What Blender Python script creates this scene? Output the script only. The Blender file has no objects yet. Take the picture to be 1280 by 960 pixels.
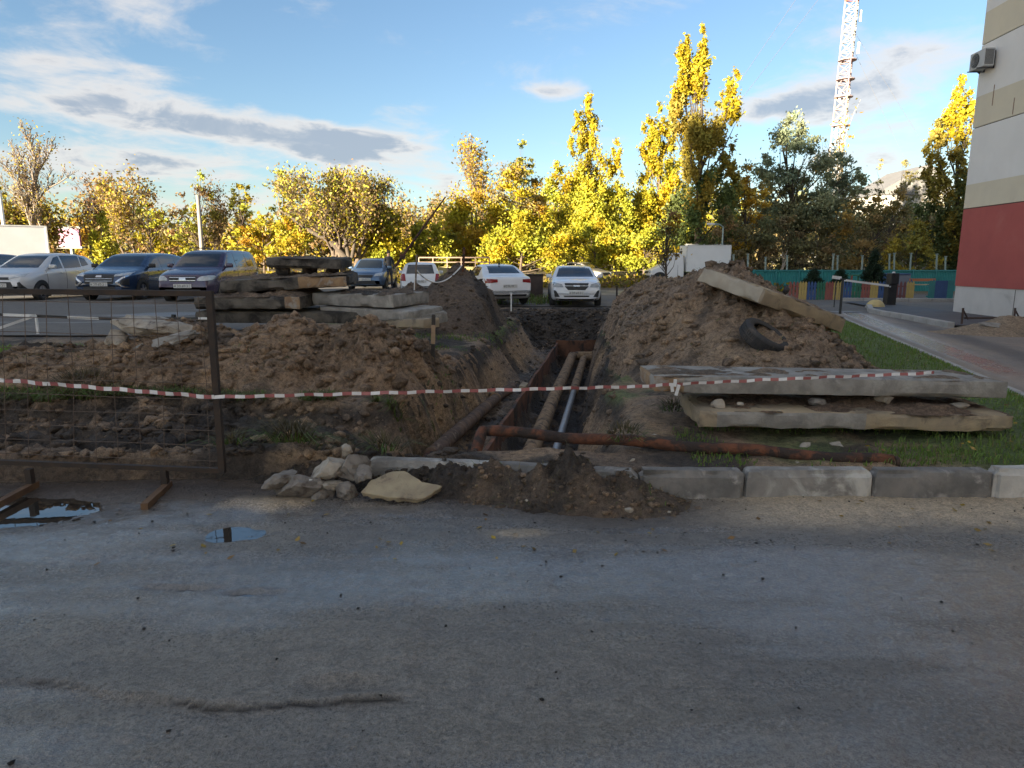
import bpy, bmesh, math, random
import numpy as np
from mathutils import Vector, Matrix, Euler
from mathutils.bvhtree import BVHTree

random.seed(7)
RNG = np.random.default_rng(7)
SC = bpy.context.scene
COL = SC.collection

# ------------------------------------------------------------------ camera
CAMZ = 1.84
FPX = 850.0                      # focal length in pixels of the 1280 px wide photograph
PITCH = math.atan((480 - 328) / FPX)
cam_data = bpy.data.cameras.new('camera')
cam_data.sensor_width = 36.0
cam_data.lens = 36.0 * FPX / 1280.0
cam_data.clip_start = 0.05
cam_data.clip_end = 3000
cam = bpy.data.objects.new('camera', cam_data)
cam.location = (0, 0, CAMZ)
cam.rotation_euler = (math.pi / 2 - PITCH, 0, 0)
COL.objects.link(cam)
SC.camera = cam

# ------------------------------------------------------------------ light
SUN_EL = math.radians(7.0)
SUN_AZ = math.radians(226)       # compass bearing of the sun, camera looks along +Y (bearing 0)
sun_data = bpy.data.lights.new('sun', 'SUN')
sun_data.energy = 2.0
sun_data.angle = math.radians(0.5)
sun_data.color = (1.0, 0.86, 0.64)
sun = bpy.data.objects.new('sun', sun_data)
to_sun = Vector((math.sin(SUN_AZ) * math.cos(SUN_EL), math.cos(SUN_AZ) * math.cos(SUN_EL), math.sin(SUN_EL)))
sun.rotation_euler = to_sun.to_track_quat('Z', 'Y').to_euler()
sun.location = (-30, -30, 40)
COL.objects.link(sun)
SC.view_settings.view_transform = 'Standard'
SC.view_settings.look = 'None'
SC.view_settings.gamma = 1.0
SC.view_settings.use_curve_mapping = False
SC.view_settings.exposure = 3.9

def ray(px, py):
    r = (px - 640) / FPX
    u = (480 - py) / FPX
    c, s = math.cos(PITCH), math.sin(PITCH)
    return (r, c + u * s, -s + u * c)

def atz(px, py, z=0.0):
    d = ray(px, py)
    t = (z - CAMZ) / d[2]
    return Vector((d[0] * t, d[1] * t, z))

def aty(px, py, y):
    d = ray(px, py)
    t = y / d[1]
    return Vector((d[0] * t, y, CAMZ + d[2] * t))

# ------------------------------------------------------------------ sky
world = bpy.data.worlds.new('World')
SC.world = world
world.use_nodes = True
nt = world.node_tree
for n in list(nt.nodes):
    nt.nodes.remove(n)

class NB:
    """tiny node-graph helper"""
    def __init__(self, tree):
        self.t = tree
    def n(self, typ, **kw):
        o = self.t.nodes.new(typ)
        for k, v in kw.items():
            setattr(o, k, v)
        return o
    def l(self, a, b):
        self.t.links.new(a, b)
    def put(self, sock, v):
        if hasattr(v, 'is_output'):
            self.l(v, sock)
        else:
            sock.default_value = v
    def math(self, op, a, b=None, c=None, clamp=False):
        m = self.n('ShaderNodeMath', operation=op)
        m.use_clamp = clamp
        self.put(m.inputs[0], a)
        if b is not None: self.put(m.inputs[1], b)
        if c is not None: self.put(m.inputs[2], c)
        return m.outputs[0]
    def vmath(self, op, a, b=None):
        m = self.n('ShaderNodeVectorMath', operation=op)
        self.put(m.inputs[0], a)
        if b is not None: self.put(m.inputs[1], b)
        return m.outputs['Value'] if op in ('LENGTH', 'DOT_PRODUCT') else m.outputs[0]
    def noise(self, vec, scale, detail=4, rough=0.55, dist=0.0):
        m = self.n('ShaderNodeTexNoise')
        if vec is not None: self.l(vec, m.inputs['Vector'])
        m.inputs['Scale'].default_value = scale
        m.inputs['Detail'].default_value = detail
        m.inputs['Roughness'].default_value = rough
        m.inputs['Distortion'].default_value = dist
        return m.outputs['Fac']
    def ramp(self, fac, lo, hi, interp='SMOOTHSTEP'):
        m = self.n('ShaderNodeMapRange', interpolation_type=interp)
        self.put(m.inputs['Value'], fac)
        self.put(m.inputs['From Min'], lo)
        self.put(m.inputs['From Max'], hi)
        return m.outputs[0]
    def mix(self, fac, a, b, blend='MIX'):
        m = self.n('ShaderNodeMix', data_type='RGBA', blend_type=blend)
        self.put(m.inputs['Factor'], fac)
        for s, v in ((m.inputs['A'], a), (m.inputs['B'], b)):
            pass
        ia = [s for s in m.inputs if s.name == 'A' and s.type == 'RGBA'][0]
        ib = [s for s in m.inputs if s.name == 'B' and s.type == 'RGBA'][0]
        for s, v in ((ia, a), (ib, b)):
            if hasattr(v, 'is_output'): self.l(v, s)
            else: s.default_value = (v[0], v[1], v[2], 1)
        return [s for s in m.outputs if s.type == 'RGBA'][0]

W = NB(nt)
tc = W.n('ShaderNodeTexCoord')
sky = W.n('ShaderNodeTexSky', sky_type='NISHITA')
sky.sun_disc = False
sky.sun_elevation = SUN_EL
sky.sun_rotation = SUN_AZ
sky.altitude = 100
sky.air_density = 1.0
sky.dust_density = 0.3
sky.ozone_density = 2.5
dirv = tc.outputs['Generated']
sep = W.n('ShaderNodeSeparateXYZ'); W.l(dirv, sep.inputs[0])
dx, dy, dz = sep.outputs
zz = W.math('ADD', W.math('MAXIMUM', dz, 0.0), 0.16)
comb = W.n('ShaderNodeCombineXYZ')
W.l(W.math('DIVIDE', dx, zz), comb.inputs[0]); W.l(W.math('DIVIDE', dy, zz), comb.inputs[1])
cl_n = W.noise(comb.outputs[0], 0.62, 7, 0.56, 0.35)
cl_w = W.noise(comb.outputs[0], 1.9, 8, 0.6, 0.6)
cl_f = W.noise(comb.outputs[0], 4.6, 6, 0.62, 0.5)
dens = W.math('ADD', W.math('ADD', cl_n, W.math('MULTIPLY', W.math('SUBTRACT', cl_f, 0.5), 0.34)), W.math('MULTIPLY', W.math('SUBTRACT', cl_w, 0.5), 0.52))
CLOUD_LO = 0.42  # low threshold: extra cloud added outside the view to brighten the shade
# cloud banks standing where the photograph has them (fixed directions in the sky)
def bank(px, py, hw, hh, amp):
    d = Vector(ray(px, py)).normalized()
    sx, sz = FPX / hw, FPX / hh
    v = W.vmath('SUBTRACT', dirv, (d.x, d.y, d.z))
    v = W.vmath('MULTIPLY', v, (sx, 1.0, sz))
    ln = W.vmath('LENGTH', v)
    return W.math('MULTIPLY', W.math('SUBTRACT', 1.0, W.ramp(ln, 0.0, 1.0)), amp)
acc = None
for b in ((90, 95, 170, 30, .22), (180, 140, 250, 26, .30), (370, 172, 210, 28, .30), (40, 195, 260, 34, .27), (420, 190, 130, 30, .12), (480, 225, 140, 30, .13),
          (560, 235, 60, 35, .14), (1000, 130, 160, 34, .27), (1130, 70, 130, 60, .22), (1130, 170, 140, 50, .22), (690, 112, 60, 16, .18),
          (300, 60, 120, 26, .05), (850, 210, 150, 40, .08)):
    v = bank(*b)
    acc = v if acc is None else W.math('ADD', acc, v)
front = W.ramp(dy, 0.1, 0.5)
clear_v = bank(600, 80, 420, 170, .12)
dens2 = W.math('ADD', dens, W.math('MULTIPLY', front, W.math('SUBTRACT', acc, W.math('ADD', clear_v, 0.10))))  # thins cloud ahead only; the unseen sky stays cloudier for ambient light
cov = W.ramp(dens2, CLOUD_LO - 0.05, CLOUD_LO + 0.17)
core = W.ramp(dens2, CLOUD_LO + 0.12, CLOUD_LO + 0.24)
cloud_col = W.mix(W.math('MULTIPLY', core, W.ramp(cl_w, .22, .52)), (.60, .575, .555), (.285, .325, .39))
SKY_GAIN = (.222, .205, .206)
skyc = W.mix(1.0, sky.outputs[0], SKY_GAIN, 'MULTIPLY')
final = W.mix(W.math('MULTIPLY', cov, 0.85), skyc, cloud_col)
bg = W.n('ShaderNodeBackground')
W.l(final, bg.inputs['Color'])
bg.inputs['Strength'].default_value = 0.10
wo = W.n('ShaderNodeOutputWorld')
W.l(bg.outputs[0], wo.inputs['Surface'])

# ------------------------------------------------------------------ noise
def _hash(ix, iy, seed):
    h = (ix.astype(np.int64) * 374761393 + iy.astype(np.int64) * 668265263 + seed * 974711) & 0x7fffffff
    h = ((h ^ (h >> 13)) * 1274126177) & 0x7fffffff
    h = (h ^ (h >> 16)) & 0xffff
    return h / 65535.0

def vnoise(x, y, seed=0):
    x = np.asarray(x, float); y = np.asarray(y, float)
    ix = np.floor(x); iy = np.floor(y)
    fx = x - ix; fy = y - iy
    fx = fx * fx * fx * (fx * (fx * 6 - 15) + 10); fy = fy * fy * fy * (fy * (fy * 6 - 15) + 10)
    ix = ix.astype(np.int64); iy = iy.astype(np.int64)
    a = _hash(ix, iy, seed); b = _hash(ix + 1, iy, seed); c = _hash(ix, iy + 1, seed); d = _hash(ix + 1, iy + 1, seed)
    return (a * (1 - fx) + b * fx) * (1 - fy) + (c * (1 - fx) + d * fx) * fy * 1.0

def fbm(x, y, freq=1.0, octv=4, seed=0, gain=0.5):
    s = 0.0; amp = 1.0; tot = 0.0
    ca, sa = math.cos(0.6), math.sin(0.6)
    x = np.asarray(x, float); y = np.asarray(y, float)
    for i in range(octv):
        s = s + amp * (vnoise(x * freq, y * freq, seed + i * 17) - 0.5)
        tot += amp; amp *= gain; freq *= 2.03
        x, y = x * ca - y * sa + 3.1, x * sa + y * ca + 1.7
    return s / tot * 2.0

def ridged(x, y, freq, octv, seed):
    s = 0.0; amp = 1.0; tot = 0.0
    for i in range(octv):
        s = s + amp * (1 - np.abs(2 * vnoise(x * freq, y * freq, seed + i * 13) - 1))
        tot += amp; amp *= .5; freq *= 2.1
    return s / tot

def ss(v, a=0.0, b=1.0):
    t = np.clip((np.asarray(v, float) - a) / (b - a), 0, 1)
    return t * t * (3 - 2 * t)

def lerp(a, b, t):
    return a + (b - a) * t

# ------------------------------------------------------------------ object helpers
def tag(o, label=None, cat=None, group=None, kind=None):
    if label: o['label'] = label
    if cat: o['category'] = cat
    if group: o['group'] = group
    if kind: o['kind'] = kind
    return o

def empty(name, loc=(0, 0, 0), rz=0.0, label=None, cat=None, group=None, kind=None):
    o = bpy.data.objects.new(name, None)
    o.empty_display_size = 0.2
    o.location = loc
    o.rotation_euler = (0, 0, rz)
    COL.objects.link(o)
    return tag(o, label, cat, group, kind)

def link(name, me, parent=None, loc=None, rot=None):
    o = bpy.data.objects.new(name, me)
    COL.objects.link(o)
    if parent is not None: o.parent = parent
    if loc is not None: o.location = loc
    if rot is not None: o.rotation_euler = rot
    return o

def raw_mesh(name, V, F, mats=(), smooth=False, mi=None, attrs=None):
    me = bpy.data.meshes.new(name)
    V = np.asarray(V, dtype=np.float32)
    F = np.asarray(F, dtype=np.int32)
    k = F.shape[1]
    me.vertices.add(len(V)); me.vertices.foreach_set('co', V.ravel())
    me.loops.add(F.size); me.loops.foreach_set('vertex_index', F.ravel())
    me.polygons.add(len(F))
    me.polygons.foreach_set('loop_start', np.arange(0, F.size, k, dtype=np.int32))
    if smooth: me.polygons.foreach_set('use_smooth', np.ones(len(F), dtype=bool))
    for m in mats: me.materials.append(m)
    if mi is not None: me.polygons.foreach_set('material_index', np.asarray(mi, dtype=np.int32))
    for an, arr in (attrs or {}).items():
        arr = np.asarray(arr, dtype=np.float32)
        if arr.ndim == 2:
            a = me.attributes.new(an, 'FLOAT_COLOR', 'POINT')
            c4 = np.ones((len(arr), 4), dtype=np.float32); c4[:, :3] = arr
            a.data.foreach_set('color', c4.ravel())
        else:
            a = me.attributes.new(an, 'FLOAT', 'POINT')
            a.data.foreach_set('value', arr)
    me.update(calc_edges=True)
    me.validate()
    return me

def grid_mesh(name, X, Y, Z, mats, attrs=None, smooth=True, keep=None):
    """X,Y,Z arrays (ny,nx)"""
    ny, nx = X.shape
    V = np.stack([X.ravel(), Y.ravel(), Z.ravel()], 1)
    i = np.arange(ny - 1)[:, None] * nx + np.arange(nx - 1)[None, :]
    F = np.stack([i, i + 1, i + nx + 1, i + nx], -1).reshape(-1, 4)
    if keep is not None:
        F = F[keep.reshape(-1)]
        used = np.zeros(len(V), bool); used[F.ravel()] = True
        idx = np.cumsum(used) - 1
        V = V[used]; F = idx[F]
        if attrs: attrs = {k: v.reshape(len(used), -1)[used].squeeze() for k, v in attrs.items()}
    return raw_mesh(name, V, F, mats, smooth, attrs=attrs)

class MB:
    """collects shapes, links them as ONE mesh object"""
    def __init__(self):
        self.v = []; self.f = []; self.mi = []; self.cur = 0
    def addvf(self, vs, fs):
        b = len(self.v)
        self.v += [tuple(p) for p in vs]
        self.f += [tuple(i + b for i in q) for q in fs]
        self.mi += [self.cur] * len(fs)
        return self
    def box(self, c, s, rot=None, bev=0.0):
        x, y, z = (s[0] / 2, s[1] / 2, s[2] / 2)
        if bev > 0:
            bm = bmesh.new()
            bmesh.ops.create_cube(bm, size=1.0)
            for vv in bm.verts: vv.co = (vv.co.x * s[0], vv.co.y * s[1], vv.co.z * s[2])
            bmesh.ops.bevel(bm, geom=list(bm.edges), offset=bev, segments=2, affect='EDGES', profile=0.6)
            bm.verts.index_update()
            vs = [v.co.copy() for v in bm.verts]; fs = [[q.index for q in f.verts] for f in bm.faces]
            bm.free()
        else:
            vs = [Vector(p) for p in ((-x, -y, -z), (x, -y, -z), (x, y, -z), (-x, y, -z), (-x, -y, z), (x, -y, z), (x, y, z), (-x, y, z))]
            fs = [(0, 3, 2, 1), (4, 5, 6, 7), (0, 1, 5, 4), (1, 2, 6, 5), (2, 3, 7, 6), (3, 0, 4, 7)]
        if rot is not None:
            R = Euler(rot).to_matrix() if not isinstance(rot, Matrix) else rot
            vs = [R @ v for v in vs]
        return self.addvf([v + Vector(c) for v in vs], fs)
    def tube(self, pts, rad, n=8, caps=True):
        pts = [Vector(p) for p in pts]
        m = len(pts)
        rad = [rad] * m if not hasattr(rad, '__len__') else rad
        up = None; rings = []
        for i, p in enumerate(pts):
            d = (pts[min(i + 1, m - 1)] - pts[max(i - 1, 0)])
            d = d.normalized() if d.length > 1e-9 else Vector((0, 0, 1))
            if up is None:
                up = d.orthogonal().normalized()
            a = (up - d * up.dot(d))
            a = a.normalized() if a.length > 1e-6 else d.orthogonal().normalized()
            up = a
            b = d.cross(a)
            rings.append([p + (a * math.cos(2 * math.pi * k / n) + b * math.sin(2 * math.pi * k / n)) * rad[i] for k in range(n)])
        vs = [q for r in rings for q in r]
        fs = []
        for i in range(m - 1):
            for k in range(n):
                k2 = (k + 1) % n
                fs.append((i * n + k, i * n + k2, (i + 1) * n + k2, (i + 1) * n + k))
        if caps:
            fs.append(tuple(range(n - 1, -1, -1))); fs.append(tuple((m - 1) * n + k for k in range(n)))
        return self.addvf(vs, fs)
    def lathe(self, prof, n=24, c=(0, 0, 0), axis='Z', close=False):
        """prof: list of (r, h)"""
        vs = []; fs = []
        for r, h in prof:
            for k in range(n):
                a = 2 * math.pi * k / n
                p = (r * math.cos(a), r * math.sin(a), h)
                if axis == 'Y': p = (p[0], p[2], p[1])
                if axis == 'X': p = (p[2], p[0], p[1])
                vs.append((p[0] + c[0], p[1] + c[1], p[2] + c[2]))
        m = len(prof)
        for i in range(m if close else m - 1):
            j = (i + 1) % m
            for k in range(n):
                k2 = (k + 1) % n
                fs.append((i * n + k, i * n + k2, j * n + k2, j * n + k))
        return self.addvf(vs, fs)
    def prism(self, poly, h0, h1, axis='Z'):
        n = len(poly)
        def P(a, b, h):
            return (a, b, h) if axis == 'Z' else ((a, h, b) if axis == 'Y' else (h, a, b))
        vs = [P(a, b, h0) for a, b in poly] + [P(a, b, h1) for a, b in poly]
        fs = [tuple(range(n - 1, -1, -1)), tuple(range(n, 2 * n))]
        fs += [(i, (i + 1) % n, n + (i + 1) % n, n + i) for i in range(n)]
        return self.addvf(vs, fs)
    def mesh(self, name, mats, smooth=False):
        me = bpy.data.meshes.new(name)
        me.from_pydata(self.v, [], self.f)
        for m in (mats if isinstance(mats, (list, tuple)) else [mats]): me.materials.append(m)
        me.polygons.foreach_set('material_index', self.mi)
        if smooth: me.polygons.foreach_set('use_smooth', [True] * len(self.f))
        bm = bmesh.new(); bm.from_mesh(me)
        bmesh.ops.recalc_face_normals(bm, faces=bm.faces)
        bm.to_mesh(me); bm.free()
        me.update()
        return me
    def build(self, name, mats, parent=None, smooth=False, loc=None, rot=None):
        return link(name, self.mesh(name, mats, smooth), parent, loc, rot)

# ------------------------------------------------------------------ materials
def new_mat(name):
    m = bpy.data.materials.new(name)
    m.use_nodes = True
    t = m.node_tree
    for n in list(t.nodes): t.nodes.remove(n)
    b = NB(t)
    out = b.n('ShaderNodeOutputMaterial')
    p = b.n('ShaderNodeBsdfPrincipled')
    b.l(p.outputs[0], out.inputs[0])
    return m, b, p, out

def M(name, c1, c2=None, scale=4.0, rough=0.7, bump=0.0, bscale=40.0, metal=0.0, detail=5, c3=None, s3=1.2, t3=(.55, .7), coat=0.0, rvar=0.0, spec=None):
    """noise-mottled material; c3 is a second patchy colour (stain, rust, paint remains)"""
    m, b, p, out = new_mat(name)
    t = b.n('ShaderNodeTexCoord').outputs['Object']
    if c2 is None: c2 = tuple(x * 0.8 for x in c1)
    f = b.ramp(b.noise(t, scale, detail, 0.6, 0.3), 0.32, 0.68)
    col = b.mix(f, c1, c2)
    if c3 is not None:
        g = b.ramp(b.noise(t, s3, 6, 0.65, 0.5), t3[0], t3[1])
        col = b.mix(g, col, c3)
    b.l(col, p.inputs['Base Color'])
    if rvar:
        r = b.math('ADD', rough - rvar, b.math('MULTIPLY', b.noise(t, scale * 0.7, 4), 2 * rvar))
        b.l(r, p.inputs['Roughness'])
    else:
        p.inputs['Roughness'].default_value = rough
    p.inputs['Metallic'].default_value = metal
    if coat: p.inputs['Coat Weight'].default_value = coat; p.inputs['Coat Roughness'].default_value = 0.05
    if spec is not None: p.inputs['Specular IOR Level'].default_value = spec
    if bump:
        bn = b.n('ShaderNodeBump')
        bn.inputs['Strength'].default_value = 1.0
        bn.inputs['Distance'].default_value = bump
        h = b.math('ADD', b.noise(t, bscale, 6, 0.65), b.math('MULTIPLY', b.noise(t, bscale * .2, 4, .6), 1.5))
        b.l(h, bn.inputs['Height']); b.l(bn.outputs[0], p.inputs['Normal'])
    return m

def ground_mat(name, fine=30.0, bump=0.006, grit=220.0, cvar=0.35, wet=False, lump=6.0, lumpd=0.0):
    """base colour from the Col attribute (what the ground is made of there), roughness from Rough"""
    m, b, p, out = new_mat(name)
    t = b.n('ShaderNodeTexCoord').outputs['Object']
    a = b.n('ShaderNodeAttribute', attribute_name='Col')
    n1 = b.noise(t, fine, 8, 0.68)
    n2 = b.noise(t, grit, 3, 0.6)
    n3 = b.noise(t, fine * .22, 6, 0.6)
    k = b.math('ADD', 1 - cvar, b.math('MULTIPLY', b.math('ADD', b.math('ADD', b.ramp(n1, .34, .66), b.math('MULTIPLY', b.ramp(n2, .36, .64), .75)), b.math('MULTIPLY', b.ramp(n3, .3, .7), .45)), cvar * .95))
    mm = b.vmath('SCALE', a.outputs['Color'])
    sc = [q for q in a.id_data.nodes if q.type == 'VECT_MATH'][-1]
    b.l(k, sc.inputs['Scale'])
    b.l(mm, p.inputs['Base Color'])
    r = b.n('ShaderNodeAttribute', attribute_name='Rough')
    rr = b.math('ADD', r.outputs['Fac'], b.math('MULTIPLY', b.math('SUBTRACT', n1, .5), .35), clamp=True)
    b.l(b.math('MAXIMUM', rr, 0.05), p.inputs['Roughness'])
    if wet:                       # film of rain water lying in the smoother places
        wv = b.math('ADD', r.outputs['Fac'], b.math('MULTIPLY', b.math('SUBTRACT', n3, .5), .25))
        b.l(b.math('MULTIPLY', b.ramp(wv, .34, .10), .9), p.inputs['Coat Weight'])
        p.inputs['Coat Roughness'].default_value = .13
        cb = b.n('ShaderNodeBump'); cb.inputs['Distance'].default_value = .0035; cb.inputs['Strength'].default_value = 1.0
        b.l(b.math('ADD', n1, n3), cb.inputs['Height']); b.l(cb.outputs[0], p.inputs['Coat Normal'])
    bn = b.n('ShaderNodeBump'); bn.inputs['Distance'].default_value = bump; bn.inputs['Strength'].default_value = 1.0
    h = b.math('ADD', b.math('ADD', b.math('MULTIPLY', n1, 1.6), b.math('MULTIPLY', n2, .5)), b.math('MULTIPLY', n3, 2.0))
    if lumpd:
        vo = b.n('ShaderNodeTexVoronoi'); vo.inputs['Scale'].default_value = lump; b.l(t, vo.inputs['Vector'])
        h = b.math('ADD', h, b.math('MULTIPLY', vo.outputs['Distance'], -lumpd))
    b.l(h, bn.inputs['Height']); b.l(bn.outputs[0], p.inputs['Normal'])
    return m
# ================================================================== TERRAIN
def kerb_y(X):
    return 5.1 + .38 * (1 - ss(X, -1.2, 1.4)) - .03 * ss(X, 1.4, 5)

def side_edge(Y):            # left edge of the side road (lawn boundary)
    return np.interp(Y, [4, 5, 9, 19.5, 26, 40], [5.3, 5.6, 6.85, 9.75, 11.8, 14])

def base_z(X, Y):
    left = .26 + .26 * ss(Y, 7.5, 13.5) + .14 * ss(Y, 13, 19) - .05 * ss(Y, 24, 34)
    mid = .22 + .06 * ss(Y, 6, 14) + .06 * ss(Y, 26, 40)
    b = lerp(left, mid, ss(X, -7.5, -.5))
    sr = .0 + .06 * ss(Y, 6, 20)
    b = lerp(b, sr, ss(X - side_edge(Y), -.55, .15))
    b = b + .55 * ss(Y, 38, 62)
    return b

def XL(Y): return -1.12 - .42 * (1 - ss(Y, 8.6, 12.5)) + .09 * (Y - 7.8) + .24 * fbm(Y, Y * 0 + 3.3, .9, 4, 5) + .16 * fbm(Y, Y * 0 + 5.3, 3.5, 3, 6)
def XR(Y): return 1.3 + .125 * (Y - 8) + .16 * fbm(Y, Y * 0 + 8.3, .8, 4, 9) + .12 * fbm(Y, Y * 0 + 2.3, 3.2, 3, 10)

def ground_z(X, Y, noise=True):
    X = np.asarray(X, float); Y = np.asarray(Y, float)
    ky = kerb_y(X)
    b = base_z(X, Y)
    n1 = fbm(X, Y, .8, 4, 1); n2 = fbm(X, Y, 5.0, 4, 2); n3 = ridged(X, Y, 3.2, 4, 4)
    soil = (1 - ss(Y, 22, 26)) * ss(X, -7.6, -6.2) * (1 - ss(X, 3.2, 4.4))
    b = b + soil * (n1 * .05 + n2 * .035)
    # ---- left pit along the kerb
    edge = 7.95 + .28 * fbm(X, X * 0 + 1.1, .9, 4, 31) + .12 * fbm(X, X * 0 + 4, 4, 3, 33)
    dp = np.minimum(edge - Y, -.35 - X + .25 * n1)
    dfront = Y - (ky + .12)
    w = ss(dp, -.03, .16) * ss(dfront, -.05, .5) * ss(X, -12, -9)
    floor = -.16 + .24 * n1 + .20 * (n3 - .5) + .11 * n2 + .10 * np.maximum(0, fbm(X, Y, 7, 3, 77)) + .10 * ss(Y, 7.2, 7.9) + .14 * ss(Y, 6.6, 5.6)
    floor = floor + .10 * ss(-X, .5, 2.2) + .08 * np.exp(-((X + 4.2) / .9) ** 2 - ((Y - 6.6) / .5) ** 2)
    b = lerp(b, np.minimum(floor, b), w)
    # ---- main trench
    xl, xr = XL(Y), XR(Y)
    dl = X - xl + .12 * n1 + .05 * n2; dr = xr - X + .10 * n1 + .05 * n2
    dn = Y - 5.75; df = 22.3 - Y + .2 * n1
    wl = ss(dl, -.06, .36 + .45 * ss(Y, 9, 14)); wr = ss(dr, -.08, .62)
    wn = ss(dn, 0, .55); wf = ss(df, -.1, 1.7)
    w = np.minimum(np.minimum(wl, wr), np.minimum(wn, wf))
    tf = -.72 + .10 * n1 + .10 * n2 + .10 * (n3 - .5)
    b = lerp(b, tf, w) + w * (1 - w) * 4 * ss(Y, 17, 20) * (.10 * n2 + .12 * (n3 - .5))
    # ---- channel with the pipes
    cl = chan_l(Y); cr = chan_r(Y)
    wc = ss(X - cl, .0, .10) * ss(cr - X, .0, .25) * ss(Y, 6.2, 6.9) * ss(20.75 - Y, 0, .12)
    b = b - wc * (.50 + .05 * n1)
    return b

def chan_l(Y): return -.30 + .146 * (np.asarray(Y) - 9.2)
def chan_r(Y): return 1.02 + .145 * (np.asarray(Y) - 9.2)

def gz(x, y):
    return float(ground_z(np.array([[x]]), np.array([[y]]))[0, 0])

DARK = np.array((.050, .041, .034)); BROWN = np.array((.29, .205, .138)); CLAY = np.array((.43, .285, .16))
GREYB = np.array((.185, .15, .118)); GRASSC = np.array((.13, .19, .055)); SAND = np.array((.50, .40, .28))

def mixc(a, b, t):
    return a + (b - a) * t[..., None]

def soil_col(X, Y, dark=.35, clay=.3, seed=50):
    a = ss(fbm(X, Y, .9, 5, seed), -.35, .4); d = ss(fbm(X, Y, 1.7, 5, seed + 3), .35 - dark * 1.1, .62 - dark * .8)
    c = np.broadcast_to(BROWN, X.shape + (3,)).copy()
    c = mixc(c, CLAY, a * clay * 1.3)
    c = mixc(c, GREYB, ss(fbm(X, Y, 2.6, 4, seed + 6), .0, .5) * .5)
    c = mixc(c, DARK, d * .9)
    return c

def dense_axis(segs):
    out = [segs[0][0]]
    for a, b, d in segs:
        n = max(1, int(round((b - a) / d)))
        out += list(a + (b - a) * (np.arange(1, n + 1) / n))
    return np.array(out)

xs = dense_axis([(-420, -60, 24), (-60, -16, 2), (-16, -9, .25), (-9, -6.5, .08), (-6.5, 3.2, .048), (3.2, 5.5, .07), (5.5, 9, .2), (9, 20, .5), (20, 60, 2), (60, 420, 24)])
ys = dense_axis([(-120, -8, 8), (-8, 4.4, .8), (4.4, 9.2, .048), (9.2, 14, .07), (14, 23.5, .10), (23.5, 40, .5), (40, 70, 2), (70, 600, 25)])
GX, GY = np.meshgrid(xs, ys)
ky = kerb_y(GX)
GZ = ground_z(GX, GY)
roadside = ss(GY, ky + .02, ky + .16)
GZ = lerp(np.full_like(GZ, -.10), GZ, roadside)
GZ = np.where(GY < 4.6, -.10, GZ)
# colour of what lies there
col = soil_col(GX, GY, .42, .55)
depth = base_z(GX, GY) - GZ
strata = ss(depth, .02, .1) * (1 - ss(depth + .10 * fbm(GX, GY, 2, 3, 71), .20, .34))      # black topsoil layer
inpit = ss(depth, .05, .2)
col = mixc(col, DARK, strata * .85)
claylay = ss(depth, .3, .42) * (1 - ss(depth, .7, 1.0)) * ss(fbm(GX, GY, 1.1, 4, 73), -.2, .35)
col = mixc(col, CLAY, claylay * .75)
col = mixc(col, DARK * 1.1, ss(depth, .75, 1.1) * .6)
col = mixc(col, DARK, ss(GY, 19.8, 21) * (1 - ss(GY, 22.6, 23.2)) * ss(GX, -.8, .2) * (1 - ss(GX, 3.4, 4.2)) * .95)
grass_w = np.maximum(ss(GX, 3.0, 4.2) * (1 - ss(GX - side_edge(GY), -.3, -.1)) * (1 - ss(GY, 20, 24)), (1 - ss(GX, -6.4, -5.6)) * (1 - ss(GY, 9.3, 10.2)) * ss(GY, 7.9, 8.2))
grass_w = np.maximum(grass_w, .75 * ss(GY, 5.3, 5.5) * ss(GX, 1.7, 2.6) * (1 - ss(GY, 6.2, 7.2)) * ss(fbm(GX, GY, 1.6, 4, 81), -.25, .3))
grass_w = np.maximum(grass_w, .8 * ss(fbm(GX, GY, .8, 4, 83), .05, .3) * (1 - inpit) * (1 - ss(GY, 18, 21)) * ss(GY, 7.9, 8.3))
col = mixc(col, GRASSC, grass_w * .9 * (1 - inpit))
far = ss(GY, 36, 42)
col = mixc(col, np.array((.16, .12, .045)), far * .9)
lot = ss(GY, 11.5, 13) * (1 - ss(GX, -7.4, -6.3)) + ss(GY, 23, 24.5)
col = mixc(col, np.array((.10, .095, .09)), np.clip(lot, 0, 1) * (1 - far))
rgh = .85 - .25 * ss(depth, .7, 1.0)
MAT_SOIL = ground_mat('wet_soil', 20, .05, 110, .75, lump=16, lumpd=.6)
g = link('ground', grid_mesh('ground', GX, GY, GZ, [MAT_SOIL], {'Col': col.reshape(-1, 3), 'Rough': rgh.reshape(-1)}))
tag(g, kind='structure')

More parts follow.
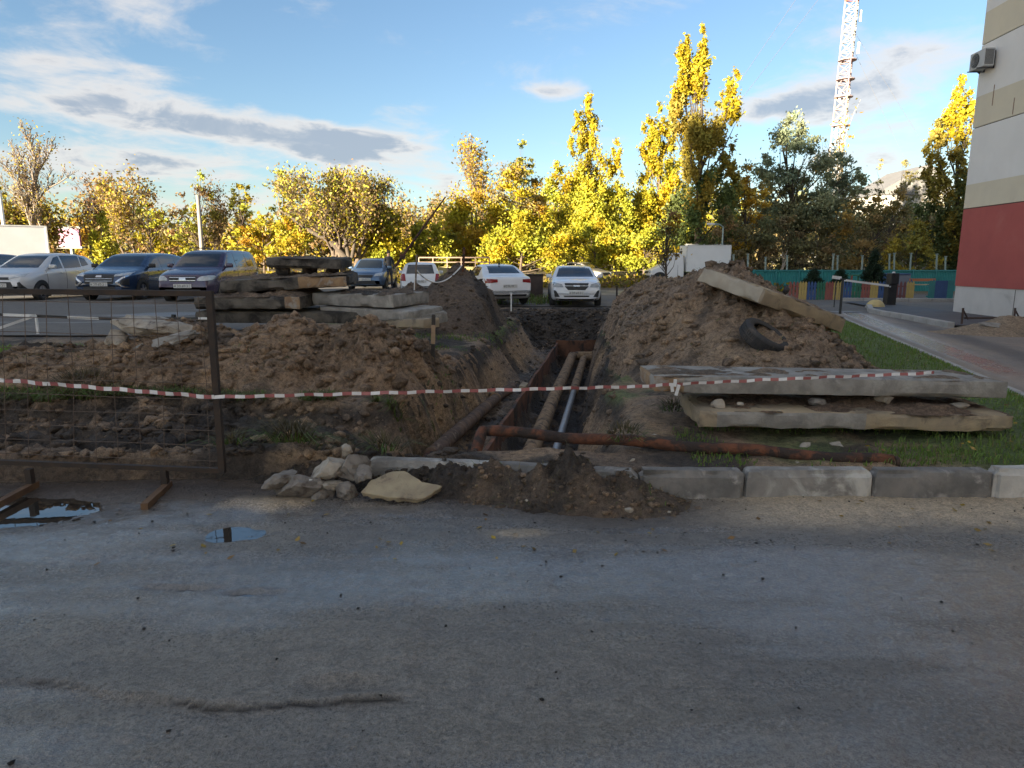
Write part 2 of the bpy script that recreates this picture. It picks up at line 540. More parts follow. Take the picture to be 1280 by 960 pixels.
# ------------------------------------------------------------------ main road
rx = dense_axis([(-140, -30, 10), (-30, -10, 1), (-10, -4.9, .12), (-4.9, 4.9, .018), (4.9, 12, .2), (12, 40, 2), (40, 140, 10)])
rt = dense_axis([(-19, -1, 2), (-1, 1.2, .2), (1.2, 5.1, .0175)])
RX, RT = np.meshgrid(rx, rt)
RY = RT + (kerb_y(RX) - 5.1 + .14) * ss(RT, 2.5, 5.1)
PUD = [(atz(20, 638), .95, .34), (atz(296, 667), .26, .15), (atz(312, 743), .20, .035), (atz(232, 737), .22, .025), (atz(450, 858), .22, .05), (atz(536, 648), .13, .045)]
def road_z(X, Y):
    z = .012 * fbm(X, Y, .7, 3, 101) + .006 * fbm(X, Y, 3.1, 4, 103) + .010 * fbm(X * .8, Y * 1.2, 9, 5, 105, .72) + .006 * (ridged(X * .8, Y * 1.3, 15, 2, 106) - .5)
    # low patch edge running across the left half of the carriageway
    yl = 2.62 + .10 * fbm(X, X * 0, .8, 3, 107) - .05 * X - .05 - .03 * fbm(X, X * 0, 7, 4, 128)
    st = ss(Y - yl, -.010, .010) * ss(X, -4.2, -2.6) * (1 - ss(X, -.55, -.35))
    z = z + st * (.019 + .008 * fbm(X, Y, 5, 3, 108))
    z = z + .009 * (ridged(X * .35, Y, 1.6, 3, 109) - .5) + .011 * fbm(X * .4 + .3 * Y, Y * 2.6, 1.3, 4, 115)
    for c, a, b in PUD:
        d = np.sqrt(((X - c.x) / a) ** 2 + ((Y - c.y) / b) ** 2) + (.35 if b > .1 else .6) * fbm(X, Y, 2.2, 4, 111)
        z = z - (.035 if b > .1 else .03) * (1 - ss(d, .45, 1.35 if b > .1 else 1.8))
    sand = ss(X, .9, 2.4) * ss(Y, kerb_y(X) - .62 + .15 * fbm(X, Y, .9, 3, 117), kerb_y(X) - .18)
    z = z + sand * (.035 + .008 * fbm(X, Y, 6, 4, 113))
    z = z + .03 * np.exp(-((X + 1.9) / .38) ** 2 - ((Y - 5.0) / .16) ** 2) + .018 * np.exp(-((X - .05) / .16) ** 2 - ((Y - 4.42) / .07) ** 2)
    return z
RZ = road_z(RX, RY)
asph = np.broadcast_to(np.array((.182, .176, .168)), RX.shape + (3,)).copy()
lowf = fbm(RX, RY, .45, 4, 121)
asph = mixc(asph, np.array((.125, .122, .119)), ss(lowf, -.05, .5) * .55)
asph = mixc(asph, np.array((.25, .225, .185)), ss(fbm(RX * .5, RY, .9, 4, 123), .05, .6) * .5)
asph = mixc(asph, np.array((.25, .20, .145)), (ss(RX, 1.6, 3.2) * (1 - ss(RY, 3.6, 4.6)) * .7))
sandw = ss(RX, .9, 2.3) * ss(RY, kerb_y(RX) - .75 + .22 * fbm(RX, RY, 1.1, 4, 117), kerb_y(RX) - .35) * (1 - .35 * ss(fbm(RX, RY, 2.4, 4, 119), .1, .6))
asph = mixc(asph, SAND, sandw)
spw = np.exp(-((RX + 1.75) / .62) ** 2 - ((RY - 4.98) / .2) ** 2) * ss(fbm(RX, RY, 3, 4, 127), -.5, .2)
asph = mixc(asph, SAND * 1.05, np.clip(spw * 1.4, 0, 1))
cvr = np.exp(-((RX - .05) / .17) ** 2 - ((RY - 4.42) / .075) ** 2)
asph = mixc(asph, SAND * .8, np.clip(cvr * 1.6, 0, 1) * .8)
yl_ = 2.62 + .10 * fbm(RX, RX * 0, .8, 3, 107) - .05 * RX - .05
crk = np.exp(-((RY - yl_ + .012 + .03 * fbm(RX, RX * 0, 7, 4, 128)) / .010) ** 2) * ss(RX, -4.2, -2.6) * (1 - ss(RX, -.55, -.35)) * ss(fbm(RX, RY, 2.5, 3, 129), -.5, .1)
asph = mixc(asph, np.array((.025, .022, .02)), np.clip(crk * 1.2, 0, 1))
mud = ss(RY, kerb_y(RX) - .85 + .25 * fbm(RX, RY, 1.2, 4, 131), kerb_y(RX) - .1) * (1 - ss(RX, .9, 1.9))
asph = mixc(asph, np.array((.075, .052, .036)), mud * .85)
rou = .33 + .14 * fbm(RX * .6, RY, 1.1, 4, 133) + .2 * sandw - .16 * ss(lowf, .0, .5)
wetp = ss(fbm(RX * .30, RY * 1.9, 1.1, 5, 137), -.22, .30) + .8 * np.exp(-((RX - .6) / 1.3) ** 2 - ((RY - 3.85) / .35) ** 2)
wetp = np.clip(wetp, 0, 1.2) * (1 - .6 * ss(RX, 2.0, 3.2))
rou = rou - .22 * wetp * (1 - sandw)
rou = np.clip(rou, .09, .9)
MAT_ROAD = ground_mat('wet_asphalt', 48, .014, 150, .62, wet=True)
road = link('road', grid_mesh('road', RX, RY, RZ, [MAT_ROAD], {'Col': asph.reshape(-1, 3), 'Rough': rou.reshape(-1)}))
tag(road, kind='structure')

m_, b_, p_, o_ = new_mat('puddle_water')
p_.inputs['Base Color'].default_value = (.035, .030, .024, 1); p_.inputs['Roughness'].default_value = .02
p_.inputs['IOR'].default_value = 2.0
p_.inputs['Specular IOR Level'].default_value = .9
bn_ = b_.n('ShaderNodeBump'); bn_.inputs['Distance'].default_value = .0006
b_.l(b_.noise(b_.n('ShaderNodeTexCoord').outputs['Object'], 9, 2), bn_.inputs['Height']); b_.l(bn_.outputs[0], p_.inputs['Normal'])
MAT_WATER = m_
for i, (c, a, b2) in enumerate(PUD):
    mb = MB()
    mb.addvf([(c.x + 1.5 * a * math.cos(t), c.y + 1.5 * b2 * math.sin(t), -.013) for t in np.linspace(0, 2 * math.pi, 40, endpoint=False)], [tuple(range(40))])
    tag(mb.build('puddle_water', MAT_WATER), kind='structure')

# ------------------------------------------------------------------ lofted sheets (parking lot, side road, far lot)
def loft_sheet(name, L, R, nu, nv, off, mat, colfn, rough, noise_amp=.008):
    L = np.array(L, float); R = np.array(R, float)
    s = np.linspace(0, len(L) - 1, nv)
    lx = np.interp(s, range(len(L)), L[:, 0]); ly = np.interp(s, range(len(L)), L[:, 1])
    qx = np.interp(s, range(len(R)), R[:, 0]); qy = np.interp(s, range(len(R)), R[:, 1])
    u = np.linspace(0, 1, nu)[None, :]
    X = lx[:, None] * (1 - u) + qx[:, None] * u; Y = ly[:, None] * (1 - u) + qy[:, None] * u
    ed = .09 * fbm(X, Y, 1.3, 4, 141)
    X = X + ed * (np.minimum(u, 1 - u) < .02)
    Z = base_z(X, Y) + off + noise_amp * fbm(X, Y, 1.5, 4, 143)
    c, r = colfn(X, Y)
    o = link(name, grid_mesh(name, X, Y, Z, [mat], {'Col': c.reshape(-1, 3), 'Rough': r.reshape(-1)}))
    return tag(o, kind='structure')

def lot_cols(X, Y):
    c = np.broadcast_to(np.array((.135, .122, .106)), X.shape + (3,)).copy()
    c = mixc(c, np.array((.19, .16, .13)), ss(fbm(X * .5, Y, .6, 5, 151), -.1, .5) * .8)
    r = .95 - .55 * ss(fbm(X * .25, Y, .7, 4, 153), .25, .5)
    return c, np.clip(r, .14, .9)
MAT_LOT = ground_mat('parking_asphalt', 14, .006, 90, .35, wet=True)
loft_sheet('parking_lot', [(-42, 12.4), (-42, 34)], [(-5.6, 12.4), (-3.0, 34)], 160, 140, .03, MAT_LOT, lot_cols, .5)
loft_sheet('back_road', [(-3.05, 24.2), (-3.05, 37.5)], [(34, 24.2), (34, 37.5)], 120, 60, .03, MAT_LOT, lot_cols, .5)
def side_cols(X, Y):
    c = np.broadcast_to(np.array((.20, .175, .15)), X.shape + (3,)).copy()
    c = mixc(c, np.array((.27, .22, .17)), ss(fbm(X, Y * .3, .9, 4, 161), -.2, .5) * .8)
    edge = X - side_edge(Y)
    wet = ss(edge, .35, .6) * (1 - ss(edge, .95, 1.4)) * ss(Y, 8, 12) + ss(edge, .05, .12) * (1 - ss(edge, .18, .3)) * ss(fbm(X, Y, .8, 3, 163), -.3, .1)
    c = mixc(c, np.array((.060, .058, .058)), np.clip(ss(np.abs(edge - 1.9), .5, .1) * .6, 0, 1))
    r = .72 - .50 * np.clip(wet, 0, 1) + .06 * fbm(X, Y, 2, 3, 165)
    return c, np.clip(r, .12, .9)
YY = [4.6, 6, 9, 14, 19.5, 24.4]
loft_sheet('side_road', [(float(side_edge(y)) + .06, y) for y in YY], [(14.6, 4.6), (14.6, 6), (14.6, 9), (14.4, 14), (13.2, 18.9), (13.6, 24.4)], 90, 200, .02, MAT_LOT, side_cols, .5)

# ================================================================== HEAPS OF EARTH
def heap(name, x0, x1, y0, y1, step, hfn, colfn, label, cat, group=None, mat=None, rough=.9):
    X, Y = np.meshgrid(np.arange(x0, x1, step), np.arange(y0, y1, step))
    h = hfn(X, Y)
    g0 = ground_z(X, Y)
    Z = g0 + h
    keepv = h > -.03
    Z = np.where(keepv, Z, g0 - .08)
    kv = keepv
    keep = kv[:-1, :-1] | kv[1:, :-1] | kv[:-1, 1:] | kv[1:, 1:]
    c = colfn(X, Y, h)
    # closed underside so that the heap is a solid body
    o = link(name, grid_mesh(name, X, Y, Z, [mat or MAT_SOIL], {'Col': c.reshape(-1, 3), 'Rough': np.full(X.size, rough)}, keep=keep.reshape(-1)))
    tag(o, label, cat, group)
    return o

def rough_soil(X, Y, a=1.0, seed=200):
    lumps = np.maximum(0, fbm(X, Y, 6.0, 3, seed + 21)) ** 1.3
    k = .30 + 1.25 * ss(fbm(X, Y, .85, 3, seed + 31), -.25, .45)
    return a * (.11 * fbm(X, Y, 1.3, 5, seed, .62) + k * (.12 * (ridged(X, Y, 3.4, 5, seed + 5) - .55) + .085 * fbm(X, Y, 9, 4, seed + 9, .75) + .16 * lumps) + .045 * fbm(X, Y * .4, 5.5, 3, seed + 41))

def cone(d, h, k=1.0):
    """soft-topped cone of height h; d = 1 at the foot"""
    return h * (1 - np.sqrt(d * d + .012) ) / (1 - math.sqrt(.012))

def h_right(X, Y):
    near = cone(np.sqrt(((X - 3.45) / 2.1) ** 2 + (np.where(Y < 11.4, (Y - 11.4) / 3.9, (Y - 11.4) / 6)) ** 2), 1.55)
    cx = XR(Y) + 1.15
    rid = 1.26 * (1 - np.sqrt(((X - cx) / 1.6) ** 2 + .02)) - 1.0 * ss(Y, 19.6, 22.5) - 1.6 * ss(Y, 10.6, 8.4)
    h = np.maximum(near, rid)
    h = h + rough_soil(X, Y, .9, 210) * ss(h, -.3, .5)
    h = h * ss(X - XR(Y), -.12, .18) - .3 * ss(XR(Y) - X, .0, .2)
    h = np.where(Y < 7.35, h - .6 * (7.35 - Y), h)
    return h
def c_right(X, Y, h):
    c = soil_col(X, Y, .06, .22, 220)
    c = mixc(c, np.array((.33, .235, .155)), np.full(X.shape, .55))
    c = mixc(c, np.array((.42, .30, .19)), ss(fbm(X, Y, .7, 3, 227), .1, .5) * .5)
    return mixc(c, DARK * 1.5, ss(fbm(X, Y, 2.2, 5, 225), .12, .5) * .75)
heap('soil_heap', 1.0, 6.2, 6.7, 23.0, .036, h_right, c_right, 'large light brown soil heap right of the trench with a tyre on it', 'soil heap', 'heaps of dug earth beside the trench')

def h_left(X, Y):
    a = np.maximum(cone(np.sqrt(((X + 3.25) / 1.7) ** 2 + ((Y - 9.75) / 1.85) ** 2), .74), cone(np.sqrt(((X + 2.0) / 1.45) ** 2 + ((Y - 9.7) / 1.8) ** 2), .70))
    b = cone(np.sqrt(((X + 4.75) / 1.7) ** 2 + ((Y - 9.7) / 1.7) ** 2), .62)
    c = cone(np.sqrt(((X + 6.4) / 1.5) ** 2 + ((Y - 9.2) / 1.3) ** 2), .42)
    k = 9.0
    h = np.log(np.exp(k * a) + np.exp(k * b) + np.exp(k * c)) / k
    h = h + rough_soil(X, Y, 1.0, 230) * ss(h, -.3, .35)
    h = h * ss(XL(Y) - X, -.05, .35) * ss(Y, 8.05, 8.5) - .2 * ss(8.2 - Y, 0, .2)
    return h
def c_left(X, Y, h):
    c = soil_col(X, Y, .30, .4, 240)
    c = mixc(c, np.array((.33, .215, .125)), ss(fbm(X, Y, .8, 3, 243), -.3, .3) * .6)
    return c
heap('soil_heap', -8.0, -.6, 7.9, 12.2, .03, h_left, c_left, 'low brown soil heap left of the trench in front of the slab stacks', 'soil heap', 'heaps of dug earth beside the trench')

def h_back(X, Y):
    a = cone(np.sqrt(((X + 1.35) / 1.75) ** 2 + ((Y - 17.2) / 2.6) ** 2), 1.42)
    b = cone(np.sqrt(((X + 2.4) / 1.2) ** 2 + ((Y - 16.8) / 1.7) ** 2), 1.05)
    h = np.maximum(a, b)
    h = h + rough_soil(X, Y, .9, 250) * ss(h, -.3, .4)
    return h * ss(XL(Y) - X, .0, .4) - .3 * ss(X - XL(Y), 0, .2)
def c_back(X, Y, h):
    c = soil_col(X, Y, .40, .15, 260)
    return mixc(c, np.array((.050, .039, .032)), np.full(X.shape, .6))
heap('soil_heap', -4.2, .8, 13.9, 20.5, .045, h_back, c_back, 'dark brown soil heap behind the slab stacks under the white cord', 'soil heap', 'heaps of dug earth beside the trench')

def h_spill(X, Y):
    ky_ = kerb_y(X)
    yc = ky_ - .05
    h = .17 * np.exp(-((X - .68) / .56) ** 2 - ((Y - yc) / .30) ** 2) + .19 * np.exp(-((X - .1) / .7) ** 2 - ((Y - yc + .02) / .24) ** 2) \
        + .14 * np.exp(-((X + .75) / .5) ** 2 - ((Y - yc + .05) / .25) ** 2) + .16 * np.exp(-((X + 1.6) / .5) ** 2 - ((Y - yc - .15) / .25) ** 2)
    h = h * (1 + 1.0 * fbm(X, Y, 4.0, 5, 270, .7)) + .05 * (ridged(X, Y, 6, 4, 273) - .5) * ss(h, .02, .1)
    return h
X_, Y_ = np.meshgrid(np.arange(-3.0, 2.3, .026), np.arange(4.3, 6.3, .026))
h_ = h_spill(X_, Y_)
under = np.where(Y_ < kerb_y(X_) + .05, 0.0, .02)
Z_ = under + h_ - .035
kv = h_ > .028
kp = kv[:-1, :-1] | kv[1:, :-1] | kv[:-1, 1:] | kv[1:, 1:]
c_ = mixc(soil_col(X_, Y_, .62, .25, 280), DARK, np.full(X_.shape, .62))
o = link('soil_spill', grid_mesh('soil_spill', X_, Y_, Z_, [MAT_SOIL], {'Col': c_.reshape(-1, 3), 'Rough': np.full(X_.size, .85)}, keep=kp.reshape(-1)))
tag(o, 'dark earth spilled over the kerb onto the road at the trench mouth', 'soil heap')

def h_bldg(X, Y):
    return .34 * np.exp(-((X - 12.6) / 1.3) ** 2 - ((Y - 17.3) / .7) ** 2) * (1 + .6 * fbm(X, Y, 1.5, 4, 290)) + .22 * np.exp(-((X - 14.2) / 1.5) ** 2 - ((Y - 17.2) / .8) ** 2) - .03
heap('soil_heap', 9.8, 15.4, 15.4, 19.2, .09, h_bldg, lambda X, Y, h: mixc(soil_col(X, Y, .1, .2, 292), SAND * .8, np.full(X.shape, .5)),
     'low sandy soil heap with rubble at the foot of the building', 'soil heap', 'heaps of dug earth beside the trench')

# ------------------------------------------------------------------ clods of earth and small stones (nobody could count them)
ICO_V = None
def ico(sub):
    bm = bmesh.new(); bmesh.ops.create_icosphere(bm, subdivisions=sub, radius=1.0)
    bm.verts.index_update()
    v = np.array([p.co for p in bm.verts]); f = np.array([[q.index for q in p.verts] for p in bm.faces]); bm.free()
    return v, f
ICO1 = ico(1); ICO2 = ico(2)

def scatter(name, P, size, colr, mat, flat=.75, seed=3, jit=.5):
    r = np.random.default_rng(seed)
    n = len(P); v0, f0 = ICO1
    V = v0[None] * (1 + jit * (r.random((n, len(v0), 1)) - .5) * 2)
    a = r.random(n) * 6.283; ca, sa = np.cos(a)[:, None], np.sin(a)[:, None]
    V = V * size[:, None, None] * np.stack([.7 + .7 * r.random(n), .7 + .7 * r.random(n), flat * (.7 + .5 * r.random(n))], 1)[:, None, :]
    x = V[..., 0] * ca - V[..., 1] * sa; y = V[..., 0] * sa + V[..., 1] * ca
    V = np.stack([x, y, V[..., 2]], -1) + P[:, None, :]
    F = f0[None] + (np.arange(n) * len(v0))[:, None, None]
    C = np.repeat(colr[:, None, :], len(v0), 1)
    me = raw_mesh(name, V.reshape(-1, 3), F.reshape(-1, 3), [mat], False, attrs={'Col': C.reshape(-1, 3), 'Rough': np.full(n * len(v0), .9)})
    return link(name, me)

def pts_on(n, x0, x1, y0, y1, zfn, rej=None, seed=1):
    r = np.random.default_rng(seed)
    X = x0 + (x1 - x0) * r.random(n); Y = y0 + (y1 - y0) * r.random(n)
    if rej is not None:
        k = rej(X, Y, r); X, Y = X[k], Y[k]
    return X, Y, zfn(X, Y)

PX, PS, PC = [], [], []
def add_clods(n, x0, x1, y0, y1, zfn, colfn, smin, smax, seed, rej=None):
    r = np.random.default_rng(seed + 77)
    X, Y, Z = pts_on(n, x0, x1, y0, y1, zfn, rej, seed)
    s = smin + (smax - smin) * r.random(len(X)) ** 3.6
    PX.append(np.stack([X, Y, Z + s * .1], 1)); PS.append(s)
    c = colfn(X[None], Y[None])[0] * (.7 + .6 * r.random((len(X), 1)))
    PC.append(c)
ground_f = lambda X, Y: ground_z(X[None], Y[None])[0]
add_clods(3600, 1.1, 6.0, 6.9, 16, lambda X, Y: ground_f(X, Y) + np.maximum(h_right(X[None], Y[None])[0], -.02), lambda X, Y: c_right(X, Y, None), .009, .10, 1, lambda X, Y, r: h_right(X[None], Y[None])[0] > .02)
add_clods(900, 2.0, 6.0, 16, 22, lambda X, Y: ground_f(X, Y) + np.maximum(h_right(X[None], Y[None])[0], -.02), lambda X, Y: c_right(X, Y, None), .02, .07, 2, lambda X, Y, r: h_right(X[None], Y[None])[0] > .02)
add_clods(3600, -7.5, -.8, 8.1, 11.5, lambda X, Y: ground_f(X, Y) + np.maximum(h_left(X[None], Y[None])[0], 0), lambda X, Y: c_left(X, Y, None), .009, .10, 3, lambda X, Y, r: h_left(X[None], Y[None])[0] > .0)
add_clods(1500, -4, .5, 14.3, 20, lambda X, Y: ground_f(X, Y) + np.maximum(h_back(X[None], Y[None])[0], 0), lambda X, Y: c_back(X, Y, None), .012, .06, 4, lambda X, Y, r: h_back(X[None], Y[None])[0] > .0)
add_clods(4200, -7.0, -.3, 5.6, 7.95, ground_f, lambda X, Y: soil_col(X, Y, .55, .4, 50), .008, .07, 5)
add_clods(3400, -1.2, 2.8, 6.4, 21.5, ground_f, lambda X, Y: soil_col(X, Y, .6, .25, 50), .008, .06, 6, lambda X, Y, r: (X > XL(Y)) & (X < XR(Y)))
add_clods(1300, -.4, 3.6, 19.8, 23.0, ground_f, lambda X, Y: mixc(soil_col(X, Y, .7, .1, 50), DARK, np.full(X.shape, .6)), .02, .10, 8)
def spill_z(X, Y):
    return np.where(Y < kerb_y(X) + .05, 0.0, .02) + h_spill(X, Y) - .035
add_clods(3600, -2.4, 1.9, 4.4, 5.9, spill_z, lambda X, Y: soil_col(X, Y, .6, .3, 280), .004, .03, 7, lambda X, Y, r: h_spill(X, Y) > .03)
o = scatter('soil_clods', np.concatenate(PX), np.concatenate(PS), np.concatenate(PC), MAT_SOIL)
tag(o, 'loose clods of dark and brown earth strewn over pits and heaps', 'soil', kind='stuff')
# crumbs of earth and stones on the carriageway
r = np.random.default_rng(99)
n = 900
X = -4 + 8 * r.random(n); Y = 1.5 + 3.7 * r.random(n) ** .45
s = .0022 + .0085 * r.random(n) ** 7
o = scatter('road_debris', np.stack([X, Y, road_z(X, Y) + s * .4], 1), s, np.repeat(np.array([[.03, .027, .025]]), n, 0) * (.6 + 1.5 * r.random((n, 1)) ** 3), MAT_SOIL, seed=5)
tag(o, 'tiny dark stones and crumbs of earth lying on the road', 'debris', kind='stuff')

# ================================================================== GRASS
def leaf_mat(name, rough=.6, trans=.35):
    m, b, p, out = new_mat(name)
    a = b.n('ShaderNodeAttribute', attribute_name='Col')
    b.l(a.outputs['Color'], p.inputs['Base Color'])
    p.inputs['Roughness'].default_value = rough
    p.inputs['Specular IOR Level'].default_value = .25
    tr = b.n('ShaderNodeBsdfTranslucent'); b.l(a.outputs['Color'], tr.inputs[0])
    mx = b.n('ShaderNodeMixShader'); mx.inputs[0].default_value = trans
    b.l(p.outputs[0], mx.inputs[1]); b.l(tr.outputs[0], mx.inputs[2]); b.l(mx.outputs[0], out.inputs[0])
    return m
MAT_GRASS = leaf_mat('grass_blade', .6, .3)
MAT_LEAF = leaf_mat('leaf', .55, .35)

def blades(P, h, lean, colr, seed, wid=.006):
    """curved two-segment blades; returns verts, faces, colours"""
    r = np.random.default_rng(seed); n = len(P)
    a = r.random(n) * 6.283; d = np.stack([np.cos(a), np.sin(a), 0 * a], 1)
    s = np.stack([-np.sin(a), np.cos(a), 0 * a], 1) * (wid * (.6 + .8 * r.random((n, 1))))
    h = h * (.5 + .8 * r.random(n)); ln = lean * (.3 + 1.2 * r.random(n))
    up = np.array([[0, 0, 1.0]])
    m1 = P + up * (h * .6)[:, None] + d * (h * ln * .35)[:, None]
    tp = P + up * (h * (1 - .35 * np.minimum(ln, 2)))[:, None] + d * (h * ln)[:, None]
    V = np.stack([P - s, P + s, m1 + s * .7, m1 - s * .7, tp], 1)
    b = (np.arange(n) * 5)[:, None]
    F = np.concatenate([b + np.array([[0, 1, 2]]), b + np.array([[0, 2, 3]]), b + np.array([[3, 2, 4]])], 0)
    C = np.repeat(colr[:, None, :], 5, 1)
    return V.reshape(-1, 3), F, C.reshape(-1, 3)

def grass_obj(name, specs, label):
    Vs, Fs, Cs = [], [], []; off = 0
    for V, F, C in specs:
        Vs.append(V); Fs.append(F + off); Cs.append(C); off += len(V)
    o = link(name, raw_mesh(name, np.concatenate(Vs), np.concatenate(Fs), [MAT_GRASS], False, attrs={'Col': np.concatenate(Cs)}))
    return tag(o, label, 'grass', kind='stuff')

def gcol(n, seed, dry=.2):
    r = np.random.default_rng(seed)
    c = np.array([[.165, .25, .055]]) * (.6 + .9 * r.random((n, 1)))
    k = r.random(n) < dry
    c[k] = np.array([.20, .16, .07]) * (.5 + .8 * r.random((k.sum(), 1)))
    return c

def lawn(n, x0, x1, y0, y1, seed, rej, h=.07, dry=.12, wid=.006, lean=.6):
    X, Y, Z = pts_on(n, x0, x1, y0, y1, ground_f, rej, seed)
    return blades(np.stack([X, Y, Z - .01], 1), np.full(len(X), h), lean, gcol(len(X), seed, dry), seed, wid)
def keep_right(X, Y, r):
    e = side_edge(Y)
    return (X < e - .12) & (Y > kerb_y(X) + .22) & (fbm(X, Y, 1.1, 3, 301) + .9 * ss(X, 2.6, 4.6) > .05 + .5 * r.random(len(X))) & (h_right(X[None], Y[None])[0] < .03)
def keep_strip(X, Y, r):
    return (Y > kerb_y(X) + .2) & (fbm(X, Y, 1.8, 3, 303) > .0 + .4 * (r.random(len(X)) - .5))
def keep_left(X, Y, r):
    return (h_left(X[None], Y[None])[0] < .06) & (Y > 8.05)
def keep_bank(X, Y, r):
    e = XL(Y)
    return (X < e + .25) & (fbm(X, Y, 1.2, 3, 305) > .1) & (h_left(X[None], Y[None])[0] < .05) & (h_back(X[None], Y[None])[0] < .05)
grass_obj('lawn_grass', [lawn(34000, 2.6, 9.6, 5.3, 19, 11, keep_right, .075, .10, .007), lawn(6000, 1.5, 4.5, 5.25, 7.0, 12, keep_strip, .06, .25, .005)], 'short green grass between kerb, slabs and side road')
def hang(n, seed):
    r = np.random.default_rng(seed)
    X = -7.5 + 6.6 * r.random(n)
    clump = fbm(X, X * 0, 2.2, 3, 311) > -.12
    X = X[clump]
    edge = 7.95 + .28 * fbm(X, X * 0 + 1.1, .9, 4, 31) + .12 * fbm(X, X * 0 + 4, 4, 3, 33)
    Y = edge + .02 + .22 * r.random(len(X)) ** 2
    Z = ground_f(X, Y)
    P = np.stack([X, Y, Z], 1)
    V, F, C = blades(P, np.full(len(X), .13), 1.9, gcol(len(X), seed, .6) * .7, seed, .005)
    return V, F, C
grass_obj('bank_grass', [hang(5200, 21), lawn(14000, -9, -4.9, 8.0, 11.2, 22, keep_left, .12, .2, .008), lawn(9000, -2.2, .6, 8.6, 19, 23, keep_bank, .07, .4, .007)], 'green and withered grass along the top of the dug bank')
def tufts(cs, seed):
    out = []
    for i, (x, y, z, rad, n, hh) in enumerate(cs):
        r = np.random.default_rng(seed + i)
        a = r.random(n) * 6.283; q = rad * np.sqrt(r.random(n))
        P = np.stack([x + q * np.cos(a), y + .7 * q * np.sin(a), np.full(n, z)], 1)
        P[:, 2] = ground_f(P[:, 0], P[:, 1]) + (rad * .5) * (1 - (q / rad) ** 2) + z
        out.append(blades(P, np.full(n, hh), 1.9, gcol(n, seed + i, .78) * .6, seed + i, .004))
    return out
TUFT = [(-1.95, 5.85, .05, .24, 420, .16), (-1.1, 5.7, .05, .14, 160, .12), (-2.55, 6.0, .03, .16, 140, .12), (.95, 5.55, .18, .16, 160, .08), (-.98, 8.6, .02, .2, 240, .12),
        (-1.2, 8.3, .0, .16, 160, .12), (1.75, 7.2, .03, .14, 200, .10), (-2.9, 9.0, .3, .1, 120, .1), (-5.3, 8.3, .05, .4, 380, .12), (4.4, 9.0, .15, .2, 200, .1)]
grass_obj('grass_tufts', tufts(TUFT, 41), 'torn up tufts of withered grass in the dug earth')

r = np.random.default_rng(77)
n = 900
X = -2.2 + 4.0 * r.random(n); Y = 4.45 + 1.1 * r.random(n)
k = h_spill(X, Y) > .04; X, Y = X[k], Y[k]
P = np.stack([X, Y, spill_z(X, Y)], 1)
grass_obj('root_tangle', [blades(P, np.full(len(X), .06), 2.6, gcol(len(X), 78, .9) * .8, 79, .0028)], 'dry roots and stalks sticking out of the earth spilled over the kerb')
n = 2600
X = 1.4 + 4.4 * r.random(n); Y = 7.4 + 6 * r.random(n)
k = (h_right(X[None], Y[None])[0] > .1) & (fbm(X, Y, 1.1, 3, 91) > .05); X, Y = X[k], Y[k]
P = np.stack([X, Y, ground_f(X, Y) + h_right(X[None], Y[None])[0]], 1)
X2 = -6.5 + 5.4 * r.random(n); Y2 = 8.2 + 2.6 * r.random(n)
k = (h_left(X2[None], Y2[None])[0] > .08) & (fbm(X2, Y2, 1.2, 3, 93) > .1); X2, Y2 = X2[k], Y2[k]
P2 = np.stack([X2, Y2, ground_f(X2, Y2) + h_left(X2[None], Y2[None])[0]], 1)
P = np.concatenate([P, P2])
grass_obj('root_tangle', [blades(P, np.full(len(P), .07), 2.4, gcol(len(P), 80, .85) * .75, 81, .0035)], 'dry roots and stalks poking out of the soil heaps')

# fallen yellow leaves on the lawn, the heaps' feet and the road edge
r = np.random.default_rng(131)
n = 420
X = 2.4 + 7 * r.random(n); Y = 5.3 + 9 * r.random(n)
k = (X < side_edge(Y) - .15) & (h_right(X[None], Y[None])[0] < .05); X, Y = X[k], Y[k]
Z = ground_f(X, Y) + .045
n2 = 60
X2 = -3 + 7 * r.random(n2); Y2 = 3.9 + 1.1 * r.random(n2)
P = np.concatenate([np.stack([X, Y, Z], 1), np.stack([X2, Y2, road_z(X2, Y2) + .008], 1)])
n = len(P)
a = r.random(n) * 6.283; s = .012 + .018 * r.random(n)
u = np.stack([np.cos(a), np.sin(a), .25 * r.normal(size=n)], 1) * s[:, None]; v = np.stack([-np.sin(a), np.cos(a), .25 * r.normal(size=n)], 1) * s[:, None] * .6
V = np.stack([P - u, P - v, P + u, P + v], 1).reshape(-1, 3)
C = np.array([(.45, .32, .05), (.36, .25, .08), (.25, .15, .06)])[r.integers(0, 3, n)] * (.6 + .6 * r.random((n, 1)))
tag(link('fallen_leaves', raw_mesh('fallen_leaves', V, np.arange(n * 4).reshape(n, 4), [MAT_GRASS], False, attrs={'Col': np.repeat(C, 4, 0)})), 'small yellow and brown leaves fallen on the grass and road edge', 'leaves', kind='stuff')
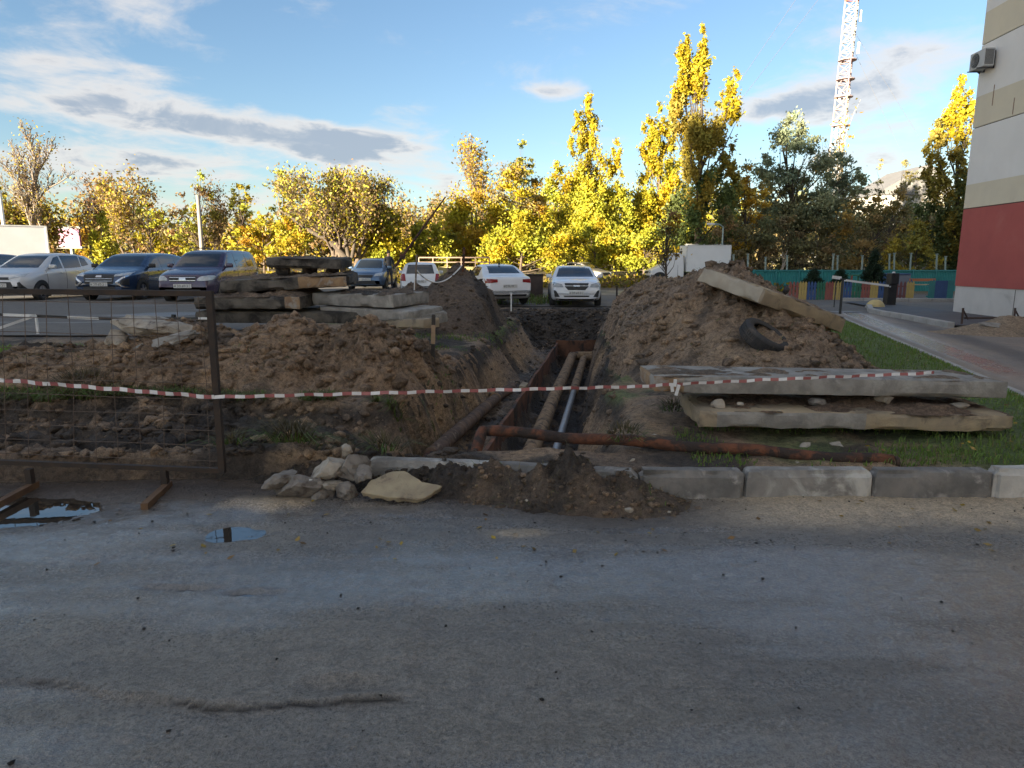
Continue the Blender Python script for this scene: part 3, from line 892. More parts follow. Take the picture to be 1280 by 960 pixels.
# ================================================================== CONCRETE, PIPES, FENCE, TAPE
MAT_CONC = M('weathered_concrete', (.32, .30, .265), (.195, .182, .162), 5, .9, .008, 45, c3=(.36, .34, .30), s3=3.2, t3=(.52, .66))
MAT_CONC_WARM = M('ochre_concrete', (.38, .30, .19), (.27, .22, .155), 3.0, .9, .006, 45, c3=(.13, .105, .08), s3=2.4, t3=(.52, .68))
MAT_CONC_DARK = M('mud_caked_concrete', (.155, .138, .115), (.085, .075, .062), 3.0, .9, .012, 30, c3=(.028, .025, .022), s3=2.0, t3=(.42, .58))
MAT_CONC_END = M('pale_slab_end', (.42, .37, .29), (.33, .285, .22), 4, .9, .006, 45)
MAT_CONC_RUST = M('rust_stained_concrete', (.36, .24, .13), (.22, .14, .085), 5, .9, .008, 40, c3=(.34, .31, .27), s3=3, t3=(.5, .62))
MAT_KERB = M('kerb_concrete', (.27, .255, .23), (.18, .17, .155), 5, .88, .006, 60, c3=(.50, .485, .44), s3=3.4, t3=(.44, .68))
MAT_KERB2 = M('kerb_whitewash', (.54, .52, .47), (.42, .40, .36), 5, .88, .006, 60, c3=(.22, .205, .185), s3=3.4, t3=(.48, .66))
MAT_KERB_PLAIN = M('kerb_plain', (.22, .205, .185), (.13, .125, .115), 5, .88, .006, 60, c3=(.36, .34, .31), s3=2.4, t3=(.52, .64))
MAT_RUST = M('rusty_iron', (.165, .060, .028), (.065, .030, .019), 9, .9, .012, 40, c3=(.035, .024, .019), s3=4.5, t3=(.46, .56))
MAT_RUST_PLATE = M('rusty_steel_plate', (.22, .095, .050), (.12, .06, .036), 3, .88, .006, 30, c3=(.036, .028, .023), s3=2.0, t3=(.46, .6))
MAT_RUST_DARK = M('dark_rusted_steel', (.026, .020, .016), (.048, .030, .019), 9, .8, .001, 80)
MAT_WRAP = M('pipe_insulation_wrap', (.36, .24, .135), (.22, .145, .085), 9, .9, .012, 40, c3=(.085, .06, .042), s3=6, t3=(.50, .62))
MAT_WRAP_DARK = M('dark_pipe_wrap', (.15, .095, .065), (.075, .052, .04), 6, .9, .008, 40, c3=(.24, .18, .13), s3=7, t3=(.58, .66))
MAT_PIPE_GREY = M('grey_steel_pipe', (.34, .34, .35), (.24, .24, .25), 4, .45, .001, 50, metal=.3)
MAT_RUBBER = M('tyre_rubber', (.022, .022, .024), (.04, .038, .036), 6, .75, .002, 50, c3=(.13, .10, .08), s3=2.6, t3=(.56, .72))
MAT_WHITE = M('white_plastic', (.72, .72, .70), (.62, .62, .60), 8, .5)
MAT_WHITE_P = M('white_paint', (.75, .75, .73), (.62, .61, .58), 4, .55)
MAT_WOOD = M('weathered_wood', (.22, .16, .11), (.13, .095, .07), 9, .85, .002, 60)
MAT_ROCK = M('pale_broken_concrete', (.42, .37, .30), (.28, .245, .195), 7, .92, .012, 40, c3=(.13, .10, .078), s3=6, t3=(.54, .68))
MAT_ROCK_Y = M('yellow_broken_slab', (.40, .33, .21), (.29, .235, .155), 7, .92, .008, 50, c3=(.17, .13, .09), s3=5, t3=(.54, .68))
MAT_ROCK_G = M('grey_broken_slab', (.25, .225, .195), (.155, .14, .12), 8, .92, .012, 40, c3=(.09, .07, .055), s3=6, t3=(.50, .66))
from mathutils import noise as mnoise

def slab_mesh(name, L, Wd, T, mats, seed, nx=34, ny=14, nz=4, chip=.035, rag=.02, face_mat=None, skew=0.0):
    """a reinforced slab: subdivided box with worn arrises, chips and a wavy broken outline"""
    off = Vector((seed * 7.3, seed * 3.1, seed * 1.7))
    V = {}; F = []; MI = []; verts = []
    def vid(i, j, k):
        key = (i, j, k)
        if key in V: return V[key]
        u, v, w = i / nx, j / ny, k / nz
        p = Vector(((u - .5) * L, (v - .5) * Wd, (w - .5) * T))
        ex = min(u, 1 - u) * L; ey = min(v, 1 - v) * Wd; ez = min(w, 1 - w) * T
        e = sorted((ex, ey, ez))
        n = mnoise.fractal(p * 2.2 + off, .8, 2.0, 4)
        n2 = mnoise.fractal(p * 7 + off * 2, .8, 2.0, 3)
        edge = 1 if e[1] < 1e-6 else 0
        inw = Vector((-(1 if u > .5 else -1) * (ex < 1e-6), -(1 if v > .5 else -1) * (ey < 1e-6), -(1 if w > .5 else -1) * (ez < 1e-6)))
        amt = rag * n2 * .4
        if edge: amt += chip * max(0, .25 + n * 1.1) + .008
        p = p + inw * max(amt, -.006)
        if ex < 1e-6: p.x += rag * 1.6 * n
        if ey < 1e-6: p.y += rag * 1.0 * n
        p.z += rag * .25 * n
        p.x += skew * p.y
        V[key] = len(verts); verts.append(p); return V[key]
    def quad(a, m): F.append(a); MI.append(m)
    for i in range(nx):
        for j in range(ny):
            quad((vid(i, j, 0), vid(i, j + 1, 0), vid(i + 1, j + 1, 0), vid(i + 1, j, 0)), 0)
            quad((vid(i, j, nz), vid(i + 1, j, nz), vid(i + 1, j + 1, nz), vid(i, j + 1, nz)), 0)
    fm = 1 if len(mats) > 1 else 0
    for i in range(nx):
        for k in range(nz):
            m = fm if (face_mat and face_mat(i / nx)) else 0
            quad((vid(i, 0, k), vid(i + 1, 0, k), vid(i + 1, 0, k + 1), vid(i, 0, k + 1)), m)
            quad((vid(i, ny, k), vid(i, ny, k + 1), vid(i + 1, ny, k + 1), vid(i + 1, ny, k)), 0)
    for j in range(ny):
        for k in range(nz):
            quad((vid(0, j, k), vid(0, j, k + 1), vid(0, j + 1, k + 1), vid(0, j + 1, k)), fm if face_mat and face_mat(0) else 0)
            quad((vid(nx, j, k), vid(nx, j + 1, k), vid(nx, j + 1, k + 1), vid(nx, j, k + 1)), 0)
    me = bpy.data.meshes.new(name)
    me.from_pydata(verts, [], F)
    for m in mats: me.materials.append(m)
    me.polygons.foreach_set('material_index', MI)
    me.polygons.foreach_set('use_smooth', [True] * len(F))
    me.update()
    me.set_sharp_from_angle(angle=math.radians(24))
    return me

def dirt_cap(parent, L, Wd, T, seed, thick=.05, cover=.0, colr=None, step=.035, drip=0.0):
    """earth left lying on a slab"""
    X, Y = np.meshgrid(np.arange(-L / 2 - .02, L / 2 + .02, step), np.arange(-Wd / 2 - .02, Wd / 2 + .02, step))
    ed = np.minimum(L / 2 - np.abs(X), Wd / 2 - np.abs(Y))
    h = (fbm(X, Y, 1.6, 5, seed * 11 + 3, .62) + .32 * fbm(X, Y, 9, 3, seed * 11 + 8) + cover) * ss(ed, -.01, .16)
    Z = T / 2 - .012 + thick * h
    kv = h > .03
    kp = kv[:-1, :-1] | kv[1:, :-1] | kv[:-1, 1:] | kv[1:, 1:]
    if colr is None: colr = soil_col(X + seed * 3, Y, .3, .35, 500 + seed)
    else: colr = mixc(soil_col(X + seed * 3, Y, .3, .35, 500 + seed), np.array(colr), np.full(X.shape, .6))
    o = link('soil_layer', grid_mesh('soil_layer', X, Y, Z, [MAT_SOIL], {'Col': colr.reshape(-1, 3), 'Rough': np.full(X.size, .92)}, keep=kp.reshape(-1)), parent)
    return o

def slab(loc, rot, L, Wd, T, mats, seed, label, group, dirt=(.05, .1), dcol=None, **kw):
    o = link('concrete_slab', slab_mesh('concrete_slab', L, Wd, T, mats, seed, **kw), None, loc, rot)
    tag(o, label, 'concrete slab', group)
    if dirt: dirt_cap(o, L, Wd, T, seed, dirt[0], dirt[1], dcol)
    return o

D = math.radians
GR = 'concrete slabs lifted off the pipe channel'
# --- right front pair
pA = atz(1020, 489, .66)
slab((3.02, 6.74, .668), (D(-1.4), D(.8), D(-1.2)), 3.34, .82, .17, [MAT_CONC, MAT_CONC_RUST], 1,
     'upper grey slab of the right front pair, with the barrier tape along its edge', GR, (.06, .25), (.20, .15, .105), face_mat=lambda u: u < .06, chip=.014, rag=.007)
slab((3.22, 6.62, .385), (D(.5), D(.6), D(-1.6)), 2.92, .9, .17, [MAT_CONC_WARM, MAT_CONC], 2,
     'lower ochre edged slab of the right front pair, over dark gap', GR, (.09, .28), (.15, .10, .07), face_mat=lambda u: .05 < u < .52, chip=.022, rag=.010)
# packing stones between the two
def chunk_mesh(name, s, seed, mats, planes=11, sub=3, flat=(1, 1, 1), rough=.20):
    r = random.Random(seed)
    v, f = ico(sub)
    v = v.copy()
    for _ in range(planes):
        n = np.array([r.gauss(0, 1), r.gauss(0, 1), r.gauss(0, 1)]); n /= np.linalg.norm(n)
        d = r.uniform(.46, .80)
        q = np.maximum(0, v @ n - d)
        v -= q[:, None] * n
    for i in range(len(v)):
        k = mnoise.fractal(Vector(v[i] * 3.2) + Vector((seed, seed * 2, 0)), .8, 2, 3)
        v[i] *= 1 + rough * k
    v = v * np.array(s) * np.array(flat)
    me = bpy.data.meshes.new(name); me.from_pydata(v.tolist(), [], f.tolist())
    for m in mats: me.materials.append(m)
    me.polygons.foreach_set('use_smooth', [True] * len(f)); me.update()
    me.set_sharp_from_angle(angle=math.radians(20))
    return me
def chunk(name, loc, s, seed, mat, label, cat, group=None, rot=(0, 0, 0), **kw):
    o = link(name, chunk_mesh(name, s, seed, [mat], **kw), None, loc, rot)
    return tag(o, label, cat, group)

# slab leaning on the big heap: near corner at (950,374), long edge falls to the right
Rm = Euler((D(13), D(15), D(30))).to_matrix()
cpos = aty(951, 369, 9.25) - Rm @ Vector((-.98, -.62, 0))
slab(cpos, (D(13), D(15), D(30)), 1.96, 1.24, .23, [MAT_CONC_WARM, MAT_CONC_END], 3,
     'tilted pale slab lying on top of the large right soil heap', GR, (.09, .12), (.27, .19, .125), chip=.028, rag=.014, face_mat=lambda u: u == 0)
SX = atz(410, 405, .5)
# --- left stack (about 13 m away)
slab((-3.95, 13.1, .86), (D(.5), D(.5), D(2)), 3.6, 1.5, .22, [MAT_CONC_DARK], 4, 'lowest long grey slab of the left stack, half buried behind soil heap', GR, None, chip=.022, rag=.014)
slab((-4.68, 12.85, 1.14), (D(1), D(-.6), D(-3)), 1.95, 1.4, .23, [MAT_CONC_DARK, MAT_CONC_RUST], 5, 'mud caked slab with a rusty right end, second layer of left stack', GR, (.12, .45), (.16, .115, .08), face_mat=lambda u: u > .84, chip=.032, rag=.016)
slab((-4.18, 13.1, 1.47), (D(1), D(-3.0), D(3)), 2.3, 1.3, .23, [MAT_CONC_DARK, MAT_CONC_RUST], 6, 'broken muddy slab with a notched front, third layer of left stack', GR, (.12, .35), (.13, .105, .08), face_mat=lambda u: u > .6, chip=.035, rag=.018)
slab((-3.88, 13.3, 1.84), (D(2), D(1.0), D(2)), 1.42, 1.0, .19, [MAT_CONC_DARK], 7, 'smallest dark slab on top of the left stack, propped on blocks', GR, (.06, .2), (.11, .10, .085), chip=.03, rag=.014)
slab((-2.68, 13.15, 1.17), (D(.5), D(.5), D(-19)), 1.72, 1.45, .24, [MAT_CONC, MAT_CONC_WARM], 8, 'thick pale slab with a clean top at the right end of left stack', GR, (.12, .0), (.05, .045, .04), chip=.02, rag=.010)
slab((-2.45, 12.95, .93), (D(1), D(1.5), D(-22)), 1.9, 1.3, .2, [MAT_CONC, MAT_CONC_WARM], 9, 'skewed slab under the thick pale slab, left stack', GR, None, chip=.025, rag=.012)
slab((-2.1, 12.35, .74), (D(0), D(-4), D(-34)), 1.7, .45, .18, [MAT_CONC_WARM], 10, 'narrow ochre slab sticking out toward the trench, left stack', GR, None, nx=24, ny=6, chip=.022, rag=.012)
slab((-1.66, 12.9, .80), (D(0), D(-2), D(62)), .9, .5, .22, [MAT_CONC], 11, 'short pale slab end beside wooden stake, left stack', GR, None, nx=18, ny=8, chip=.025, rag=.012)
for i, (x, y, z, s) in enumerate([(-4.35, 13.1, 1.675, .16), (-3.45, 13.2, 1.68, .15), (-3.9, 13.3, 1.67, .17)]):
    o = link('prop_block', slab_mesh('prop_block', s * 1.6, s, .15, [MAT_CONC_DARK], 20 + i, 6, 4, 3, .02, .012), None, (x, y, z), (0, 0, i * .4))
    tag(o, ['left', 'right', 'middle'][i] + ' dark block propping up the topmost slab of the left stack', 'concrete block', 'blocks propping the top slab')

# --- concrete lumps on the left heap (seen through the mesh)
def on_heap(px, py, hfn, y0, y1, sink=0):
    best = None
    for y in np.arange(y0, y1, .02):
        p = aty(px, py, y)
        z = gz(p.x, p.y) + max(0, float(hfn(np.array([[p.x]]), np.array([[p.y]]))[0, 0]))
        if p.z <= z: best = Vector((p.x, p.y, z - sink)); break
    return best or aty(px, py, y1)
p = on_heap(192, 414, h_left, 8.2, 12, .02)
chunk('concrete_lump', (p.x, p.y, p.z + .06), (.62, .42, .22), 31, MAT_ROCK, 'large flat pale concrete lump on the left soil heap behind the mesh', 'concrete lump', 'lumps on the left heap', (D(6), D(4), .2), planes=16)
p = on_heap(147, 428, h_left, 8.2, 12, .02)
chunk('concrete_lump', (p.x, p.y, p.z + .04), (.26, .20, .17), 32, MAT_ROCK, 'small pale concrete lump left of the large flat one, on heap', 'concrete lump', 'lumps on the left heap', (.2, .1, .5))
p = on_heap(215, 424, h_left, 8.2, 12, .02)
chunk('concrete_lump', (p.x, p.y - .1, p.z + .0), (.55, .16, .07), 33, MAT_CONC, 'thin grey concrete sliver under the large flat lump, on heap', 'concrete lump', 'lumps on the left heap', (D(12), D(-14), .2))

# --- rubble by the road, left of the trench mouth
RUB = [  # px,py (centre), size, seed, mat, label, rot, planes, flat
    (375, 612, (.20, .15, .085), 41, MAT_ROCK_G, 'grey kerb fragment with a painted white stripe, lying tilted', (D(-28), D(14), .35), 6),
    (411, 586, (.125, .10, .085), 42, MAT_ROCK, 'pale squarish stone on top of the roadside rubble pile', (.3, -.25, .5), 6),
    (433, 564, (.055, .05, .045), 43, MAT_ROCK, 'small white stone perched highest on the roadside rubble pile', (.1, .2, .2), 8),
    (440, 582, (.13, .10, .10), 44, MAT_ROCK_G, 'dark grey round lump beside the pale squarish stone', (.2, .1, .9), 12),
    (452, 594, (.07, .08, .07), 50, MAT_ROCK_G, 'dark lump between round lump and yellow slab piece', (.6, .4, .9), 10),
    (402, 628, (.085, .07, .055), 45, MAT_ROCK_G, 'small brownish block at the front of the rubble pile', (.2, -.3, .6), 7),
    (435, 614, (.085, .075, .06), 46, MAT_ROCK_G, 'small dark block in front of the yellow slab piece', (.4, .3, 1.2), 7),
    (352, 600, (.13, .08, .05), 47, MAT_ROCK_G, 'flat grey fragment leaning behind the striped kerb piece', (D(-30), D(-20), .5), 6),
    (418, 605, (.09, .06, .035), 48, MAT_ROCK, 'thin pale flake in the middle of the rubble pile', (.2, .1, .1), 7),
    (399, 606, (.06, .05, .05), 49, MAT_ROCK_G, 'fist sized grey stone inside the rubble pile', (.5, .1, 1.1), 8),
]
for px, py, s, sd, mt, lb, ro, pl in RUB:
    zc = max(.03, .035 + (625 - py) * .0045)
    p = aty(px, py, 5.12 + max(0, (600 - py)) * .006)
    o = chunk('rubble_stone', (p.x, p.y, max(p.z, .03)), tuple(1.25 * q for q in s), sd, mt, lb, 'rubble', 'rubble pile at the roadside', ro, planes=pl)
    if sd == 41:
        mb = MB(); mb.box((0, 0, 0), (.036, .20, .012)); st_ = mb.build('painted_stripe', MAT_WHITE_P, o, loc=(.03, -.02, .062), rot=(.0, .0, .35))
# the larger yellow broken slab piece
def plate_chunk(name, outline, T, mats, seed, loc, rot):
    bm = bmesh.new()
    r = random.Random(seed)
    pts = []
    n = len(outline)
    for i in range(n):
        a = Vector(outline[i]); b = Vector(outline[(i + 1) % n])
        m = max(2, int((b - a).length / .035))
        for k in range(m):
            q = a.lerp(b, k / m); pts.append(q + Vector((r.uniform(-1, 1), r.uniform(-1, 1))) * .006)
    vs = [bm.verts.new((q.x, q.y, T / 2 + .008 * mnoise.noise(Vector((q.x * 8, q.y * 8, seed))))) for q in pts]
    f = bm.faces.new(vs)
    ex = bmesh.ops.extrude_face_region(bm, geom=[f])
    for v in [g for g in ex['geom'] if isinstance(g, bmesh.types.BMVert)]:
        v.co.z = -T / 2 + r.uniform(-.012, .012); v.co.x *= .95; v.co.y *= .95
    bmesh.ops.recalc_face_normals(bm, faces=bm.faces)
    bmesh.ops.bevel(bm, geom=[e for e in bm.edges if e.calc_face_angle(0) > .6], offset=.006, segments=1, affect='EDGES')
    bmesh.ops.triangulate(bm, faces=[f for f in bm.faces if len(f.verts) > 4])
    me = bpy.data.meshes.new(name); bm.to_mesh(me); bm.free()
    for m in mats: me.materials.append(m)
    return link(name, me, None, loc, rot)
p = aty(503, 598, 5.06)
o = plate_chunk('slab_fragment', [(-.31, -.13), (-.05, -.15), (.18, -.14), (.31, .02), (.14, .06), (-.02, .16), (-.12, .15), (-.26, .02)], .05, [MAT_ROCK_Y], 5, (p.x, p.y + .04, .11), (D(24), D(4), D(-3)))
tag(o, 'flat yellowish broken slab piece leaning on the earth by the kerb', 'slab fragment')
# small pale stones and flakes lying about
SMALL = [(787, 637, 'pale leaf shaped flake on the road below the spilled earth', .030, 4.6), (836, 640, 'tiny pale pebble on the road right of the flake', .014, 4.6), (658, 625, 'little yellowish chip on the dark earth at the trench mouth', .016, 4.9),
         (820, 547, 'white stone behind the rusty pipe beside the trench edge', .055, 6.3), (790, 577, 'small white stone in the dark earth under the rusty pipe', .035, 5.5),
         (897, 505, 'pale stone wedged between the two right front slabs', .075, 6.35), (926, 505, 'tiny grey stone wedged between the two right slabs', .03, 6.3),
         (1022, 503, 'brown clod wedged midway between the two right slabs', .085, 6.4), (1105, 500, 'grey block wedged between the two right slabs', .09, 6.45), (1200, 507, 'pale block wedged near the right ends of the slabs', .075, 6.4),
         (1006, 562, 'white stone under the lower slab behind pipe', .05, 6.0), (1046, 563, 'long white chip under the lower slab', .07, 6.0), (997, 581, 'pebble on the grass in front of the pipe', .022, 5.45)]
for i, (px, py, lb, s, y) in enumerate(SMALL):
    p = aty(px, py, y)
    chunk('loose_stone', (p.x, p.y, max(p.z, .018 if y < 5 else .2)), (s * 1.25, s, s * .7), 60 + i, MAT_ROCK if i not in (7,) else MAT_ROCK_G, lb, 'stone', 'loose stones about the dig', (.2, .1, i), sub=2)

# ------------------------------------------------------------------ kerb
kerb = empty('kerb', (0, 5.1, 0), kind='structure')
def kerb_stone(x0, x1, y0, y1, mat, seed, top=.245, lab=None, tilt=0):
    L = math.hypot(x1 - x0, y1 - y0) - .012
    o = link('kerb_stone', slab_mesh('kerb_stone', L, .16, .36, [mat], seed, 26, 5, 7, .03, .010), kerb, ((x0 + x1) / 2, (y0 + y1) / 2 + .08 - 5.1, top - .18), (tilt, 0, math.atan2(y1 - y0, x1 - x0)))
    if lab: o['label'] = lab
    return o
kx = [(4.86, 'w'), (3.72, 'w'), (2.80, 'p'), (1.805, 'k'), (.80, 'k'), (-.2, 'k'), (-1.2, 'k'), (-2.2, 'k')]
def KY(x): return float(kerb_y(np.array([x]))[0])
for i, (a, b, mt, top, lb) in enumerate([(3.76, 4.86, MAT_KERB2, .255, 'whitewashed kerb stone at the right'), (2.83, 3.76, MAT_KERB_PLAIN, .240, 'plain dark kerb stone'), (1.83, 2.83, MAT_KERB, .238, 'kerb stone with peeling white paint'),
                                     (1.0, 1.83, MAT_KERB_PLAIN, .228, 'soil stained kerb stone beside the spilled earth'), (-.16, 1.0, MAT_KERB_PLAIN, .215, None), (-1.2, -.16, MAT_KERB, .215, 'half buried kerb stone with a pale upper edge')]):
    kerb_stone(a, b, KY(a), KY(b), mt, 70 + i, top, lb, .01 * (i % 3 - 1))

# ------------------------------------------------------------------ pipes in the trench
def chan_c(Y, off): return float(chan_l(Y)) + off
def wrapped(name, pts, rad, mats, parent, seed, ring=.17, amp=.10):
    """insulated pipe: lagging wound round it in uneven bands"""
    mb = MB(); P = []; R = []
    pts = [Vector(p) for p in pts]
    r = random.Random(seed)
    for a, b in zip(pts[:-1], pts[1:]):
        n = max(2, int((b - a).length / (ring / 4)))
        for k in range(n):
            P.append(a.lerp(b, k / n))
    P.append(pts[-1])
    for i in range(len(P)):
        ph = (i % 4)
        R.append(rad * (1 + (.0, .10, .12, .06)[ph] * amp * 6 * .35 + amp * r.uniform(-.35, .35)))
    mb.tube(P, R, 14)
    return mb.build(name, mats, parent, smooth=True)
pz = -.92
pipe1 = empty('heating_pipe', (float(chan_l(9.0)) + .5, 9.0, pz), label='tan insulated heating pipe running down the middle of the trench', cat='pipe', group='pipes laid in the trench')
def loc_pts(o, pts): return [Vector(p) - o.location for p in pts]
yy = np.linspace(6.6, 20.05, 8)
P1 = [(chan_c(y, .50 + .0 * y), y, pz + .015 * math.sin(y)) for y in yy]
wrapped('insulation', loc_pts(pipe1, P1), .125, [MAT_WRAP], pipe1, 3)
el = [(chan_c(20.05, .50), 20.05, pz), (chan_c(20.25, .53), 20.2, pz), (chan_c(20.3, .66), 20.27, pz), (chan_c(20.3, 1.25), 20.27, pz)]
wrapped('elbow', loc_pts(pipe1, el), .125, [MAT_WRAP], pipe1, 4)
pipe2 = empty('heating_pipe', (float(chan_l(9.0)) + .9, 9.0, pz), label='thin grey steel pipe right of the tan insulated pipe', cat='pipe', group='pipes laid in the trench')
split = 14.6
mb = MB(); mb.tube(loc_pts(pipe2, [(chan_c(y, .86), y, pz - .02) for y in np.linspace(6.6, split, 6)]), .062, 14)
mb.build('bare_pipe', MAT_PIPE_GREY, pipe2, smooth=True)
wrapped('insulation', loc_pts(pipe2, [(chan_c(y, .86), y, pz - .02) for y in np.linspace(split, 19.7, 4)]), .098, [MAT_WRAP], pipe2, 5)
mb = MB(); mb.tube(loc_pts(pipe2, [(chan_c(19.7, .86), 19.7, pz - .02), (chan_c(19.8, .9), 19.85, pz - .01), (chan_c(19.85, 1.0), 19.9, pz), (chan_c(19.85, 1.4), 19.9, pz)]), .09, 14)
mb.build('elbow', MAT_WRAP, pipe2, smooth=True)
# lagged pipe on the left ledge
pipe3 = empty('heating_pipe', (-.95, 8.3, -.5), label='dark lagged pipe with ragged wrapping along the left wall of trench', cat='pipe', group='pipes laid in the trench')
wrapped('insulation', loc_pts(pipe3, [(-.98, 7.95, -.46), (-.84, 8.7, -.46), (-.54, 10.4, -.50), (-.24, 12.2, -.56), (.02, 13.6, -.66)]), .088, [MAT_WRAP_DARK], pipe3, 6, .14, .30)
mb = MB(); mb.tube(loc_pts(pipe3, [(-1.05, 7.64, -.47), (-.97, 8.02, -.46)]), .06, 14)
mb.build('bare_end', MAT_RUST, pipe3, smooth=True)
for i in range(5):
    t = .12 + .2 * i
    q = Vector((-.98, 7.95, -.46)).lerp(Vector((-.24, 12.2, -.55)), t)
    d = Vector((.165, 1, 0)).normalized()
    mb = MB(); mb.tube([q - d * .012 - pipe3.location, q + d * .012 - pipe3.location], .105, 14)
    mb.build('wire_band', MAT_WRAP, pipe3, smooth=False)

# steel channel walls
chan = empty('channel_wall', (0, 9, -.9), label='rusty steel plate lining the left side and far end of the pipe channel', cat='channel wall')
mb = MB()
ya = np.linspace(6.4, 20.6, 30); rr = random.Random(4)
for a, b in zip(ya[:-1], ya[1:]):
    pass
def plate_wall(pts, z0, z1, th):
    mb = MB(); vs = []
    n = len(pts)
    for i, (x, y) in enumerate(pts):
        d = Vector(pts[min(i + 1, n - 1)]) - Vector(pts[max(i - 1, 0)]); d.normalize(); nx, ny = -d.y, d.x
        zt = z1 + rr.uniform(-.02, .02)
        for s, z in ((-1, z0), (1, z0), (1, zt), (-1, zt)):
            vs.append((x + nx * s * th / 2, y + ny * s * th / 2, z))
    fs = []
    for i in range(n - 1):
        for k in range(4):
            fs.append((i * 4 + k, i * 4 + (k + 1) % 4, (i + 1) * 4 + (k + 1) % 4, (i + 1) * 4 + k))
    fs += [(3, 2, 1, 0), tuple((n - 1) * 4 + k for k in range(4))]
    mb.addvf(vs, fs); return mb
breaks = [7.2, 11.2, 15.6, 20.62]
for a, b in zip(breaks[:-1], breaks[1:]):
    pts = [(float(chan_l(y)) + .02 + .012 * math.sin(y * 3), y) for y in np.linspace(a + .01, b - .01, 9)]
    o = plate_wall([(x, y - 9) for x, y in pts], -1.35 + .9, -.58 + .9 + (.02 if a > 9 else 0), .05).build('side_plate', MAT_RUST_PLATE, chan)
pts = [(x, 20.66 + .02 * (x - 2)) for x in np.linspace(float(chan_l(20.6)) - .03, float(chan_l(20.6)) + 1.35, 8)]
plate_wall([(x, y - 9) for x, y in pts], -1.35 + .9, -.50 + .9, .05).build('end_plate', MAT_RUST_PLATE, chan)
mb = MB(); mb.box((float(chan_l(13)) - .03, 4.0, .36), (.12, .45, .10), (0, .1, -.15)); mb.build('welded_rib', MAT_CONC_WARM, chan)

# rusty pipe lying across, with its bend at the left end
a = aty(606, 541, 6.15); b = aty(1116, 577, 5.36)
a.z = max(a.z, .30)
rp = empty('rusty_pipe', b, label='long rusty pipe lying across the trench mouth with a bent left end', cat='pipe')
P = [a.lerp(b, t) for t in np.linspace(0, 1, 24)]
for i, q in enumerate(P): q.z += .012 * math.sin(i * .9)
mb = MB(); mb.tube(loc_pts(rp, P), [.050 + .003 * math.sin(i * 2.1) for i in range(24)], 14)
mb.build('shaft', MAT_RUST, rp, smooth=True)
d = aty(592, 574, 5.72)
mb = MB(); mb.tube(loc_pts(rp, [a + Vector((.02, 0, 0)), a + Vector((-.02, -.02, .0)), a + Vector((-.035, -.06, -.03)), d]), [.051, .054, .055, .05], 14)
mb.build('bent_end', MAT_RUST, rp, smooth=True)
mb = MB(); mb.lathe([(.040, 0), (.053, 0), (.053, .03), (.040, .03)], 16, (b.x - rp.location.x + .004, 0, -.006), 'X'); mb.build('pipe_rim', MAT_RUST_DARK, rp)

# ------------------------------------------------------------------ tyre half buried in the big heap
def tyre_mesh_parts(parent, R, w, mat):
    prof = []
    ri = R * .62
    mb = MB(); 
    pr = [(ri, -w * .38), (ri + .02, -w * .46), (R * .82, -w * .52), (R * .95, -w * .47), (R * .995, -w * .36), (R, 0), (R * .995, w * .36), (R * .95, w * .47), (R * .82, w * .52), (ri + .02, w * .46), (ri, w * .38), (ri + .03, w * .30), (R * .9, w * .35), (R * .9, -w * .35), (ri + .03, -w * .30)]
    mb.lathe(pr, 48, close=True); c = mb.build('casing', mat, parent, smooth=True)
    mb = MB()
    for k in range(56):
        a = 2 * math.pi * k / 56
        for s in (-1, 1):
            mb.box((R * math.cos(a + s * .02) * 1.003, R * math.sin(a + s * .02) * 1.003, s * w * .2), (.016, R * .085, w * .27), (0, 0, a))
    mb.build('tread', mat, parent)
p = on_heap(955, 425, h_right, 7.5, 12, 0)
ty = empty('old_tyre', (p.x + .0, p.y - .01, p.z + .025), label='worn black tyre half buried in the right soil heap', cat='tyre')
ty.rotation_euler = Vector((.44, -.44, .90)).to_track_quat('Z', 'Y').to_euler()
tyre_mesh_parts(ty, .33, .2, MAT_RUBBER)

# ------------------------------------------------------------------ wooden stakes
MAT_STAKE_D = M('dark_stake', (.035, .03, .026), (.055, .045, .036), 8, .85)
MAT_STAKE_L = M('pale_stake', (.40, .28, .17), (.30, .20, .12), 8, .85)
def stake_obj(px0, py0, py1, y, w, label, mats=(MAT_WOOD,), lean=0.0, band=None, name='wooden_stake', cat='stake'):
    b = aty(px0, py1, y); t = aty(px0 + lean, py0, y)
    o = empty(name, b, label=label, cat=cat)
    v = t - b
    mb = MB(); mb.tube([Vector((0, 0, -.1)), Vector((0, 0, 0)), v * .97, v], [w * .7, w * .7, w * .68, w * .5], 4)
    mb.build('shaft', mats[0], o)
    if band:
        mb = MB(); mb.tube([v * band[0], v * band[1]], w * .74, 4); mb.build('painted_band', band[2], o)
    return o
stake_obj(541, 393, 452, 10.2, .055, 'dark wooden stake with a pale band on the left trench edge', (MAT_STAKE_D,), 1, (.38, .78, MAT_STAKE_L))
stake_obj(519, 318, 366, 15.6, .035, 'thin grey stake at the left of the white cord', (MAT_WOOD,), 2)
stake_obj(517.5, 347, 366, 15.2, .022, 'short white stake standing behind the thick pale slab', (MAT_WHITE_P,), 1)
stake_obj(579, 309, 345, 17.0, .06, 'stout rusty post on the dark soil heap holding the white cord', (MAT_RUST,), 1)
stake_obj(639, 365, 384, 17.0, .035, 'short white post on the trench edge before the white sedan', (MAT_WHITE_P,), 0)
a = aty(521, 338, 15.6); b = aty(578, 331, 17.0)
mb = MB(); pts = []
for t in np.linspace(0, 1, 14):
    q = a.lerp(b, t); q.z -= .34 * 4 * t * (1 - t) * (1.15 - .3 * t); pts.append(q)
o0 = empty('white_cord', a, label='white cord sagging between stake and rusty post over dark heap', cat='cord')
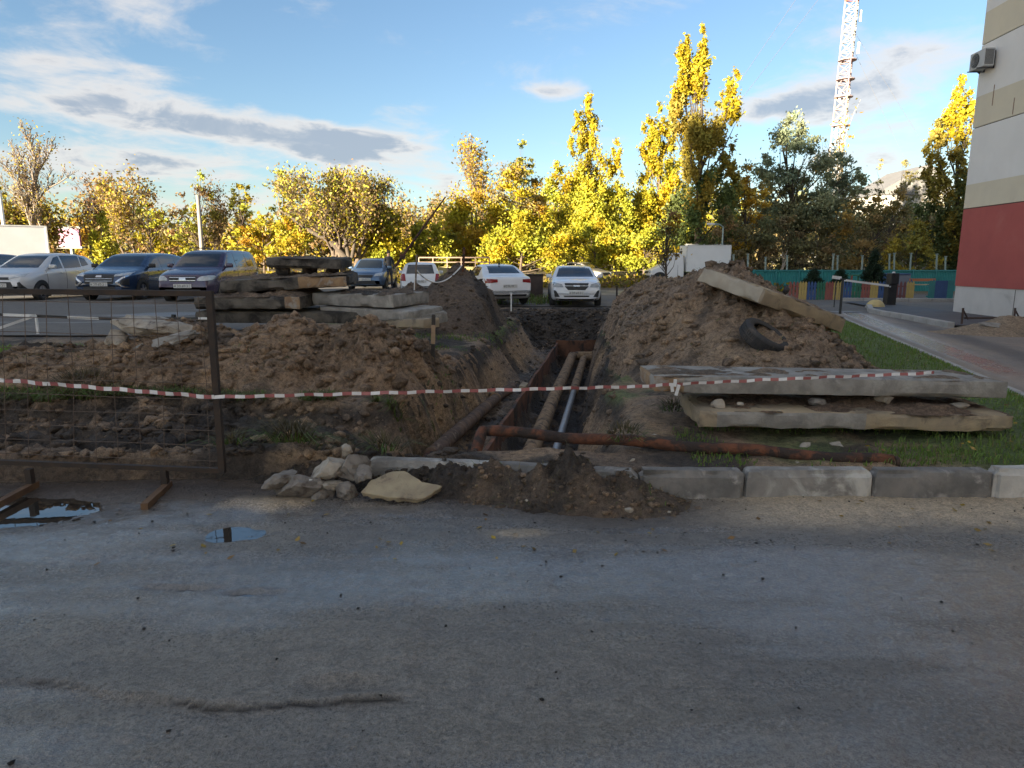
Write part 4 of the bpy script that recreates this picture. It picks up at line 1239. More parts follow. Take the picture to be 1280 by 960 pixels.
mb.tube(loc_pts(o0, pts), .016, 6); mb.build('cord_strand', MAT_WHITE, o0, smooth=True)

# ------------------------------------------------------------------ barrier tape
MAT_TAPE_W = M('tape_white', (.74, .73, .71), (.64, .63, .62), 10, .45)
MAT_TAPE_R = M('tape_red', (.36, .115, .11), (.30, .10, .095), 10, .45)
def tape(name, pts, w, stripe, label, mats, twist=.25, seed=1, sag=0.0, group=None):
    pts = [Vector(p) for p in pts]
    P = []; acc = 0
    for a, b in zip(pts[:-1], pts[1:]):
        n = max(2, int((b - a).length / (stripe / 3)))
        for k in range(n):
            t = k / n; q = a.lerp(b, t); q.z -= sag * 4 * t * (1 - t); P.append(q)
    P.append(pts[-1])
    vs = []; fs = []; mi = []
    r = random.Random(seed); ph = r.random() * 6
    for i, q in enumerate(P):
        ang = twist * math.sin(i * .13 + ph) + .12 * math.sin(i * .41)
        u = Vector((0, math.sin(ang), math.cos(ang))) * w / 2
        n = Vector((0, -math.cos(ang), math.sin(ang))) * .0006
        wob = Vector((0, .006 * math.sin(i * .3), .003 * math.sin(i * .5)))
        vs += [q - u + n + wob, q + u + n + wob, q + u - n + wob, q - u - n + wob]
    for i in range(len(P) - 1):
        for k in range(4):
            fs.append((i * 4 + k, i * 4 + (k + 1) % 4, (i + 1) * 4 + (k + 1) % 4, (i + 1) * 4 + k)); mi.append((i // 3) % 2)
    mb = MB(); mb.v = [tuple(v) for v in vs]; mb.f = fs; mb.mi = mi
    o = mb.build(name, list(mats), None)
    return tag(o, label, 'barrier tape', group)
FY = 5.32
t0 = aty(-60, 470, 5.36); t1 = aty(268, 496.5, FY - .06); t2 = aty(800, 483, 6.05); t3 = aty(850, 480, 6.24); t4 = aty(960, 474.5, 6.26); t5 = aty(1168, 466, 6.30)
tape('barrier_tape', [t0, t1], .032, .062, 'red and white tape crossing the mesh fence panel at left', (MAT_TAPE_W, MAT_TAPE_R), .2, 2, .0, 'red and white barrier tapes')
tape('barrier_tape', [t1, t2, t3, t4, t5], .028, .075, 'red and white tape stretched from fence post to right front slab', (MAT_TAPE_W, MAT_TAPE_R), .25, 3, .0, 'red and white barrier tapes')
k0 = aty(843, 482, 6.2)
mb = MB()
for dx_, dz_ in ((-.02, -.05), (.03, -.085), (.005, .05)):
    mb.box((dx_, 0, dz_ / 2), (.03, .004, abs(dz_) + .02), (0, dx_ * 8, 0))
tag(mb.build('tape_knot', MAT_WHITE, None, loc=k0), 'loose white knot of tape tied at the slab corner', 'tape knot')
MAT_BLACK = M('black_plastic', (.02, .02, .021), (.03, .03, .03), 8, .6)
zt = .86
tape('barrier_tape', [aty(-40, 392, 12.6), aty(45, 395, 12.6), aty(150, 399, 12.4), aty(262, 398, 12.2)], .05, .58, 'black and white tape strung low behind the left soil heap', (MAT_BLACK, MAT_WHITE), .1, 5)
tape('barrier_tape', [aty(-40, 424, 11.7), aty(45, 394, 12.6)], .05, .3, 'white tape slanting down to the left from short white post', (MAT_WHITE, MAT_WHITE), .1, 6)
stake_obj(47, 394, 412, 12.6, .035, 'short white post holding the black and white tape', (MAT_WHITE_P,), -2)
stake_obj(217, 393, 402, 12.3, .06, 'short black post behind large flat concrete lump', (MAT_BLACK,), 0)

# ------------------------------------------------------------------ welded mesh fence panel at left
fence = empty('mesh_fence', (-2.34, FY, 0), label='rusty framed wire mesh barrier panel standing on two feet at left', cat='fence panel')
def FL(p): return Vector(p) - fence.location
tl = aty(-90, 363, FY + .02); tr = aty(262, 367, FY); br = aty(278, 588, FY); bl = aty(-90, 574, FY + .02)
mb = MB(); mb.tube([FL(tl), FL(tr) + Vector((.02, 0, 0))], .03, 4); mb.build('top_rail', MAT_RUST_DARK, fence)
mb = MB(); mb.tube([FL(bl), FL(br)], .026, 4); mb.build('bottom_rail', MAT_RUST_DARK, fence)
mb = MB(); mb.tube([FL(tr) + Vector((0, 0, .02)), FL(br) + Vector((0, 0, -.02))], .034, 4); mb.build('post', MAT_RUST_DARK, fence)
MAT_WIRE = M('rusty_wire', (.09, .06, .042), (.14, .105, .08), 20, .7)
nvw = 13
for k in range(nvw):
    t = 1 - (k + .55) / nvw
    a = FL(tl).lerp(FL(tr), t); b = FL(bl).lerp(FL(br), t)
    j = random.Random(k)
    mid = a.lerp(b, .5) + Vector((j.uniform(-.012, .02), j.uniform(-.02, .02), 0))
    mb = MB(); mb.tube([a, a.lerp(mid, .5) + Vector((j.uniform(-.006, .006), 0, 0)), mid, mid.lerp(b, .5), b], .0028, 5); mb.build('wire', MAT_WIRE, fence)
for k in range(11):
    t = (k + .6) / 11.2
    a = FL(tl).lerp(FL(bl), t); b = FL(tr).lerp(FL(br), t)
    j = random.Random(k + 50)
    mb = MB(); mb.tube([a, a.lerp(b, .33) + Vector((0, .01, j.uniform(-.008, .008))), a.lerp(b, .66) + Vector((0, -.01, j.uniform(-.008, .008))), b], .0028, 5); mb.build('wire', MAT_WIRE, fence)
for px, fx0, fy0 in ((205, 172, 639), (36, -22, 640)):
    top = aty(px, 586, FY); bot = atz(px, 616, .03); bot.y = FY; bot.x = top.x
    mb = MB(); mb.tube([FL(top), FL(bot)], .034, 4); lg = mb.build('foot_post', MAT_RUST_DARK, fence)
    e = atz(fx0, fy0, .035); st_ = Vector((top.x, FY + .06, .04))
    e.y = max(e.y, 4.86)
    mb = MB(); mb.tube([FL(st_), FL(e)], .036, 4); mb.build('foot_bar', M('foot_bar_steel', (.15, .085, .04), (.09, .05, .03), 8, .8), fence)
# ================================================================== VEHICLES
def paint(name, c, rough=.28, metal=.0, dirt=.25):
    d = tuple(lerp(x, y, dirt) for x, y in zip(c, (.14, .12, .10)))
    return M(name, c, tuple(x * .94 for x in c), 2.0, rough, 0, metal=metal, c3=d, s3=1.3, t3=(.52, .75), coat=.7)
MAT_GLASS = M('car_glass', (.018, .022, .026), (.022, .026, .03), 2, .04, spec=.9)
MAT_BLK = M('black_trim', (.018, .018, .019), (.028, .028, .028), 6, .55)
MAT_TYRE = M('car_tyre', (.02, .02, .02), (.035, .033, .03), 6, .85)
MAT_RIM = M('alloy_rim', (.42, .42, .43), (.30, .30, .31), 5, .35, metal=.7)
MAT_CHROME = M('bright_trim', (.62, .63, .64), (.5, .5, .52), 5, .18, metal=.9)
MAT_LAMP = M('headlight_glass', (.55, .57, .58), (.35, .37, .38), 8, .08, spec=.8)
MAT_TAIL = M('tail_lamp_red', (.30, .012, .014), (.18, .01, .012), 8, .12)
MAT_AMBER = M('amber_lamp', (.60, .22, .03), (.5, .18, .03), 8, .15)
MAT_PLATE = M('number_plate_white', (.62, .62, .60), (.55, .55, .53), 8, .45)
MAT_INK = M('plate_ink', (.02, .02, .025), (.03, .03, .03), 8, .6)

def chaikin(p, it=2):
    p = np.array(p, float)
    for _ in range(it):
        q = np.empty((2 * (len(p) - 1), p.shape[1]))
        q[0::2] = .75 * p[:-1] + .25 * p[1:]; q[1::2] = .25 * p[:-1] + .75 * p[1:]
        p = np.vstack([p[:1], q, p[-1:]])
    return p

def car_body(top, belt, W, bot, nose_w=.80, tail_w=.86, tumble=.36, n=90):
    """top, belt: polylines (x, z) along the car, +x is the front. Returns vertex/face arrays."""
    tp = chaikin(top, 2); bp = np.array(belt, float)
    x1, x0 = tp[0, 0], tp[-1, 0]
    L = x1 - x0
    s = np.linspace(0, 1, n); s = .5 - .5 * np.cos(math.pi * s) * (1 - .0)
    s = .5 * s + .5 * np.linspace(0, 1, n)
    xs_ = x1 - L * s
    zt = np.interp(-xs_, -tp[:, 0], tp[:, 1]); zb = np.interp(-xs_, -bp[:, 0], bp[:, 1])
    V = []; F = []; ring_n = None
    for x, t, b in zip(xs_, zt, zb):
        df, dr = (x1 - x), (x - x0)
        w = W / 2
        w *= 1 - (1 - nose_w) * max(0, 1 - df / .75) ** 2.2
        w *= 1 - (1 - tail_w) * max(0, 1 - dr / .6) ** 2.2
        bt = bot + .10 * max(0, 1 - df / .45) ** 2 + .14 * max(0, 1 - dr / .45) ** 2
        bb = min(b, t - .01)
        mid = bt + (bb - bt) * .52
        k = max(0, t - bb)
        R = [(0, bt), (.82 * w, bt), (.955 * w, bt + .07), (.985 * w, bt + .2), (w, mid), (.99 * w, bb - .09), (.955 * w, bb)]
        if k > .16:
            wr = .945 * w - k * tumble
            R += [(lerp(.94 * w, wr, .5), bb + k * .5), (wr + .015, t - .09), (wr - .05, t - .028), (wr * .55, t - .004), (0, t)]
        else:
            R += [(.90 * w, bb + k * .45), (.80 * w, bb + k * .72), (.66 * w, bb + k * .88), (.4 * w, bb + k * .97), (0, bb + k)]
        R = chaikin(R, 2)
        ring = [(x, -y, z) for y, z in R[::-1]][:-1] + [(x, y, z) for y, z in R]
        ring_n = len(ring)
        V += ring
    m = len(xs_)
    for i in range(m - 1):
        for j in range(ring_n - 1):
            F.append((i * ring_n + j, (i + 1) * ring_n + j, (i + 1) * ring_n + j + 1, i * ring_n + j + 1))
    F.append(tuple(range(ring_n))); F.append(tuple((m - 1) * ring_n + j for j in range(ring_n - 1, -1, -1)))
    return V, F

class Car:
    def __init__(self, name, spec, loc, heading, label, cat='car', group=None):
        self.sp = spec
        self.root = empty(name, loc, heading, label, cat, group)
        V, F = car_body(spec['top'], spec['belt'], spec['W'], spec['bot'], spec.get('nose', .8), spec.get('tail', .86), spec.get('tumble', .36))
        mb = MB(); mb.addvf(V, F)
        me = mb.mesh('body', spec['paint'], True); me.set_sharp_from_angle(angle=math.radians(50))
        self.body = link('body', me, self.root)
        self.bvh = BVHTree.FromPolygons([Vector(v) for v in V], F)
    def hit(self, view, a, b):
        if view == 'F': o, d = Vector((6, a, b)), Vector((-1, 0, 0))
        elif view == 'R': o, d = Vector((-6, a, b)), Vector((1, 0, 0))
        elif view == 'S': o, d = Vector((a, 4, b)), Vector((0, -1, 0))
        else: o, d = Vector((a, -4, b)), Vector((0, 1, 0))
        h = self.bvh.ray_cast(o, d)
        return (h[0], d) if h[0] is not None else (None, d)
    def patch(self, name, view, quad, mat, off=.008, nu=9, nv=7, parent=None, label=None, rnd=0.0):
        """a panel following the bodywork, drawn as four corners in front / rear / side view; it has a thickness of its own"""
        q = [Vector(p) for p in quad]
        front = {}; vs = []; fs = []
        for j in range(nv + 1):
            for i in range(nu + 1):
                u, v = i / nu, j / nv
                if rnd:
                    uu, vv = 2 * u - 1, 2 * v - 1
                    f = 1 - rnd * (abs(uu) ** 3 * abs(vv) ** 3)
                    u, v = .5 + .5 * uu * f, .5 + .5 * vv * f
                p = q[0].lerp(q[1], u).lerp(q[3].lerp(q[2], u), v)
                h, d = self.hit(view, p.x, p.y)
                if h is None:
                    continue
                front[(i, j)] = len(vs); vs.append(h - d * off); vs.append(h + d * .02)
        for j in range(nv):
            for i in range(nu):
                k = [(i, j), (i + 1, j), (i + 1, j + 1), (i, j + 1)]
                if all(c in front for c in k):
                    fs.append(tuple(front[c] for c in k))
                    for a, b2 in ((0, 1), (1, 2), (2, 3), (3, 0)):
                        (ai, aj), (bi, bj) = k[a], k[b2]
                        if (aj == bj and aj in (0, nv)) or (ai == bi and ai in (0, nu)):
                            fs.append((front[k[a]], front[k[b2]], front[k[b2]] + 1, front[k[a]] + 1))
        if not fs: return None
        mb = MB(); mb.addvf(vs, fs)
        o = mb.build(name, mat, parent or self.root, smooth=True)
        o.data.set_sharp_from_angle(angle=math.radians(40))
        if label: o['label'] = label
        return o
    def sym(self, name, view, quad, mat, **kw):
        self.patch(name, view, quad, mat, **kw)
        if view in ('F', 'R'): self.patch(name, view, [(-a, b) for a, b in quad], mat, **kw)
        else: self.patch(name, 'T', quad, mat, **kw)
    def wheels(self, xf, xr, R=.315, w=.2, rimmat=None, spokes=5):
        rimmat = rimmat or MAT_RIM
        W2 = self.sp['W'] / 2
        for x in (xf, xr):
            for s in (1, -1):
                # dark wheel housing following the wing
                vs = []; fs = []
                for k in range(25):
                    a = math.pi * (k / 24)
                    for rr_ in (R * .55, R * 1.16):
                        px, pz_ = x + rr_ * math.cos(a), R + rr_ * math.sin(a) * 1.0
                        h, d = self.hit('S' if s > 0 else 'T', px, max(pz_, self.sp['bot'] + .04))
                        y = (h.y if h is not None else s * W2) + s * .004
                        vs.append((px, y, pz_))
                n0 = len(vs)
                fs = [(2 * k, 2 * k + 1, 2 * k + 3, 2 * k + 2) for k in range(24)]
                vs += [(a, b - s * .03, c) for a, b, c in vs[:n0]]
                fs += [tuple(i + n0 for i in f[::-1]) for f in fs]
                mb = MB(); mb.addvf(vs, fs); mb.build('wheel_arch', MAT_BLK, self.root)
                wh = empty('wheel', (x, s * (W2 - .085), R)); wh.parent = self.root
                mb = MB(); h = w / 2
                mb.lathe([(R * .62, -h), (R * .9, -h), (R, -h * .7), (R, h * .7), (R * .9, h), (R * .62, h)], 28, axis='Y', close=True)
                mb.build('tyre', MAT_TYRE, wh, smooth=True)
                mb = MB()
                yo = s * h * .72
                mb.lathe([(R * .64, yo - s * .05), (R * .64, yo + s * .012), (R * .56, yo + s * .015), (R * .55, yo - s * .05)], 28, axis='Y', close=True)
                for k in range(spokes):
                    a = 2 * math.pi * k / spokes + .3
                    mb.box((math.cos(a) * R * .31, yo, math.sin(a) * R * .31), (R * .54, .02, R * .15), (0, -a, 0))
                mb.lathe([(.001, yo + s * .02), (R * .13, yo + s * .018), (R * .13, yo - s * .02)], 12, axis='Y')
                mb.build('rim', rimmat, wh)
                mb = MB(); mb.lathe([(.001, yo - s * .05), (R * .62, yo - s * .05)], 24, axis='Y'); mb.build('hub_back', MAT_BLK, wh)
    def mirrors(self, x, z, mat, out=.11):
        for s in (1, -1):
            h, d = self.hit('S' if s > 0 else 'T', x, z)
            y = h.y if h is not None else s * self.sp['W'] / 2
            mb = MB(); mb.box((x, y + s * out, z + .05), (.11, .2, .13), (0, 0, s * .15), bev=.035)
            mb.box((x + .01, y + s * .03, z), (.05, .12, .035))
            mb.build('wing_mirror', mat, self.root, smooth=True)
    def plate(self, view, z, y=0, digits=True):
        h, d = self.hit(view, y, z)
        s = 1 if view == 'F' else -1
        mb = MB(); mb.box((h.x + s * .012, y, z), (.014, .52, .115)); o = mb.build('number_plate', MAT_PLATE, self.root)
        mb = MB(); xx = h.x + s * .0205
        for q, k in enumerate(np.linspace(-.215, .13, 6)):
            k = k * -s
            mb.box((xx, y - k + .018, z), (.003, .010, .07)); 
            if q % 2 == 0: mb.box((xx, y - k - .018, z), (.003, .010, .07))
            mb.box((xx, y - k, z + (.03 if q % 3 else 0)), (.003, .036, .010)); mb.box((xx, y - k, z - .03), (.003, .036 if q % 2 else .0101, .010))
        mb.box((xx, y + .2 * s, z), (.003, .006, .1))
        mb.build('plate_lettering', MAT_INK, o)
    def side_glass(self, polys, mat=None):
        for q in polys: self.sym('side_window', 'S', q, mat or MAT_GLASS, off=.006, nu=10, nv=6)
    def seams(self, xs_, z0, z1):
        for x in xs_:
            self.sym('door_seam', 'S', [(x, z0), (x + .014, z0), (x + .014 - .02, z1), (x - .02, z1)], MAT_BLK, off=.003, nu=1, nv=8)
    def handles(self, xs_, z):
        for x in xs_:
            self.sym('door_handle', 'S', [(x, z), (x + .17, z), (x + .17, z + .035), (x, z + .03)], MAT_BLK if self.sp.get('dark_handles') else self.sp['paint'], off=.03, nu=4, nv=2)

HEAD = -math.pi / 2          # parked facing the camera side (-Y)

# ---- silver white hatchback at far left
P_HATCH = paint('silver_white_paint', (.60, .60, .59), .3, .15, .15)
sp = dict(W=1.70, bot=.20, paint=P_HATCH, nose=.74, tail=.84,
          top=[(1.97, .42), (1.96, .62), (1.86, .80), (1.55, .90), (1.05, .99), (.35, 1.38), (.05, 1.47), (-.5, 1.50), (-1.2, 1.46), (-1.62, 1.38), (-1.88, .98), (-1.96, .80), (-1.97, .5)],
          belt=[(1.97, .60), (1.86, .72), (1.05, .90), (.4, .93), (-.8, .98), (-1.7, 1.02), (-1.97, .78)])
c = Car('hatchback', sp, (-15.45, 22.6, .66), HEAD, 'silver white hatchback parked at the far left behind the mesh fence', 'car', 'cars parked in a row at left')
c.patch('windscreen', 'F', [(-.60, 1.02), (.60, 1.02), (.50, 1.40), (-.50, 1.40)], MAT_GLASS, nu=14)
c.side_glass([[(.80, .98), (.10, .99), (.05, 1.38), (.28, 1.33)], [(.02, .99), (-.85, 1.03), (-.95, 1.40), (-.03, 1.40)]])
c.patch('quarter_window', 'S', [(-.92, 1.05), (-1.3, 1.1), (-1.25, 1.32), (-1.0, 1.38)], MAT_GLASS); c.patch('quarter_window', 'T', [(-.92, 1.05), (-1.3, 1.1), (-1.25, 1.32), (-1.0, 1.38)], MAT_GLASS)
c.sym('headlight', 'F', [(.30, .68), (.70, .76), (.70, .86), (.36, .76)], MAT_LAMP, off=.012)
c.patch('upper_grille', 'F', [(-.34, .66), (.34, .66), (.30, .74), (-.30, .74)], MAT_BLK)
c.patch('lower_grille', 'F', [(-.50, .34), (.50, .34), (.38, .60), (-.38, .60)], MAT_BLK, off=.006)
c.sym('bumper_slash', 'F', [(.60, .36), (.74, .38), (.64, .60), (.58, .58)], MAT_BLK)
c.plate('F', .50); c.wheels(1.25, -1.25, .30); c.mirrors(.72, 1.0, P_HATCH)
c.seams([.95, .02, -.92], .3, .95); c.handles([.12, -.78], .84)

# ---- dark blue estate in the middle of the row
P_BLUE = paint('dark_blue_paint', (.028, .055, .115), .25, .3, .18)
sp = dict(W=1.76, bot=.22, paint=P_BLUE, nose=.80, tail=.84,
          top=[(2.2, .40), (2.2, .70), (2.12, .84), (1.6, .95), (1.12, 1.02), (.42, 1.40), (.1, 1.48), (-.5, 1.51), (-1.3, 1.49), (-1.85, 1.40), (-2.1, 1.05), (-2.2, .85), (-2.2, .5)],
          belt=[(2.2, .62), (2.1, .78), (1.12, .94), (.4, .97), (-1.9, 1.06), (-2.2, .85)])
c = Car('estate_car', sp, (-12.45, 22.9, .66), HEAD, 'dark blue estate car with bright X shaped front trim, second from left', 'car', 'cars parked in a row at left')
c.patch('windscreen', 'F', [(-.64, 1.06), (.64, 1.06), (.52, 1.42), (-.52, 1.42)], MAT_GLASS, nu=14)
c.side_glass([[(.85, 1.01), (.10, 1.02), (.05, 1.40), (.35, 1.35)], [(.02, 1.02), (-.85, 1.06), (-.95, 1.42), (-.03, 1.42)], [(-.95, 1.07), (-1.75, 1.14), (-1.65, 1.32), (-1.02, 1.41)]])
c.sym('headlight', 'F', [(.46, .76), (.80, .80), (.80, .90), (.46, .83)], MAT_LAMP, off=.012)
c.patch('grille', 'F', [(-.42, .54), (.42, .54), (.48, .84), (-.48, .84)], MAT_BLK, off=.008)
c.patch('emblem', 'F', [(-.09, .74), (.09, .74), (.08, .80), (-.08, .80)], MAT_CHROME, off=.016, nu=4, nv=3)
for zz_ in (.62, .69):
    c.patch('grille_slat', 'F', [(-.40, zz_), (.40, zz_), (.40, zz_ + .012), (-.40, zz_ + .012)], MAT_CHROME, off=.013, nu=8, nv=1)
for s in (1, -1):
    c.patch('front_trim', 'F', [(s * .80, .78), (s * .76, .80), (s * .50, .60), (s * .54, .56)], MAT_CHROME, off=.02)
    c.patch('front_trim', 'F', [(s * .54, .61), (s * .50, .57), (s * .74, .42), (s * .80, .43)], MAT_CHROME, off=.02)
    c.patch('fog_lamp_recess', 'F', [(s * .62, .52), (s * .80, .50), (s * .80, .70), (s * .66, .64)], MAT_BLK)
c.patch('lower_grille', 'F', [(-.5, .34), (.5, .34), (.46, .46), (-.46, .46)], MAT_BLK)
c.patch('skid_trim', 'F', [(-.75, .29), (.75, .29), (.75, .33), (-.75, .33)], MAT_CHROME, off=.015)
c.plate('F', .53); c.wheels(1.35, -1.3, .325); c.mirrors(.78, 1.03, MAT_BLK)
c.seams([1.0, .05, -.92], .32, .98); c.handles([.14, -.78], .9)

# ---- dark purple van-like estate, third in the row
P_PURP = paint('dark_purple_paint', (.060, .040, .075), .26, .3, .22)
sp = dict(W=1.73, bot=.22, paint=P_PURP, nose=.80, tail=.90, tumble=.30, 
          top=[(2.05, .42), (2.04, .74), (1.95, .86), (1.5, .97), (1.12, 1.04), (.50, 1.50), (.2, 1.58), (-.5, 1.61), (-1.5, 1.60), (-1.9, 1.56), (-2.0, 1.1), (-2.05, .9), (-2.05, .5)],
          belt=[(2.05, .64), (1.95, .78), (1.12, .97), (.4, 1.0), (-2.05, 1.02)])
c = Car('estate_car', sp, (-9.62, 22.1, .64), HEAD, 'dark purple high roofed estate with roof rails, third from left', 'car', 'cars parked in a row at left')
c.patch('windscreen', 'F', [(-.64, 1.08), (.64, 1.08), (.53, 1.50), (-.53, 1.50)], MAT_GLASS, nu=14)
c.side_glass([[(.82, 1.04), (.10, 1.05), (.05, 1.48), (.42, 1.44)], [(.02, 1.05), (-.82, 1.06), (-.82, 1.49), (-.03, 1.49)], [(-.92, 1.07), (-1.8, 1.08), (-1.75, 1.46), (-.92, 1.49)]])
c.sym('headlight', 'F', [(.40, .66), (.80, .68), (.82, .84), (.50, .80)], MAT_LAMP, off=.014, rnd=.2)
c.patch('grille', 'F', [(-.36, .64), (.36, .64), (.42, .80), (-.42, .80)], MAT_BLK, off=.008)
for zz_ in (.67, .76):
    c.patch('grille_slat', 'F', [(-.38, zz_), (.38, zz_), (.38, zz_ + .018), (-.38, zz_ + .018)], MAT_CHROME, off=.014, nu=8, nv=1)
c.patch('emblem', 'F', [(-.10, .69), (.10, .69), (.09, .76), (-.09, .76)], MAT_CHROME, off=.018, nu=4, nv=3)
c.patch('lower_grille', 'F', [(-.6, .30), (.6, .30), (.5, .42), (-.5, .42)], MAT_BLK)
c.plate('F', .52); c.wheels(1.22, -1.35, .31); c.mirrors(.80, 1.06, P_PURP)
c.seams([.98, .05, -.87], .32, 1.0); c.handles([.14, -.74], .92)
for s in (1, -1):
    mb = MB(); mb.tube([(.1, s * .62, 1.60), (.0, s * .62, 1.655), (-1.4, s * .62, 1.665), (-1.5, s * .62, 1.61)], .016, 6); mb.build('roof_rail', MAT_BLK, c.root, smooth=True)

# ---- blue hatchback standing farther back
P_MBLUE = paint('mid_blue_paint', (.075, .125, .21), .28, .3, .2)
sp = dict(W=1.70, bot=.22, paint=P_MBLUE, nose=.78, tail=.84,
          top=[(2.0, .42), (1.99, .66), (1.9, .82), (1.5, .93), (1.05, 1.02), (.45, 1.40), (.15, 1.48), (-.5, 1.51), (-1.2, 1.48), (-1.65, 1.40), (-1.9, 1.0), (-2.0, .82), (-2.0, .5)],
          belt=[(2.0, .60), (1.9, .74), (1.05, .94), (-1.7, 1.02), (-2.0, .8)])
c = Car('hatchback', sp, (-6.55, 32.6, .55), HEAD, 'mid blue hatchback behind the left slab stack, beside the standing person', 'car')
c.patch('windscreen', 'F', [(-.60, 1.04), (.60, 1.04), (.50, 1.42), (-.50, 1.42)], MAT_GLASS, nu=14)
c.side_glass([[(.82, 1.0), (.10, 1.01), (.05, 1.40), (.36, 1.36)], [(.02, 1.01), (-.85, 1.04), (-.95, 1.41), (-.03, 1.41)]])
c.sym('headlight', 'F', [(.40, .68), (.74, .72), (.76, .86), (.46, .80)], MAT_LAMP, off=.014)
c.patch('grille', 'F', [(-.34, .62), (.34, .62), (.36, .74), (-.36, .74)], MAT_BLK)
c.patch('lower_grille', 'F', [(-.5, .34), (.5, .34), (.42, .50), (-.42, .50)], MAT_BLK)
c.plate('F', .55); c.wheels(1.25, -1.25, .30); c.mirrors(.74, 1.02, P_MBLUE); c.seams([.95, .02, -.92], .3, .97); c.handles([.12, -.78], .88)

# ---- white hatchback seen from behind, left of the dark heap
P_WHITE = paint('white_car_paint', (.70, .71, .72), .3, 0, .12)
sp = dict(W=1.72, bot=.22, paint=P_WHITE, nose=.80, tail=.88,
          top=[(2.0, .42), (1.99, .66), (1.9, .82), (1.5, .93), (1.05, 1.02), (.45, 1.40), (.15, 1.48), (-.5, 1.52), (-1.4, 1.50), (-1.72, 1.42), (-1.93, 1.0), (-2.0, .82), (-2.0, .5)],
          belt=[(2.0, .60), (1.9, .74), (1.05, .94), (-1.7, 1.0), (-2.0, .8)])
c = Car('hatchback', sp, (-4.05, 30.6, .34), math.pi / 2 + .12, 'white hatchback seen from behind, left of the dark soil heap', 'car')
c.patch('rear_window', 'R', [(-.58, 1.04), (.58, 1.04), (.50, 1.40), (-.50, 1.40)], MAT_GLASS, nu=14)
c.side_glass([[(.82, 1.0), (.10, 1.01), (.05, 1.40), (.36, 1.36)], [(.02, 1.01), (-.85, 1.04), (-.95, 1.41), (-.03, 1.41)]])
c.sym('tail_lamp', 'R', [(.60, .74), (.82, .74), (.80, 1.04), (.64, 1.04)], MAT_TAIL, off=.014)
c.patch('rear_bumper_trim', 'R', [(-.7, .36), (.7, .36), (.7, .46), (-.7, .46)], MAT_BLK); c.plate('R', .72); c.wheels(1.25, -1.25, .30); c.mirrors(.74, 1.02, P_WHITE)

# ---- white sedan seen from behind right of the dark heap
P_WHITE2 = paint('white_sedan_paint', (.72, .73, .75), .28, 0, .1)
sp = dict(W=1.74, bot=.22, paint=P_WHITE2, nose=.78, tail=.86, tumble=.40,
          top=[(2.25, .42), (2.24, .64), (2.15, .78), (1.7, .88), (1.15, .97), (.45, 1.36), (.1, 1.44), (-.4, 1.46), (-.95, 1.40), (-1.62, 1.10), (-1.75, 1.06), (-2.15, 1.02), (-2.24, .90), (-2.25, .5)],
          belt=[(2.25, .6), (2.1, .72), (1.15, .90), (-1.6, 1.0), (-2.2, .96), (-2.25, .85)])
c = Car('sedan', sp, (-.72, 26.2, .34), math.pi / 2 + .30, 'white sedan seen from behind between the dark heap and the trench', 'car')
c.patch('rear_window', 'R', [(-.58, 1.12), (.58, 1.12), (.50, 1.38), (-.50, 1.38)], MAT_GLASS, nu=14)
c.side_glass([[(.85, .96), (.05, .99), (.03, 1.36), (.40, 1.32)], [(-.02, .99), (-.9, 1.03), (-.88, 1.32), (-.05, 1.36)]])
c.sym('tail_lamp', 'R', [(.46, .82), (.84, .78), (.84, .94), (.46, .92)], MAT_TAIL, off=.014)
c.patch('rear_bumper_trim', 'R', [(-.6, .32), (.6, .32), (.6, .40), (-.6, .40)], MAT_BLK); c.plate('R', .68)
c.wheels(1.35, -1.3, .315); c.mirrors(.78, .98, P_WHITE2); c.seams([1.0, .02, -.9], .3, .95); c.handles([.10, -.8], .86)
mb = MB(); mb.box((-.85, 0, 1.45), (.14, .05, .07), bev=.02); mb.build('roof_aerial', MAT_BLK, c.root)

# ---- white crossover facing the trench
sp = dict(W=1.80, bot=.24, paint=P_WHITE2, nose=.86, tail=.86, tumble=.42,
          top=[(2.25, .40), (2.25, .74), (2.18, .90), (1.8, .99), (1.18, 1.06), (.5, 1.40), (.15, 1.47), (-.4, 1.49), (-1.2, 1.45), (-1.8, 1.30), (-2.1, 1.05), (-2.25, .9), (-2.25, .5)],
          belt=[(2.25, .66), (2.15, .84), (1.18, .97), (-1.8, 1.04), (-2.25, .9)])
c = Car('hatchback', sp, (2.32, 26.15, .25), HEAD - .03, 'white hatchback with split dark grille facing the end of the trench', 'car')
c.patch('windscreen', 'F', [(-.68, 1.08), (.68, 1.08), (.54, 1.42), (-.54, 1.42)], MAT_GLASS, nu=14)
c.side_glass([[(.85, 1.02), (.10, 1.03), (.05, 1.38), (.40, 1.34)], [(.02, 1.03), (-.85, 1.06), (-.95, 1.36), (-.03, 1.38)]])
c.sym('headlight', 'F', [(.46, .74), (.80, .74), (.84, .92), (.50, .84)], M('dim_headlight', (.33, .35, .36), (.22, .24, .25), 8, .08, spec=.8), off=.012)
c.patch('upper_grille', 'F', [(-.40, .80), (.40, .80), (.42, .88), (-.42, .88)], MAT_BLK, off=.010)
c.patch('main_grille', 'F', [(-.30, .64), (.30, .64), (.42, .775), (-.42, .775)], MAT_BLK, off=.010)
c.patch('emblem', 'F', [(-.11, .765), (.11, .765), (.11, .81), (-.11, .81)], MAT_CHROME, off=.02, nu=4, nv=3)
c.patch('lower_grille', 'F', [(-.42, .40), (.42, .40), (.46, .45), (-.46, .45)], MAT_BLK)
for s in (1, -1):
    c.patch('fog_lamp_recess', 'F', [(s * .58, .40), (s * .76, .40), (s * .80, .64), (s * .72, .62)], MAT_BLK, off=.010)
